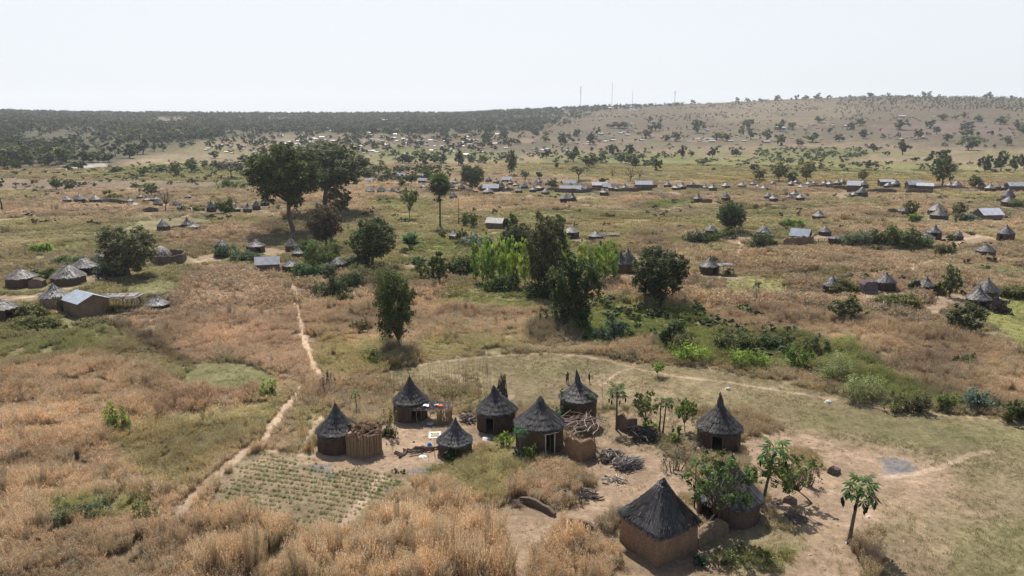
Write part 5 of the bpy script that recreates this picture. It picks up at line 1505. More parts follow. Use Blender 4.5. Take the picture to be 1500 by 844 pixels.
S_ = [  # cx, top, bot, w, label, col, n, leaf, seed
 (664, 650, 674, 24, 'dense dark bush at the foot of the smallest hut', (.05, .085, .025), 900, .12, 3),
 (775, 648, 677, 20, 'upright yellow-green bush before the wide hut', 'fresh', 700, .12, 4),
 (758, 650, 678, 18, 'low blue-green bush beside the wide hut wall', 'blue', 500, .13, 5),
 (740, 630, 652, 26, 'pale green weeds beside the corded hut', 'lime', 600, .1, 6),
 (566, 620, 638, 20, 'blue-green shrub behind the enclosure and yard', 'blue', 500, .11, 7),
 (952, 612, 630, 26, 'yellow-green bush under the feathery sapling', 'lime', 600, .12, 8),
 (990, 618, 650, 14, 'narrow fresh green shrub near the lone spire hut', 'fresh', 400, .12, 9),
 (1010, 640, 668, 40, 'thorny brown bush before the lone spire hut', 'grey', 700, .07, 10),
 (988, 650, 690, 44, 'low brown thorny scrub beside the sandy patch', 'grey', 700, .07, 11),
 (1025, 808, 828, 20, 'small blue-green bush at the square hut corner', 'blue', 500, .1, 12),
 (1090, 798, 816, 70, 'green weeds in the shade of the tree hut', (.15, .17, .06), 700, .09, 13),
 (1055, 800, 830, 60, 'spreading green herbs beside the low rounded wall', (.14, .17, .06), 500, .08, 14),
 (1180, 668, 712, 38, 'brown dry bush beside the small mud stump', 'brown', 800, .08, 15),
 (590, 583, 600, 20, 'yellowish flowering weeds behind the porch hut', 'yellow', 300, .08, 16),
 (655, 560, 582, 50, 'yellow weeds among dry stems beyond the porch', 'yellow', 600, .08, 17),
 (700, 572, 600, 40, 'yellow-green weeds behind the firewood pile', 'yellow', 600, .08, 18),
 (575, 580, 640, 20, 'green weeds between enclosure and porch hut', 'olive', 500, .09, 19),
 (693, 718, 740, 30, 'grey-green scrub at the edge of the big grass clump', 'olive', 500, .08, 20),
 (840, 715, 735, 36, 'grey-green scrub between grass clump and wall stump', 'grey', 500, .08, 21),
 (668, 700, 712, 26, 'low leafy herbs by the ash patch', 'fresh', 300, .08, 22),
 (585, 683, 692, 20, 'low green tuft on the yard edge', 'fresh', 260, .07, 23),
 (480, 540, 572, 20, 'round dry olive bush where the footpath meets the gully', 'grey', 600, .09, 24),
 (173, 589, 634, 34, 'bright lime bush alone in the dry grass', 'lime', 1600, .11, 25),
 (393, 552, 582, 23, 'small lime sapling bush beside the footpath', 'lime', 1000, .10, 26),
 (115, 735, 762, 90, 'dark broad-leaved creeper sunk in the dry grass', 'blue', 1300, .09, 27),
 (212, 728, 762, 36, 'grey-green scrub at the edge of the long dry grass', 'olive', 900, .08, 28),
 (985, 465, 510, 34, 'dark round bush smothered by climbing vine', 'deep', 2600, .15, 29),
 (1000, 475, 520, 40, 'grey-green bush below the vine-smothered bush', 'olive', 1600, .15, 30),
 (895, 465, 500, 56, 'blue-green thicket beside the vine-draped tree', 'blue', 2200, .16, 31),
 (845, 462, 492, 40, 'tangled green growth at the vine-draped tree foot', 'mid', 1200, .16, 32),
 (1012, 500, 532, 50, 'yellow-green bush at the edge of the pale field', 'lime', 1600, .13, 33),
 (1098, 508, 540, 52, 'rounded lime bush overhanging the pale field', 'lime', 2200, .13, 34),
 (1170, 503, 538, 38, 'lime bush over shaded brown grass at the field edge', 'fresh', 1700, .13, 35),
 (1078, 482, 512, 60, 'dark thicket in the damp hollow', 'dark', 2000, .15, 36),
 (1130, 488, 512, 46, 'dark leafy thicket behind the lime bush', 'deep', 1500, .15, 37),
 (1195, 490, 518, 50, 'dark glossy bush behind the pale tall grass', 'dark', 1500, .15, 38),
 (1222, 512, 556, 50, 'tall pale reed-like thicket beside the field', (.28, .31, .13), 3000, .09, 39),
 (1262, 545, 584, 62, 'broad pale green thicket along the field edge', (.26, .30, .12), 3200, .09, 40),
 (1320, 568, 600, 56, 'mixed green and brown scrub along the field edge', 'olive', 2000, .12, 41),
 (1432, 565, 600, 44, 'bush with pale silvery leaves at the field edge', (.13, .18, .13), 1900, .15, 42),
 (1385, 570, 600, 36, 'dark green bush beside the silvery bush', 'mid', 1300, .13, 43),
 (1487, 580, 618, 46, 'dark bush cut by the picture edge beside the field', 'dark', 1700, .14, 44),
 (1408, 515, 536, 36, 'dark low bush alone in the reddish grass', 'dark', 1100, .13, 45),
 (1345, 575, 603, 30, 'brownish scrub between two green bushes', 'grey', 900, .12, 46),
 (484, 401, 441, 52, 'dark bush above the eroded gully bank', 'deep', 4200, .17, 47),
 (514, 396, 423, 42, 'dark shrub beside the gully bank bush', 'deep', 3000, .17, 48),
 (505, 425, 445, 30, 'grey-green tuft bush in front of the dark gully bush', 'olive', 800, .13, 49),
 (525, 462, 486, 26, 'olive shrub with brown grass round it', 'olive', 800, .13, 50),
 (550, 505, 535, 34, 'green shrub at the foot of the tall narrow tree', 'mid', 900, .13, 51),
 (573, 376, 442, 48, 'olive feathery bush behind the tall narrow tree', 'olive', 5200, .15, 52),
 (545, 385, 412, 64, 'pale grey-green scrub among dry grass', 'olive', 3200, .14, 53),
 (805, 440, 480, 36, 'green bush in the shade of the tall dark tree', 'mid', 900, .17, 54),
]
for cx, tp, bt, w, lb, col, n, lf, sd_ in S_:
    leafy_heap(cx, tp, bt, w, lb, col, n, lf, 'bush', 'bush', 4 + sd_ % 3, seed=sd_, fill=.35)

figure(831, 562, 547, 'person in olive top standing in the pale field', face=.6, shirt=(.12, .13, .07), height=1.5)
figure(863, 561, 549, 'small dark-clothed person facing the other across the field', face=-1.2, shirt=(.03, .03, .04), height=1.25)
for i, (cx, lb) in enumerate(((145, 'seated person in dark clothes by the hut doorway'), (156, 'seated person under the shade tree'), (160, 'seated person leaning in towards a neighbour in the tree shade'), (179, 'seated person in pale clothes near the tree trunk'))):
    figure(cx, 413 - (i % 2), 400, lb, 'sit', shirt=[(.05, .05, .07), (.04, .04, .05), (.2, .1, .08), (.4, .38, .36)][i], face=i, height=1.0)

# ================================================================== middle distance compounds
hut(33, 391, 409, 422, 43, 'pale-roofed round hut at the outer end of the tree-shaded compound', tone=PALE, prof='low')
hut(102, 384, 408, 419, 48, 'wide pale-roofed hut beside the bare yard of the shade tree', tone=PALE, prof='low')
hut(125, 375, 393, 404, 37, 'pale-roofed hut with open door facing the shade tree yard', tone=(.13, .12, .115), door=(8, .9, 1.5), prof='low')
hut(82, 413, 437, 452, 41, 'grey hut with smooth cone roof beside the gabled metal-roof house', tone=(.12, .11, .11), prof='soft', wall=(.25, .17, .12))
hut(4, 437, 455, 471, 46, 'hut with ragged overhanging eaves cut by the picture edge', tone=GREY, prof='low', door=(25, .9, 1.4))
hut(149, 367, 380, 388, 24, 'grey hut partly behind the big shade tree', tone=GREY, prof='low')
gable_house(158, 370, 378, 386, 20, 'white metal roof half hidden behind the shade tree', roofc=(.8, .82, .85))
gable_house(128, 424, 441, 463, 50, 'gabled mud house with bluish metal roof beside the stick shelter', rz=-.62, ratio=.85, roofc=(.30, .34, .39), rise=1.0, wallc=(.19, .13, .088))
hut(237, 360, 376, 383, 27, 'squat hut with pale domed thatch inside the walled yard', prof='dome', tone=(.22, .185, .155), ratio=.9)
mud_wall([(222, 384), (232, 389), (268, 386), (272, 380), (250, 376)], 11, 'dark mud yard wall round the domed hut', .4, (.13, .10, .08), hm=1.9, rag=.08)
hut(231, 429, 451, 453, 35, 'grey thatch cone resting straight on the ground beside the stick shelter', tone=(.15, .14, .135), prof='soft')
mud_wall([(45, 421), (66, 420)], 9, 'flat-topped mud annex joined to the outer pale-roofed hut', 1.8, (.15, .11, .085), hm=1.7, rag=.03)
def stick_shelter(cx, top, bot, w, d, label, seed=1, roofc=(.23, .20, .18), rz=0, wallf=.5):
    p = P(cx, bot); W = w * mpp(p); c = back(p, d / 2)
    h = zat(cx, top, p.x, p.y) - p.z
    t = thing('stick_shelter', label, 'shelter', (c.x, c.y, c.z), rz)
    g = random.Random(seed)
    n = max(3, int(W / 1.8))
    for i in range(n):
        for s in (-1, 1):
            x = (i / (n - 1) - .5) * W * .94
            put('post', stick((x, s * d * .42, -.1), (x + g.uniform(-.1, .1), s * d * .42, h), .07, .06, i, 5, 4).mesh('post', M['wood']), t, color=(.17, .13, .1))
    for i in range(int(W * 4)):
        put('roof_pole', STICKS[i % 6], t, (g.uniform(-.5, .5) * W, g.uniform(-.1, .1), h + g.uniform(.05, .3)), rot=(0, g.uniform(-.06, .06), PI / 2 + g.uniform(-.3, .3)), scale=(d * 1.15, 4, 4), color=tuple(v * g.uniform(.7, 1.4) for v in roofc))
    slab = MB().box((0, 0, h + .02), (W * 1.04, d * 1.1, .12)).box((W * .12, .1, h + .16), (W * .6, d * .8, .14), .05)
    put('roof_mat', slab.mesh('roof_mat', M['thatch']), t, color=tuple(v * .7 for v in roofc))
    if wallf:
        for i in range(int(W * 5 * wallf)):
            x = -.47 * W + W * .94 * g.uniform()  if False else (g.uniform(-.47, .47)) * W
            put('stalk', STICKS[i % 6], t, (x, d * .4, h * .47), rot=(0, PI / 2 + g.uniform(-.08, .08), 0), scale=(h, 4.5, 4.5), color=(.15, .11, .085))
    return t
stick_shelter(180, 437, 457, 54, 3.2, 'long open stick shelter next to the bluish gabled house', 3)
stick_shelter(1062, 390, 404, 22, 2.4, 'small open pole shade beside the lone grey hut', 4, wallf=0)
stick_shelter(895, 345, 350, 24, 1.6, 'low rail of poles beside the twin middle huts', 5, wallf=0)
gable_house(393, 376, 386, 399, 32, 'mud house with nearly white metal roof beside clipped bushes', rz=.25, ratio=.6, roofc=(.36, .36, .38), wallc=(.14, .10, .072))
HUTS = [ # cx, apex, eave, base, w, label, tone, door
 (375, 348, 362, 371, 28, 'conical hut with doorway behind the clipped bushes', GREY, (18, .9, 1.4)),
 (326, 350, 360, 376, 20, 'hut half hidden by a rounded bush, only its dark tip showing', GREY, None),
 (427, 347, 361, 369, 18, 'small bright-roofed hut beside the tree thicket', PALE, None),
 (437, 360, 372, 380, 19, 'hut with bleached roof tucked against the tree thicket', PALE, None),
 (427, 378, 391, 399, 27, 'low-roofed hut next to the nearly white metal roof', GREY, None),
 (496, 374, 388, 398, 25, 'hut with plant-topped roof below the thicket tree', GREY, None),
 (240, 320, 332, 339, 19, 'single cone hut at the end of a low wall above the dry field', PALE, None),
 (275, 317, 329, 335, 17, 'dark pointed hut of the pair above the dry field', GREY, None),
 (284, 324, 333, 338, 20, 'low sagging hut in front of the dark pointed one', GREY, None),
 (666, 335, 346, 354, 18, 'hut beside the mass of pale vines', (.14, .13, .125), None),
 (836, 331, 341, 350, 26, 'hut with square shape and doorway on a small bare yard', PALE, (10, .9, 1.4)),
 (873, 337, 347, 353, 23, 'hut with bright roof streak beside pole rail', PALE, None),
 (919, 362, 388, 401, 30, 'tall steep hut half hidden by the big round tree', GREY, None),
 (909, 366, 388, 402, 24, 'second steep hut leaning against the tall one', GREY, None),
 (1038, 374, 392, 403, 30, 'lone grey hut with pole shade at its side', GREY, (40, .9, 1.5)),
 (1199, 306, 317, 323, 20, 'lone hut in the middle of the open field', (.12, .12, .12), None),
 (1208, 330, 340, 346, 19, 'hut behind the bluish metal roof with bent finial', GREY, None),
 (1222, 345, 350, 360, 19, 'squat dark granary hut beside the twig fence', (.10, .09, .085), None),
 (1041, 327, 338, 350, 18, 'hut wrapped by bushes near the round green tree', PALE, None),
 (1119, 328, 341, 345, 22, 'bleached hut roof rising over a green bush', PALE, None),
 (1326, 303, 310, 316, 22, 'hut behind the leafy tree in the white-roof compound', GREY, None),
 (1372, 296, 309, 316, 27, 'tall bright hut of the white-roof compound', PALE, None),
 (1375, 305, 316, 322, 26, 'front dome-like hut of the white-roof compound', GREY, None),
 (1420, 309, 318, 322, 22, 'hut smothered by shrubs beside the white roof', GREY, None),
 (1472, 328, 343, 354, 24, 'hut with pale front wall at the end of the sandy track', GREY, (-30, .6, 1.3)),
 (1443, 356, 369, 378, 27, 'dark hut alone in reddish grass below the sandy track', GREY, None),
 (1367, 328, 341, 351, 22, 'open-fronted hut beside the bright bush', GREY, (10, 1.1, 1.5)),
 (1357, 340, 349, 353, 23, 'collapsed low roof in front of the open-fronted hut', GREY, None),
 (1403, 337, 347, 352, 15, 'small steep hut beside scrub', GREY, None),
 (1217, 402, 420, 430, 24, 'hut with sagging two-tier roof beside small trees', (.12, .112, .107), None),
 (1296, 398, 415, 427, 29, 'neat cone hut with smooth wall on the sandy yard', GREY, None),
 (1355, 404, 420, 432, 25, 'narrow hut with dark doorway and bench in front', GREY, (0, .9, 1.6)),
 (1443, 406, 428, 444, 34, 'tall hut behind its twin at the pale lime field', GREY, None),
 (1431, 417, 440, 453, 34, 'front twin hut with patched grey roof at the pale lime field', (.12, .112, .107), (30, .8, 1.2)),
 (1476, 274, 288, 292, 20, 'upper hut of the stacked pair near the white shed', GREY, None),
 (1476, 286, 296, 303, 20, 'lower hut of the stacked pair near the white shed', GREY, None),
]
for cx, ap, ev, bs, w, lb, tn, dr in HUTS:
    hut(cx, ap, ev, bs, w, lb, dr, rnd.choice(['low', 'low', 'soft']), tn)
gable_house(726, 319, 326, 335, 24, 'small mud house with sagging thatched gable above the pale yard', rz=-.3, thatch=True, roofc=(.2, .19, .18), name='thatched_house')
gable_house(1172, 335, 345, 354, 25, 'mud house with bluish metal roof in the bushy compound', rz=-.6, roofc=(.25, .29, .35), ratio=.8)
gable_house(1446, 305, 314, 322, 32, 'mud house with bright white and blue-edged metal roof', rz=.15, roofc=(.5, .52, .58))
mud_wall([(1148, 360), (1165, 359), (1190, 357), (1190, 352)], 9, 'crumbling dry-thatched yard wall before the bluish metal roof', .5, (.2, .14, .1), hm=2.0)
mud_wall([(1260, 428), (1281, 428)], 12, 'dark square mud annex with purplish cloth beside the neat cone hut', 2.2, (.12, .09, .10), hm=2.2, rag=.03)
mud_wall([(246, 337), (270, 333)], 3, 'thin low wall linking three small cone huts', .3, (.3, .22, .16), hm=.9)
heap(1463, 457, 34, 2.2, 60, 'dark heap of old thatch and brush beside the twin huts', 'brush_heap', 'brush heap', thick=7, lenf=.5, dark=True)
heap(1452, 448, 20, 1.6, 24, 'second dark thatch heap against the front twin hut', 'brush_heap', 'brush heap', thick=7, lenf=.6, dark=True)
rag(1459, 441, 2.2, (.7, .66, .62), 'pale_tarpaulin', 'pale tarpaulin between the twin huts and dark heap', 'tarpaulin', .9)
heap(1340, 438, 22, 1.3, 30, 'brush leaning on the narrow hut with the bench', 'brush_heap', 'brush heap', thick=6, lenf=.6, dark=True)
rag(1354, 434, 1.0, (.75, .78, .8), 'white_basin', 'white basins on the bench before the narrow hut', 'basin', .9)
rag(1386, 309, 1.6, (.45, .06, .06), 'red_cloth', 'red cloth hung beside the bright compound huts', 'cloth', .9)
def bench(cx, cy, label, w=1.8):
    p = P(cx, cy); t = thing('pole_rack', label, 'rack', (p.x, p.y, p.z))
    for a in (-w / 2, w / 2):
        for b in (-.4, .4): put('leg', MB().tube([(a, b, -.1), (a, b, 1.0)], .05, 5).mesh('leg', M['wood']), t, color=(.1, .08, .07))
    for i in range(5): put('slat', MB().tube([(-w / 2 - .2, -.4 + .2 * i, 1.0), (w / 2 + .2, -.4 + .2 * i, 1.02)], .045, 5).mesh('slat', M['wood']), t, color=(.13, .10, .085))
bench(1278, 437, 'raised pole rack on the sandy yard before the neat cone hut', 3)
bench(1358, 437, 'bench of poles in front of the narrow hut', 3)
bench(468, 372, 'raised pole rack beside the bleached-roof huts', 2.5)
p_ = P(672, 330)
thing('bare_pole', 'very tall thin bare pole beside two small round trees', 'pole', p_, 0, None, stick((0, 0, -.2), (.1, 0, zat(671, 290, p_.x, p_.y) - p_.z), .14, .02, 3).mesh('bare_pole', M['wood']), (.12, .10, .09))
for (cx, tp, bt, lb) in ((2, 288, 309, 'charred dead tree stump in the open field'),):
    p_ = P(cx + 2, bt)
    mb = stick((0, 0, -.2), (-.3, 0, zat(cx, tp, p_.x, p_.y) - p_.z), .35, .08, 3)
    thing('dead_tree', lb, 'dead tree', p_, 0, None, mb.mesh('dead_tree', M['wood']), (.05, .045, .04))
# twig fences
def twig_fence(a, b, n, h, label):
    A = P(*a); B = P(*b)
    t = thing('twig_fence', label, 'fence', A)
    for i in range(n):
        q = A.lerp(B, i / (n - 1)) - A
        put('stake', STICKS[i % 6], t, (q.x, q.y, h * .45), rot=(0, PI / 2 + rnd.uniform(-.08, .08), 0), scale=(h * rnd.uniform(.8, 1.1), 5, 5), color=(.26, .2, .15))
twig_fence((1191, 360), (1213, 359), 16, 1.8, 'row of thin upright stakes across the sandy gap')
twig_fence((1060, 355), (1098, 350), 18, 1.6, 'stakes along the small yard by the bush-wrapped hut')
twig_fence((690, 338), (716, 333), 14, 1.4, 'stakes beside the small thatched gable house')

# ---- trees one can tell apart
tree('giant', 423, 211, 341, 112, 'giant dark fig tree with thick pale trunk, taller than all other trees', col='dark', vi=0, base_x=430)
tree('giant', 481, 209, 312, 130, 'second giant tree with open limbs, merging with the darkest crown', col=(.10, .115, .048), vi=1, base_x=477)
tree('round_mid', 498, 274, 316, 42, 'yellow-olive tree beneath the open giant crown', col=(.14, .13, .05), vi=0)
tree('round', 478, 298, 364, 54, 'brownish leafless-looking tree below the giants', col='brown', vi=1, name='tree')
tree('round', 190, 326, 406, 82, 'rounded olive shade tree with seated people beneath', col=(.155, .16, .075), vi=2)
tree('round', 547, 319, 392, 70, 'dark bushy tree next to banana plants', col='dark', vi=0)
tree('tall', 580, 402, 514, 58, 'tall narrow dark tree leaning over the dry slope', col='dark', vi=0, base_x=589)
tree('round_mid', 643, 365, 419, 30, 'small dark umbrella tree with bare stem', col='dark', vi=1)
banana(602, 330, 368, 40, 'large dark banana clump beside the bushy tree', 17)
banana(613, 362, 398, 36, 'banana clump in front of the larger clump', 13)
leafy_heap(622, 380, 407, 24, 'round dark bush between banana clump and umbrella tree', 'mid', 900, .2, 'bush', 'bush', 4, seed=61)
fan_palm(645, 256, 337, 31, 'single tall fan palm with dark straight trunk')
tree('thin', 600, 274, 321, 26, 'slender half-bare tree left of the fan palm', col='mid', vi=0)
tree('round_mid', 681, 310, 334, 14, 'small round-headed tree beside the bare pole', col='mid', vi=2)
tree('round_mid', 693, 310, 336, 15, 'darker small tree next to its round-headed neighbour', col='mid', vi=3)
tree('round_low', 648, 334, 352, 13, 'tiny tree at the foot of the fan palm', col='mid')
leafy_heap(700, 342, 364, 48, 'mass of pale broad-leaved vines over a ruined hut', (.16, .20, .15), 1500, .3, 'vines', 'vine_mass', 6, seed=62)
leafy_heap(677, 334, 358, 16, 'dark shrub beside the pale vine mass', 'dark', 500, .25, 'bush', 'bush', 3, seed=63)
tree('round', 757, 328, 382, 50, 'round dark tree behind the lime saplings', col=(.05, .07, .025), vi=1)
tree('round', 799, 312, 436, 60, 'tall brown-topped dark tree rising over the lime saplings', col=(.085, .085, .038), vi=1, base_x=796)
tree('round_mid', 818, 312, 345, 22, 'small dark tree behind the brown-topped tree', col='dark', vi=1)
SAP = [(697, 362, 414, 20), (715, 353, 416, 20), (732, 356, 413, 20), (745, 352, 410, 22), (707, 368, 418, 18), (752, 366, 422, 24), (768, 360, 420, 24), (779, 362, 416, 20), (722, 366, 420, 18), (820, 352, 420, 22), (868, 366, 420, 22), (880, 364, 416, 24), (892, 362, 414, 22), (857, 370, 422, 20), (846, 362, 410, 20), (738, 360, 418, 18)]
SAP.sort()
for i, (cx, tp, bt, w) in enumerate(SAP):
    sl = '%s slim bright lime sapling from the left %s' % (ordinal(i if cx < 800 else i - sum(q[0] < 800 for q in SAP)), 'in the row before the round dark tree' if cx < 800 else 'in the cluster behind the vine-draped tree')
    tree('sapling', cx + (6 if cx > 800 else 0), tp - 7, bt, w * .82, sl, col=(.30, .40, .07) if i % 3 else (.21, .31, .06), group='lime saplings before the dark tree' if cx < 800 else 'lime saplings behind the vine-draped tree')
# the vine-draped tree: columns of hanging vine
def vine_tree():
    p = P(838, 482); m_ = mpp(p)
    t = thing('vine_draped_tree', 'dark tree wholly draped in hanging vines like columns', 'tree', (p.x, p.y, p.z))
    def B(cx, top, bot, w, dy=0):
        w = w * .87
        x = (cx - 838) * m_; zt = zat(cx, top, p.x, p.y) - p.z; zb = max(0, zat(cx, bot, p.x, p.y) - p.z)
        n = max(1, int((zt - zb) / (w * m_ * .6)))
        return [(x + rnd.uniform(-.15, .15), dy + rnd.uniform(-.3, .3), zb + (zt - zb) * (k + .5) / n, w * m_ / 2, w * m_ / 2, (zt - zb) / n * .75) for k in range(n)]
    bl = B(832, 368, 410, 20) + B(845, 383, 420, 28) + B(826, 396, 470, 32, -.5) + B(850, 406, 482, 32, .3) + B(868, 390, 436, 28) + B(814, 394, 432, 26, .6) + B(838, 430, 484, 44) + B(858, 392, 415, 28)
    put('crown', crown(bl, 12000, .22, 77, .25, .8).mesh('crown', M['leaf']), t, color=(.066, .098, .028))
    mb = MB().tube([(0, 0, -.2), (0.1, 0, 4), (-.3, 0, 9)], [.5, .35, .15], 8)
    for b in bl[::3]: mb.tube([(0, 0, 3), (b[0], b[1], b[2])], [.18, .05], 5)
    put('trunk', mb.mesh('trunk', M['bark'], True), t)
vine_tree()
tree('round', 963, 360, 446, 86, 'large round spreading tree casting a dark shadow', col=(.075, .088, .034), vi=2, base_x=962)
tree('round_mid', 1240, 430, 474, 50, 'small umbrella tree in the reddish grass', col=(.12, .125, .05), vi=4)
tree('round_mid', 1412, 442, 489, 54, 'squat dark olive tree by the pale lime field', col=(.08, .095, .035), vi=0)
tree('round', 1071, 295, 341, 43, 'compact round green tree in open field', col=(.06, .095, .03), vi=1)
tree('round', 692, 240, 278, 36, 'dark wide tree among the far huts', col='dark', vi=2)
tree('tall_mid', 750, 220, 258, 17, 'tall dark narrow tree standing over the far huts', col='dark', vi=1)
tree('tall_mid', 1391, 388, 436, 27, 'upright leafy tree between hut with bench and twin huts', col='mid', vi=2)
tree('round_mid', 1380, 228, 272, 32, 'two-storeyed dark tree behind the long mud wall', col='dark', vi=2)
tree('round_mid', 1428, 254, 276, 22, 'round green tree near the long mud wall end', col='mid', vi=3)
tree('tall_mid', 1181, 233, 266, 28, 'pale yellowish tree beyond the far huts', col=(.2, .2, .08), vi=0)
tree('round_mid', 1142, 235, 266, 26, 'grey-green airy tree beyond the far huts', col='olive', vi=1)
tree('round_mid', 1112, 246, 264, 22, 'low olive tree beyond the far huts', col='olive', vi=0)
tree('round_low', 1160, 248, 268, 24, 'low dark tree between two taller pale trees', col='mid')
tree('flat', 848, 244, 266, 30, 'flat-topped acacia behind the white sheds', col='olive', vi=0)
tree('bare', 923, 244, 268, 22, 'bare branching tree behind the white shed', col='grey', vi=0)
tree('bare', 897, 244, 264, 10, 'narrow bare tree between white roofs', col='grey', vi=1)
tree('bare', 937, 246, 264, 14, 'small leafless tree beside the bare branching tree', col='grey', vi=1)
tree('round_low', 883, 258, 270, 16, 'small dark round tree behind the white sheds', col='dark')
tree('round_mid', 810, 260, 277, 18, 'round green tree among far huts, crown touching white roofs', col='dark', vi=4)
tree('round_mid', 603, 252, 270, 18, 'round dark tree right of the giant trees', col='dark', vi=4)
tree('tall_mid', 626, 241, 266, 15, 'upright mid green tree near the round dark tree', col='mid', vi=2)
tree('round_low', 588, 260, 274, 12, 'small tree among the huts beside the giants', col='dark')
tree('thin', 769, 248, 270, 12, 'sparse little tree below the tall narrow tree', col='mid')
tree('round_mid', 1263, 247, 266, 15, 'yellow-green small tree behind the long mud wall', col='olive', vi=1)
tree('round_mid', 1334, 293, 318, 24, 'leafy green tree among white-roof compound huts', col='mid', vi=0)
tree('round_mid', 1404, 294, 318, 22, 'pale green tree beside the white and blue roof', col='olive', vi=1)
tree('round_mid', 257, 236, 258, 24, 'grey umbrella tree in the green fields', col='olive', vi=2)
tree('round_mid', 280, 229, 252, 22, 'dark crooked tree in the green fields', col='mid', vi=3)
tree('flat', 340, 236, 262, 36, 'wide airy grey acacia in the fields', col='grey', vi=1)
tree('round_mid', 83, 258, 279, 20, 'upright dark tree of the field pair', col='mid', vi=4)
tree('round_mid', 103, 262, 278, 18, 'rounder dark tree of the field pair', col='dark', vi=0)
tree('round_low', 211, 243, 258, 16, 'small dark ball tree by the green fields', col='dark')
tree('round_low', 171, 242, 252, 15, 'small dark bush tree near the pale rock outcrop', col='dark')
tree('round_low', 196, 266, 277, 11, 'tiny dark ball tree alone in the ploughed belt', col='dark')
tree('round_mid', 222, 267, 287, 24, 'spreading green tree over the far cone huts', col='mid', vi=2)
tree('bare', 243, 275, 309, 32, 'dry leafless bush tree in the far hamlet yard', col='grey', vi=0)
leafy_heap(168, 278, 292, 30, 'green thicket behind the far cone huts', 'mid', 500, .5, 'bush', 'bush', 5, seed=71)
leafy_heap(330, 290, 313, 28, 'dark green thicket enclosing the far hamlet huts', 'mid', 900, .5, 'bush', 'bush', 4, seed=72)
leafy_heap(340, 262, 277, 40, 'low green thicket under the wide airy acacia', 'mid', 700, .5, 'bush', 'bush', 4, seed=73)
leafy_heap(282, 300, 309, 36, 'pale standing crop beside the far hamlet track', 'olive', 700, .4, 'crop', 'crop_patch', 5, seed=74)
for (cx, tp, bt, w, col, lb, sd_) in (
 (105, 373, 388, 40, (.12, .17, .07), 'pale green bush bank behind the pale-roofed huts', 81), (165, 385, 404, 44, 'blue', 'dark leafy bush bank under the shade tree', 82), (145, 378, 395, 20, 'mid', 'bush between the doorway hut and shade tree', 83),
 (66, 391, 412, 30, 'mid', 'broad-leaved bush between two pale-roofed huts', 84), (62, 355, 370, 26, 'lime', 'light green bush alone in the field beyond the huts', 85),
 (42, 445, 462, 46, 'olive', 'feathery olive growth beside the ragged-eaved hut', 86), (50, 462, 480, 60, 'olive', 'low olive weeds below the compound path', 87),
 (92, 433, 458, 14, 'olive', 'thin shrub by the gabled house wall', 88),
 (329, 356, 377, 34, (.13, .17, .09), 'clipped pale green bush over the hidden hut', 89), (361, 364, 383, 38, (.12, .16, .08), 'clipped pale green hedge before the doorway hut', 90),
 (450, 350, 376, 34, (.11, .16, .05), 'bright green thicket tree by the bleached huts', 91), (468, 356, 392, 44, 'mid', 'deep green thicket behind the plant-topped hut', 92), (453, 382, 409, 36, (.09, .14, .05), 'rounded green bush nearest the path head', 93), (476, 386, 408, 30, 'pale', 'pale bush beside the rounded green bush', 94),
 (525, 372, 392, 40, 'blue', 'broad-leaved dark growth beside the plant-topped hut', 95), (490, 348, 380, 16, 'mid', 'narrow tree rising over the plant-topped hut', 96),
 (680, 372, 400, 34, 'mid', 'leafy bush beside the lime saplings', 97), (668, 384, 404, 30, 'dark', 'dark banana-like bush by the lime saplings', 98),
 (735, 400, 425, 44, 'mid', 'leafy undergrowth beneath the lime saplings', 99), (790, 410, 440, 40, 'deep', 'dark thicket at the tall tree foot', 100),
 (1018, 334, 357, 30, (.10, .13, .07), 'grey-green bush beside the bush-wrapped hut', 101), (1040, 338, 358, 26, 'mid', 'green bush before the bush-wrapped hut', 102), (1065, 335, 350, 30, 'mid', 'bright leafy bush under the compact round tree', 103), (1118, 340, 363, 36, (.08, .13, .045), 'rounded green bush below the bleached roof', 104),
 (1245, 338, 360, 36, 'pale', 'pale grey-green bush beside the squat granary', 105), (1270, 334, 360, 36, 'pale', 'pale bushy thicket mid-way along the compound', 106), (1291, 334, 361, 28, 'dark', 'dark green bush next to the pale thicket', 107), (1320, 330, 363, 42, 'mid', 'tall dark leafy tree-like bush at the compound end', 108), (1353, 346, 363, 28, (.12, .18, .05), 'bright green bush by the collapsed roof', 109), (1384, 353, 375, 28, 'olive', 'olive bush on the slope of the sandy track', 110), (1342, 338, 350, 16, 'olive', 'scrub between leafy bush and open-fronted hut', 111),
 (1395, 342, 352, 16, 'olive', 'scrub at the foot of the small steep hut', 112), (1418, 312, 325, 26, 'pale', 'grey bush before the white and blue roof', 113), (1340, 310, 326, 16, 'lime', 'yellow-green bush under the leafy tree', 114),
 (1237, 408, 430, 40, 'olive', 'olive bushes beside the two-tier roof', 115), (1268, 398, 414, 14, 'dark', 'dark narrow bush behind the mud annex', 116), (1290, 391, 402, 16, 'mid', 'low green bush in grass behind the neat cone hut', 117), (1337, 408, 432, 16, 'blue', 'creeper climbing beside the narrow hut', 118), (1378, 410, 432, 16, 'olive', 'bush between narrow hut and upright tree', 119), (1487, 416, 436, 36, 'olive', 'olive bush at the border of the pale lime field', 120), (1310, 430, 452, 60, 'olive', 'straggly olive scrub before the sandy yard', 121),
 (1160, 321, 333, 34, 'fresh', 'low fresh green crop patch beyond the compact tree', 122), (1490, 290, 304, 22, 'mid', 'green bush beside the stacked pair of huts', 123), (880, 352, 380, 14, 'mid', 'spindly bush above the steep huts', 124), (740, 318, 334, 16, 'mid', 'green bush beside the thatched gable', 125), (752, 310, 330, 10, 'mid', 'narrow green shrub next to the thatched gable', 126),
 (720, 218, 0, 0, '', '', 0)):
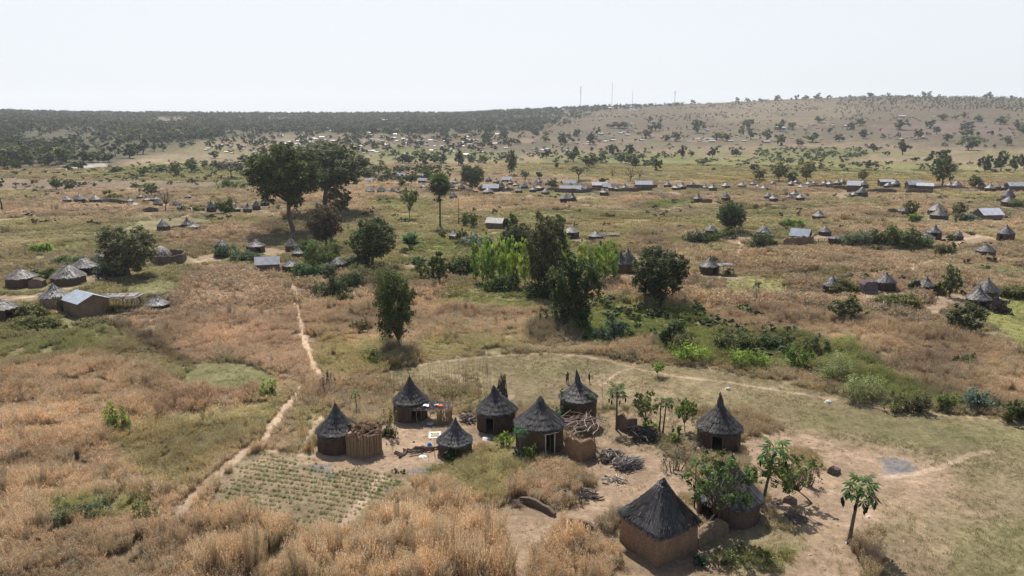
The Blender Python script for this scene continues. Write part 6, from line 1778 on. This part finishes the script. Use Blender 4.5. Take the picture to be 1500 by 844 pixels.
    if w: leafy_heap(cx, tp, bt, w, lb, col, max(900, int(w * 85)), .20 if tp > 330 else .28, 'bush', 'bush', 3 + sd_ % 3, seed=sd_, fill=.4)

# ================================================================== the far band of hamlets
BAND = [ # cx, apex, base, w, section
 *[(a, b, c, w, 0) for a, b, c, w in [(98, 286, 297, 14), (117, 283, 298, 17), (140, 285, 297, 17), (190, 287, 299, 14), (197, 293, 304, 15), (215, 286, 297, 13), (228, 284, 297, 14), (232, 290, 304, 15), (258, 292, 304, 12), (265, 297, 308, 12), (276, 284, 291, 10), (310, 293, 311, 15), (346, 298, 312, 14), (363, 296, 313, 14), (376, 292, 308, 13), (205, 282, 292, 10), (388, 290, 302, 14)]],
 *[(a, b, c, w, 1) for a, b, c, w in [(542, 273, 284, 14), (559, 271, 285, 15), (575, 274, 284, 10), (568, 276, 286, 12), (584, 275, 284, 9), (621, 266, 278, 13), (636, 266, 276, 12), (655, 262, 272, 11), (667, 260, 272, 12), (661, 266, 278, 12), (664, 280, 294, 14), (650, 270, 280, 12), (676, 268, 280, 12), (706, 270, 280, 14), (715, 274, 286, 18), (734, 265, 280, 15), (742, 268, 280, 12), (716, 258, 268, 11), (727, 260, 270, 11), (748, 262, 272, 10), (756, 264, 275, 12), (768, 266, 278, 12), (760, 272, 284, 12), (781, 271, 282, 13), (791, 268, 280, 15), (799, 275, 286, 14), (775, 264, 274, 11), (785, 262, 272, 10), (790, 260, 270, 10), (803, 262, 273, 11), (828, 281, 298, 18), (838, 280, 296, 13), (835, 266, 277, 12), (852, 268, 279, 14), (860, 270, 281, 12), (885, 274, 287, 15), (896, 268, 280, 12), (904, 270, 281, 10), (915, 268, 279, 11), (927, 272, 281, 10), (846, 264, 273, 9), (822, 264, 274, 9), (640, 258, 268, 9), (628, 258, 267, 9), (746, 255, 263, 9)]],
 *[(a, b, c, w, 2) for a, b, c, w in [(978, 265, 275, 13), (990, 269, 279, 14), (999, 266, 278, 13), (1014, 265, 276, 13), (1044, 268, 280, 14), (1063, 267, 276, 14), (1087, 265, 276, 14), (1103, 264, 273, 10), (1119, 269, 280, 13), (1132, 264, 272, 10), (1159, 264, 273, 11), (1166, 261, 271, 10), (1174, 268, 278, 14), (1125, 281, 292, 12), (1133, 283, 296, 14), (1164, 276, 290, 14), (1172, 283, 294, 14), (1022, 282, 297, 14), (1063, 281, 296, 15), (1156, 282, 293, 11), (1184, 264, 273, 12), (1193, 263, 272, 10), (1208, 262, 273, 12), (1215, 263, 274, 13), (1227, 262, 272, 13), (1234, 261, 270, 11), (1033, 269, 278, 9), (1111, 268, 276, 10)]],
 *[(a, b, c, w, 3) for a, b, c, w in [(1251, 280, 289, 13), (1262, 272, 289, 17), (1267, 281, 289, 9), (1264, 263, 276, 17), (1311, 262, 275, 16), (1301, 266, 276, 14), (1307, 260, 272, 12), (1391, 265, 276, 13), (1401, 264, 277, 16), (1438, 266, 277, 12), (1450, 268, 281, 16), (1470, 268, 280, 11), (1244, 282, 290, 8)]],
]
BAND.sort(key=lambda q: (q[4], q[0]))
SECN = [0, 0, 0, 0]
SEC = [('little cone-roofed hut of the far hamlet beyond the shade tree', 'huts of the hamlet beyond the shade tree'),
       ('tiny cone-roofed hut in the crowded far village around the dark wide tree', 'huts of the crowded far village'),
       ('tiny cone-roofed hut in the spaced-out far row below the golden field', 'huts of the far row below the golden field'),
       ('tiny cone-roofed hut along the long mud wall with white sheds', 'huts along the long far mud wall')]
SEL = ['in the hamlet beyond the shade tree', 'in the crowded far village', 'in the spaced-out row below the golden field', 'along the long mud wall with sheds']
for cx, ap, bs, w, s in BAND:
    SECN[s] += 1
    small_hut(cx, ap, bs, w, '%s cone-roofed hut %s, %s from the left' % ('little' if w > 13 else 'tiny', SEL[s], ordinal(SECN[s] - 1)), SEC[s][1], rnd.choice([GREY, GREY, PALE, DARK]))
for (cx, rd, ev, bs, w, lb, rz, ratio) in (
 (719, 270, 275, 281, 22, 'white-roofed shed beside the dark wide tree', 0, .5), (835, 272, 277, 281, 30, 'long low pale-roofed shed with front slope', 0, .35), (878, 267, 271, 276, 22, 'white-roofed shed behind dark round tree', 0, .5), (890, 268, 273, 277, 14, 'short white roof butting on the next shed', 0, .6),
 (942, 265, 270, 279, 24, 'white-roofed shed standing alone by the bare tree', 0, .5), (1339, 264, 270, 279, 23, 'bright white-roofed house on the long mud wall', 0, .5), (1354, 268, 272, 281, 21, 'bluish gabled house beside the bright white roof', -.5, .7),
 (1250, 265, 271, 282, 17, 'mud house with pale blue gable and tall side wall', -.5, .8), (1297, 263, 266, 273, 20, 'white roof peeping over a tree-topped wall', 0, .5), (1489, 267, 272, 281, 30, 'long white-roofed shed at the wall end', 0, .4),
 (619, 261, 264, 270, 12, 'small white roof among distant huts near round dark tree', 0, .5), (541, 261, 264, 268, 10, 'tiny white roof just right of the giant trees', 0, .6), (588, 253, 257, 262, 11, 'tiny white roof in the fields behind the huts', 0, .6), (621, 254, 258, 262, 9, 'tiny white roof next to the upright tree', 0, .6),
 (742, 259, 263, 267, 14, 'grey-roofed shed below the tall narrow tree', 0, .6), (835, 264, 268, 272, 16, 'white roof behind the long low shed', 0, .5)):
    gable_house(cx, rd, ev, bs, w, lb, rz, ratio, (.36, .37, .385), (.11, .08, .062))
for i, (pts, lb) in enumerate((([(1184, 276), (1230, 278), (1262, 279)], 'long dark mud wall beside the mud house with blue gable'), ([(1270, 282), (1313, 282)], 'mud wall in front of the tree-topped white roof'), ([(1327, 282), (1365, 283)], 'mud wall before the bright white-roofed house'), ([(1365, 276), (1420, 279)], 'mud wall behind the two-storeyed tree'), ([(1426, 279), (1460, 280), (1475, 278)], 'mud wall leading to the long white shed'),
  ([(905, 281), (930, 281), (962, 275)], 'dark yard wall by the white shed near the bare tree'), ([(1000, 276), (1034, 276)], 'low yard wall among the spaced-out row'), ([(1028, 297), (1043, 297)], 'short square yard wall beside a single cone hut'), ([(1133, 290), (1160, 289)], 'low wall around the little yard of four huts'), ([(640, 282), (700, 284)], 'dark yard wall before the dark wide tree'), ([(735, 281), (752, 280)], 'low wall on bare ground in the crowded village'), ([(585, 284), (600, 283)], 'short wall beside huts right of the giants'), ([(800, 280), (822, 282), (850, 283), (880, 280)], 'yard wall joining the pale sheds'), ([(150, 297), (185, 299)], 'low wall between cone huts of the small hamlet'), ([(210, 311), (232, 310)], 'dark mud wall before the hamlet yard'), ([(1460, 296), (1500, 300)], 'yard wall of the stacked pair'), ([(1300, 312), (1318, 314)], 'low shed wall beside the tree-hidden hut'))):
    mud_wall(pts, 6, lb, .6, (.12, .09, .072), hm=1.7 if len(pts) > 2 else 1.6, seed=20 + i, rag=.12, seg=2.5)

# ---- the settlement on the foot of the hills: each pale roof a house
FARH = ARCH['far']
_fh = []
for i in range(3):
    mb = MB(); x, y, h, r_ = .5, .32 + .08 * i, .3, .16
    mb.add([(-x, -y, -.1), (x, -y, -.1), (x, y, -.1), (-x, y, -.1), (-x, -y, h), (x, -y, h), (x, y, h), (-x, y, h), (-x, 0, h + r_), (x, 0, h + r_)], [(0, 1, 5, 4), (2, 3, 7, 6), (1, 2, 6, 9, 5), (3, 0, 4, 8, 7)], 0)
    o = .04
    mb.add([(-x - o, -y - o, h - .01), (x + o, -y - o, h - .01), (x + o, y + o, h - .01), (-x - o, y + o, h - .01), (-x - o, 0, h + r_ + .02), (x + o, 0, h + r_ + .02)], [(0, 1, 5, 4), (2, 3, 4, 5)], 1)
    _fh.append(mb)
M['roofw'] = simple('pale_metal_roof', (.38, .385, .40), .4, .5, 3, .9, 1.1, 0)
M['roofd'] = simple('dull_roof', (.20, .18, .17), .8, .2, 3, .8, 1.1, 0)
M['wallf'] = simple('far_mud', (.24, .175, .13), .9, .1, 3, .8, 1.1, 0)
_fm = [[mb.mesh('far_house', [M['wallf'], M[rk]]) for mb in _fh] for rk in ('roofw', 'roofd')]
def far_house(cx, cy, w, pale, label, group):
    p = P(cx, cy); s = w * mpp(p)
    thing('far_house', label, 'house', (p.x, p.y, p.z), rnd.uniform(-.35, .35), group, rnd.choice(_fm[0 if pale else 1]), None, (s, s, s * rnd.uniform(.55, .8)))
CLUST = [ # cx, cy, spread x, spread y, n, share pale, name
 (350, 221, 28, 5, 20, .6, 'on the near flank of the forest foot'), (450, 208, 55, 5, 40, .6, 'in the main hillfoot settlement'), (560, 207, 55, 12, 58, .5, 'in the main hillfoot settlement'),
 (680, 213, 60, 10, 48, .4, 'on the open slope beside the settlement'), (520, 190, 40, 8, 14, .7, 'high among the forest trees'), (870, 158, 45, 3.5, 16, .6, 'on the ridge beside the masts'), (735, 168, 60, 3, 7, .6, 'high on the ridge line'),
 (890, 207, 35, 4, 12, .5, 'in the row on the brown slope'), (815, 219, 30, 3, 8, .6, 'at the edge of the brown slope fields'), (925, 197, 50, 5, 16, .2, 'on the terraced brown slope'), (1050, 205, 45, 3, 13, .6, 'along the line of trees under the hill'),
 (1030, 190, 30, 2, 7, .4, 'on the pale strip of the brown slope'), (1175, 202, 30, 4, 10, .4, 'beneath the big hill'), (1200, 186, 45, 6, 16, .25, 'on the lower flank of the big hill'), (1340, 203, 28, 2.5, 12, .3, 'beside the ploughed hill field'), (1385, 172, 30, 2, 3, .6, 'alone on the big hill'), (1500, 200, 10, 3, 4, .3, 'at the foot of the big hill edge')]
for cx, cy, sx, sy, n, sh, lb in CLUST:
    for i in range(n):
        x = cx + max(-1.7, min(1.7, rnd.gauss(0, .8))) * sx; y = cy + max(-1.6, min(1.6, rnd.gauss(0, .8))) * sy
        pale = rnd.random() < sh
        far_house(x, y, rnd.uniform(3.0, 6.5) * (1.1 if pale else 1), pale, ('tiny pale-roofed house ' if pale else 'tiny dull-roofed house ') + lb, ('pale roofs ' if pale else 'dull roofs ') + lb)
for cx, cy, w, lb in ((1142, 190, 12, 'long pale building on the pale strip of slope'), (1043, 208, 9, 'white roof nearest the tree line under the hill'), (1122, 209, 10, 'white roof beside dark trees under the hill'), (930, 208, 0, ''), (720, 176, 0, ''), (1321, 172, 8, 'single house halfway up the big hill')):
    if w: far_house(cx, cy, w, True, lb, None)

# masts on the ridge
def mast(cx, top, bot, w, label, arms):
    p = P(cx, bot + 3); H = zat(cx, top, p.x, p.y) - p.z
    t = thing('radio_mast', label, 'mast', p, 0, None)
    mb = MB(); n = max(6, int(H / 6))
    for k in range(3):
        a = 2.09 * k; mb.tube([(w * math.cos(a), w * math.sin(a), 0), (w * .4 * math.cos(a), w * .4 * math.sin(a), H)], .16, 4)
    for i in range(n):
        f = i / n; f2 = (i + 1) / n
        for k in range(3):
            a = 2.09 * k; b = 2.09 * (k + 1); q = w * (1 - .6 * f); q2 = w * (1 - .6 * f2)
            mb.tube([(q * math.cos(a), q * math.sin(a), H * f), (q2 * math.cos(b), q2 * math.sin(b), H * f2)], .09, 3)
    put('lattice', mb.mesh('lattice', M['metal']), t, color=(.35, .35, .36))
    for i in range(arms):
        put('antenna', MB().tube([(0, -.5, 0), (0, .5, 0)], [1.0, 1.0], 10).mesh('antenna', M['metal']), t, ((-1) ** i * 1.4, -.8, H * (.95 - .08 * i)), color=(.6, .6, .62))
mast(850, 126, 158, 1.1, 'tallest lattice mast with antennas on the ridge', 5)
mast(896, 120, 156, .5, 'very thin mast between its thicker neighbours', 0)
mast(926, 131, 155, .35, 'faint thin mast on the ridge past the thin one', 0)
mast(988, 133, 152, .9, 'shorter lattice mast with dish near the big hill', 3)

# ---- trees scattered on plain and slopes (things), then the forest (stuff)
def far_tree(kind, cx, cy, w, h, col, label, group):
    p = P(cx, cy)
    m_ = mpp(p)
    cm, tm = rnd.choice(ARCH[kind])
    c = shade(GREEN[col], .8, 1.25)
    t = thing('tree', label, 'tree', (p.x, p.y, p.z - .1), rnd.uniform(0, 6.28), group)
    sc = (w * m_ * 1.1, w * m_ * 1.1, h * m_ * 1.05)
    put('crown', cm, t, scale=sc, color=c)
    if tm: put('trunk', tm, t, scale=sc)
MIDT = [ # explicit ones: cx, foot y, w, h
 (590, 240, 18, 14), (622, 241, 22, 17), (600, 240, 14, 11), (650, 238, 13, 11), (638, 239, 14, 12), (672, 243, 16, 20), (690, 238, 12, 9), (706, 238, 14, 10), (840, 237, 18, 18), (800, 232, 12, 12), (862, 244, 24, 14), (910, 240, 18, 14), (925, 242, 22, 14), (880, 238, 20, 10), (961, 250, 13, 18), (999, 232, 12, 15), (1012, 230, 10, 9), (1043, 231, 13, 14), (1030, 242, 18, 9), (1078, 229, 14, 11),
 (921, 228, 13, 15), (898, 228, 12, 14), (885, 230, 10, 9), (864, 212, 20, 16), (828, 212, 22, 18), (947, 203, 16, 14), (992, 207, 20, 15), (975, 207, 14, 10), (800, 208, 14, 9), (787, 199, 12, 11), (875, 197, 12, 11), (960, 192, 22, 14), (906, 188, 36, 10), (950, 180, 13, 10), (968, 181, 9, 9), (1022, 195, 20, 21), (1050, 205, 20, 12), (1065, 207, 16, 13), (1096, 190, 20, 17), (1100, 204, 16, 14), (1123, 206, 16, 18), (1085, 200, 10, 14), (1143, 213, 17, 18), (1169, 214, 14, 11), (1190, 208, 26, 13), (1229, 208, 16, 12), (1265, 203, 14, 14), (1199, 180, 15, 9), (1260, 184, 15, 11), (1247, 190, 14, 12), (1160, 190, 14, 12), (1143, 192, 15, 16), (1215, 196, 8, 12), (1318, 190, 20, 16), (1345, 203, 16, 15), (1315, 203, 8, 9), (1293, 204, 8, 9), (1372, 197, 13, 16), (1363, 188, 14, 14), (1380, 176, 16, 10), (1418, 220, 28, 22), (1388, 207, 15, 12), (1418, 190, 20, 12), (1416, 200, 22, 12), (1432, 200, 9, 10), (1475, 213, 14, 14), (1322, 227, 18, 18), (1280, 223, 16, 10), (1300, 228, 9, 6), (1413, 192, 14, 9), (1432, 178, 18, 9), (1465, 182, 22, 11), (1400, 175, 12, 7), (1412, 173, 14, 8), (1453, 200, 6, 12), (1490, 190, 16, 12), (1500, 196, 16, 14),
 (1466, 251, 19, 25), (1442, 252, 17, 22), (1487, 250, 14, 20), (1374, 246, 26, 24), (1500, 248, 14, 20), (1340, 237, 10, 8), (1105, 250, 12, 9), (1272, 246, 16, 9), (800, 200, 10, 9), (845, 200, 14, 11), (707, 218, 12, 18), (713, 208, 18, 14), (648, 200, 13, 12), (738, 202, 14, 12), (718, 196, 16, 14), (675, 190, 20, 14), (625, 196, 16, 12), (560, 215, 10, 8), (585, 218, 12, 9), (480, 214, 10, 9), (520, 206, 14, 11), (545, 196, 16, 12),
 (314, 232, 14, 10), (366, 246, 18, 14), (378, 240, 16, 14), (352, 252, 14, 12), (357, 240, 14, 12), (388, 248, 12, 10), (300, 248, 8, 12), (232, 252, 24, 10), (320, 250, 20, 12), (226, 222, 14, 13), (239, 222, 13, 13), (281, 214, 12, 9), (267, 216, 14, 8), (303, 214, 12, 8), (0, 274, 10, 12), (25, 257, 6, 5), (165, 252, 10, 5), (275, 268, 6, 4), (90, 240, 26, 22), (70, 243, 22, 16), (135, 238, 20, 14), (190, 232, 22, 16), (210, 226, 20, 18), (12, 248, 10, 16), (24, 248, 12, 14), (48, 246, 9, 12), (115, 248, 20, 10), (100, 250, 14, 8), (160, 238, 18, 12), (40, 240, 30, 18), (570, 262, 10, 16), (555, 256, 8, 12), (540, 262, 12, 8), (790, 262, 9, 12), (815, 248, 9, 12), (536, 246, 10, 8), (560, 243, 10, 6),
]
_cnt = {}
for cx, cy, w, h in sorted(MIDT):
    rg = 'on the green belt beyond the hamlets' if cy > 224 and cx > 400 else 'in the fields below the forest' if cx < 400 else 'on the brown slopes' if cx > 760 else 'among the hillfoot settlement'
    _cnt[rg] = _cnt.get(rg, -1) + 1
    w, h = (w * 1.3, h * 1.3) if cy > 222 else (w * 1.1, h * 1.1)
    shp = 'broad low' if w > h * 1.35 else 'tall narrow' if h > w * 1.15 else 'round'
    far_tree('round_low' if w > 15 else 'far', cx, cy, w, h, rnd.choice(['dark', 'dark', 'mid', 'deep'] if cx < 900 or cy > 225 else ['dark', 'mid', 'grey']),
             '%s tree %s, %s from the left' % (shp, rg, ordinal(_cnt[rg])),
             'trees ' + ('on the green belt' if cy > 224 and cx > 400 else 'in the fields below the forest' if cx < 400 else 'on the brown slopes' if cx > 760 else 'among the hillfoot settlement'))
# ridge trees standing out against the sky
for i in range(60):
    cx = rnd.uniform(1010, 1500); w = rnd.choice([3, 4, 5, 8, 10]); 
    ry = np.interp(cx, RIDGE_PX, RIDGE_PY) + 1.0
    far_tree('far', cx, ry, w, w * rnd.uniform(.6, 1.1), rnd.choice(['grey', 'dark', 'mid']), 'tiny tree on the skyline of the big bare hill', 'skyline trees of the big hill')

def forest():
    """woodland, scrub and bushes too many to count: low crowns in the forest belt, on slopes, along streams"""
    def mk_crown(i, n=130, leaf=.12, flat=.9):
        bl = rblobs(800 + i, 9, .50, .27, .25, .20, flat)
        m_ = crown(bl, 190, leaf, 800 + i, 0, .6)
        m_.tube([(0, 0, -.1), (0, 0, .5)], [.035, .02], 4, 0, .8)
        return m_.mesh('woodland_crown', M['leaf_far'])
    var = [mk_crown(i) for i in range(6)]
    def pts_for(poly, n, rmin, rmax, soft=2):
        xs = [q[0] for q in poly]
        out = []
        az0 = math.atan2(ray(min(xs), 180)[0], ray(min(xs), 180)[1]); az1 = math.atan2(ray(max(xs), 180)[0], ray(max(xs), 180)[1])
        k = int(n * 6)
        az = rng.uniform(az0, az1, k); r = np.sqrt(rng.uniform(rmin ** 2, rmax ** 2, k))
        X = r * np.sin(az); Y = r * np.cos(az)
        Z = ground_h(X, Y); px, py = proj(X, Y, Z)
        s = poly_sd(px, py, poly) > 0
        return X[s], Y[s], Z[s], px[s], py[s]
    L = []
    def addv(X, Y, Z, h, w, col, jit=.25):
        n = len(X)
        hh = h * rng.uniform(.6, 1.35, n); ww = w * rng.uniform(.65, 1.4, n)
        tint = np.array(col)[None, :] * rng.uniform(1 - jit, 1 + jit, (n, 1)) * (1 + rng.normal(0, .07, (n, 3)))
        L.append((np.stack([X, Y, Z - .2], 1), np.stack([rng.normal(0, .05, n), rng.normal(0, .05, n), rng.uniform(0, 6.28, n)], 1), np.stack([ww, ww, hh], 1), np.clip(tint, .008, .6)))
    FP = [(-400, 150), (-200, 155), (300, 160), (560, 160), (900, 154), (820, 190), (600, 196), (420, 193), (330, 200), (230, 216), (175, 236), (60, 244), (-400, 252)]
    X, Y, Z, px, py = pts_for(FP, 9000, 420, 2700)
    cl = fbm(X, Y, 60, 501, 3)
    dens = np.clip((cl - .40) * 5, .12, .8) * np.clip(1.0 - (px - 500) / 420, .2, 1)
    # clearings on the ridge
    dens *= np.where((px > 225) & (px < 275) & (py > 171) & (py < 182), .12, 1)
    k = rng.uniform(size=len(X)) < dens
    X, Y, Z, px = X[k], Y[k], Z[k], px[k]
    print('forest', len(X))
    g1 = rng.uniform(size=len(X)) < .55
    addv(X[g1], Y[g1], Z[g1], 8.0, 11.5, (.085, .100, .045), .38)
    addv(X[~g1], Y[~g1], Z[~g1], 7.0, 9.5, (.15, .155, .075), .3)
    # settlement trees
    X, Y, Z, px, py = pts_for([(300, 205), (420, 193), (560, 186), (720, 180), (800, 178), (780, 215), (700, 228), (500, 228), (320, 230)], 420, 500, 1900)
    k = rng.uniform(size=len(X)) < .6; addv(X[k], Y[k], Z[k], 6.0, 8, (.06, .075, .032))
    X, Y, Z, px, py = pts_for([(420, 168), (820, 160), (800, 196), (600, 200), (430, 196)], 900, 800, 2300)
    k = (rng.uniform(size=len(X)) < .30) & (fbm(X, Y, 90, 571, 3) > .42); addv(X[k], Y[k], Z[k], 7.5, 10.5, (.085, .10, .045), .35)
    # middle ridge
    X, Y, Z, px, py = pts_for([(640, 158), (760, 156), (900, 150), (1000, 148), (1000, 156), (900, 162), (760, 172), (640, 174)], 700, 1300, 2300)
    k = rng.uniform(size=len(X)) < .22; addv(X[k], Y[k], Z[k], 7, 10, (.055, .065, .032))
    # scrub of the brown slopes and the big hill
    X, Y, Z, px, py = pts_for([(740, 160), (900, 155), (1050, 150), (1200, 141), (1300, 136), (1700, 140), (1700, 178), (1200, 178), (1000, 190), (800, 205), (740, 200)], 3200, 900, 2400)
    k = rng.uniform(size=len(X)) < .36 * np.clip((px - 500) / 500, .4, 1.0)
    k &= fbm(X, Y, 110, 551, 3) > rng.uniform(.32, .62, len(X))
    addv(X[k], Y[k], Z[k], 3.2, 3.8, (.10, .098, .055), .35)
    X, Y, Z, px, py = pts_for([(1230, 140), (1300, 136), (1700, 142), (1700, 165), (1350, 160), (1220, 168)], 1600, 1200, 2300)
    k = rng.uniform(size=len(X)) < .35; addv(X[k], Y[k], Z[k], 4.4, 3.2, (.12, .11, .07), .3)
    # shrubs of the flat land
    X, Y, Z, px, py = pts_for([(760, 200), (1600, 175), (1600, 215), (1000, 222), (760, 228)], 300, 600, 1500)
    k = rng.uniform(size=len(X)) < .25; addv(X[k], Y[k], Z[k], 3.5, 5, (.07, .08, .04))
    for poly, n, h, w, c, dn in (([(540, 224), (760, 228), (770, 242), (560, 242)], 200, 3.0, 5, (.07, .10, .035), .12), ([(770, 226), (870, 220), (1010, 228), (1010, 242), (930, 246), (790, 240)], 320, 3.2, 5, (.07, .10, .035), .13),
                       ([(1105, 219), (1260, 217), (1275, 232), (1200, 240), (1105, 236)], 300, 2.6, 4.5, (.09, .12, .045), .16), ([(1020, 232), (1500, 240), (1500, 256), (1020, 250)], 180, 2.2, 5, (.085, .10, .04), .2),
                       ([(530, 250), (660, 246), (660, 266), (530, 268)], 160, 3.0, 5, (.075, .10, .04), .18), ([(0, 246), (400, 232), (400, 272), (0, 280)], 200, 2.0, 3.5, (.07, .085, .04), .25), ([(0, 282), (600, 270), (600, 330), (0, 330)], 160, 1.6, 2.6, (.085, .095, .045), .2),
                       ([(600, 286), (1500, 286), (1500, 400), (900, 400)], 260, 1.5, 2.4, (.085, .09, .045), .22), ([(600, 400), (1500, 400), (1500, 520), (900, 500)], 500, 1.2, 1.8, (.12, .125, .06), .06), ([(820, 440), (1080, 450), (1200, 495), (1190, 525), (1000, 515), (860, 500)], 600, 1.5, 2.2, (.09, .12, .045), .05),
                       ([(0, 460), (150, 470), (130, 540), (0, 545)], 200, 0.9, 1.5, (.16, .19, .07), .08)):
        rr = [np.hypot(*P(*q).xy) for q in poly]
        X, Y, Z, px, py = pts_for(poly, n, min(rr) * .95, max(rr) * 1.05)
        k = rng.uniform(size=len(X)) < dn; addv(X[k], Y[k], Z[k], h, w, c)
    a = [np.concatenate([q[i] for q in L]) for i in range(4)]
    print('woodland total', len(a[0]))
    scatter('woodland', 'open savanna woodland and scrub on the hills and stream banks', a[0], a[1], a[2], a[3], rng.integers(0, len(var), len(a[0])), var)
forest()

# stems of harvested millet standing in the pale plots
def stems():
    n = 0; V = []; F = []; T = []
    mb = MB()
    for (x0, x1, y0, y1, k) in ((540, 720, 540, 600, 260), (430, 480, 580, 650, 30), (800, 1020, 540, 600, 20), (600, 720, 660, 700, 20), (600, 760, 300, 330, 90), (880, 1000, 316, 340, 90), (720, 860, 318, 330, 40)):
        for i in range(k):
            p = P(rnd.uniform(x0, x1), rnd.uniform(y0, y1)); h = rnd.uniform(.7, 1.9); w = .018 if y0 > 400 else .04
            a = rnd.uniform(0, PI); dx, dy = math.cos(a) * w, math.sin(a) * w
            lx, ly = rnd.uniform(-.2, .2), rnd.uniform(-.2, .2)
            for (ux, uy) in ((dx, dy), (-dy, dx)):
                V += [(p.x - ux, p.y - uy, p.z - .1), (p.x + ux, p.y + uy, p.z - .1), (p.x + lx + ux * .6, p.y + ly + uy * .6, p.z + h), (p.x + lx - ux * .6, p.y + ly - uy * .6, p.z + h)]
                F.append((n, n + 1, n + 2, n + 3)); n += 4; T += [rnd.uniform(.6, 1.2)] * 4
    mb.add(V, F, 0, T)
    o = put('millet_stems', mb.mesh('millet_stems', M['leaf']), color=(.24, .18, .11)); o['kind'] = 'stuff'; o['label'] = 'thin dry millet stems left standing in the plots'
stems()

# loose stones and clods on bare soil
def clods():
    V = []; F = []; n = 0; mb = MB()
    for (x0, x1, y0, y1, k) in ((330, 600, 665, 780, 260), (460, 740, 615, 700, 160), (700, 900, 640, 800, 260), (1010, 1400, 650, 840, 520), (1080, 1500, 560, 840, 380), (720, 1000, 540, 600, 120)):
        for i in range(k):
            p = P(rnd.uniform(x0, x1), rnd.uniform(y0, y1)); s = abs(rnd.gauss(0, .06)) + .03
            vs = [(1, 0, 0), (0, 1, 0), (-1, 0, 0), (0, -1, 0), (0, 0, .8)]
            V += [(p.x + a * s * rnd.uniform(.6, 1.3), p.y + b * s * rnd.uniform(.6, 1.3), p.z - .01 + c * s) for a, b, c in vs]
            F += [(n, n + 1, n + 4), (n + 1, n + 2, n + 4), (n + 2, n + 3, n + 4), (n + 3, n, n + 4)]; n += 5
    mb.add(V, F, 0, 1)
    o = put('clods', mb.mesh('clods', M['mud']), color=(.40, .30, .21)); o['kind'] = 'stuff'; o['label'] = 'small loose stones and clods on bare soil'
clods()

def crop_rows():
    poly = [(350, 676), (385, 664), (440, 672), (558, 694), (596, 708), (540, 748), (498, 778), (420, 772), (318, 738)]
    A = P(345, 690); B_ = P(540, 722); u = (B_ - A); u.z = 0; u.normalize(); v = Vector((-u.y, u.x, 0))
    pts = []
    for i in range(-40, 40):
        for j in range(-60, 160):
            q = A + v * (i * .66 + rnd.gauss(0, .06) + .16 * math.sin(j * .05 + i * .4)) + u * (j * .26 + rnd.uniform(-.1, .1))
            pts.append((q.x, q.y))
    X = np.array([p[0] for p in pts]); Y = np.array([p[1] for p in pts]); Z = ground_h(X, Y)
    px, py = proj(X, Y, Z)
    den = fbm(X, Y, 3.5, 611, 3)
    k = (rng.uniform(size=len(X)) < (.5 + 1.9 * (den - .3)) * sstep(-6, 12, poly_sd(px, py, poly)))
    X, Y, Z = X[k], Y[k], Z[k]; n = len(X)
    tint = np.array([.17, .235, .07])[None, :] * rng.uniform(.7, 1.4, (n, 1)); dry = rng.uniform(size=n) < .3
    tint[dry] = np.array([.36, .31, .15]) * rng.uniform(.8, 1.2, (int(dry.sum()), 1))
    s = rng.uniform(.2, .48, n)
    scatter('crop_rows', 'thin green crop rows in the tilled plot beside the footpath', np.stack([X, Y, Z], 1), np.stack([0 * X, 0 * X, rng.uniform(0, 6.28, n)], 1), np.stack([s, s, s * .9], 1), tint, rng.integers(0, 4, n), GRASS_LEAFY)
crop_rows()
plant_grass()
for o in list(COL.objects):
    if '_c' in o: del o['_c']

# ------------------------------------------------------------------ haze
def haze():
    x, y0, y1, z0, z1 = 4200, -1200, 4300, -6, 175
    m = bpy.data.materials.new('haze'); m.use_nodes = True
    ns, ls = m.node_tree.nodes, m.node_tree.links
    ns.remove(ns['Principled BSDF'])
    v = ns.new('ShaderNodeVolumePrincipled')
    v.inputs['Color'].default_value = (.90, .95, 1.0, 1)
    v.inputs['Density'].default_value = HAZE
    v.inputs['Anisotropy'].default_value = .35
    ls.new(v.outputs[0], ns['Material Output'].inputs['Volume'])
    mb = MB().box((0, (y0 + y1) / 2, (z0 + z1) / 2), (2 * x, y1 - y0, z1 - z0))
    o = put('haze', mb.mesh('haze', m)); o['kind'] = 'stuff'; o['label'] = 'pale dry-season haze over the whole plain'
HAZE = .000115
haze()
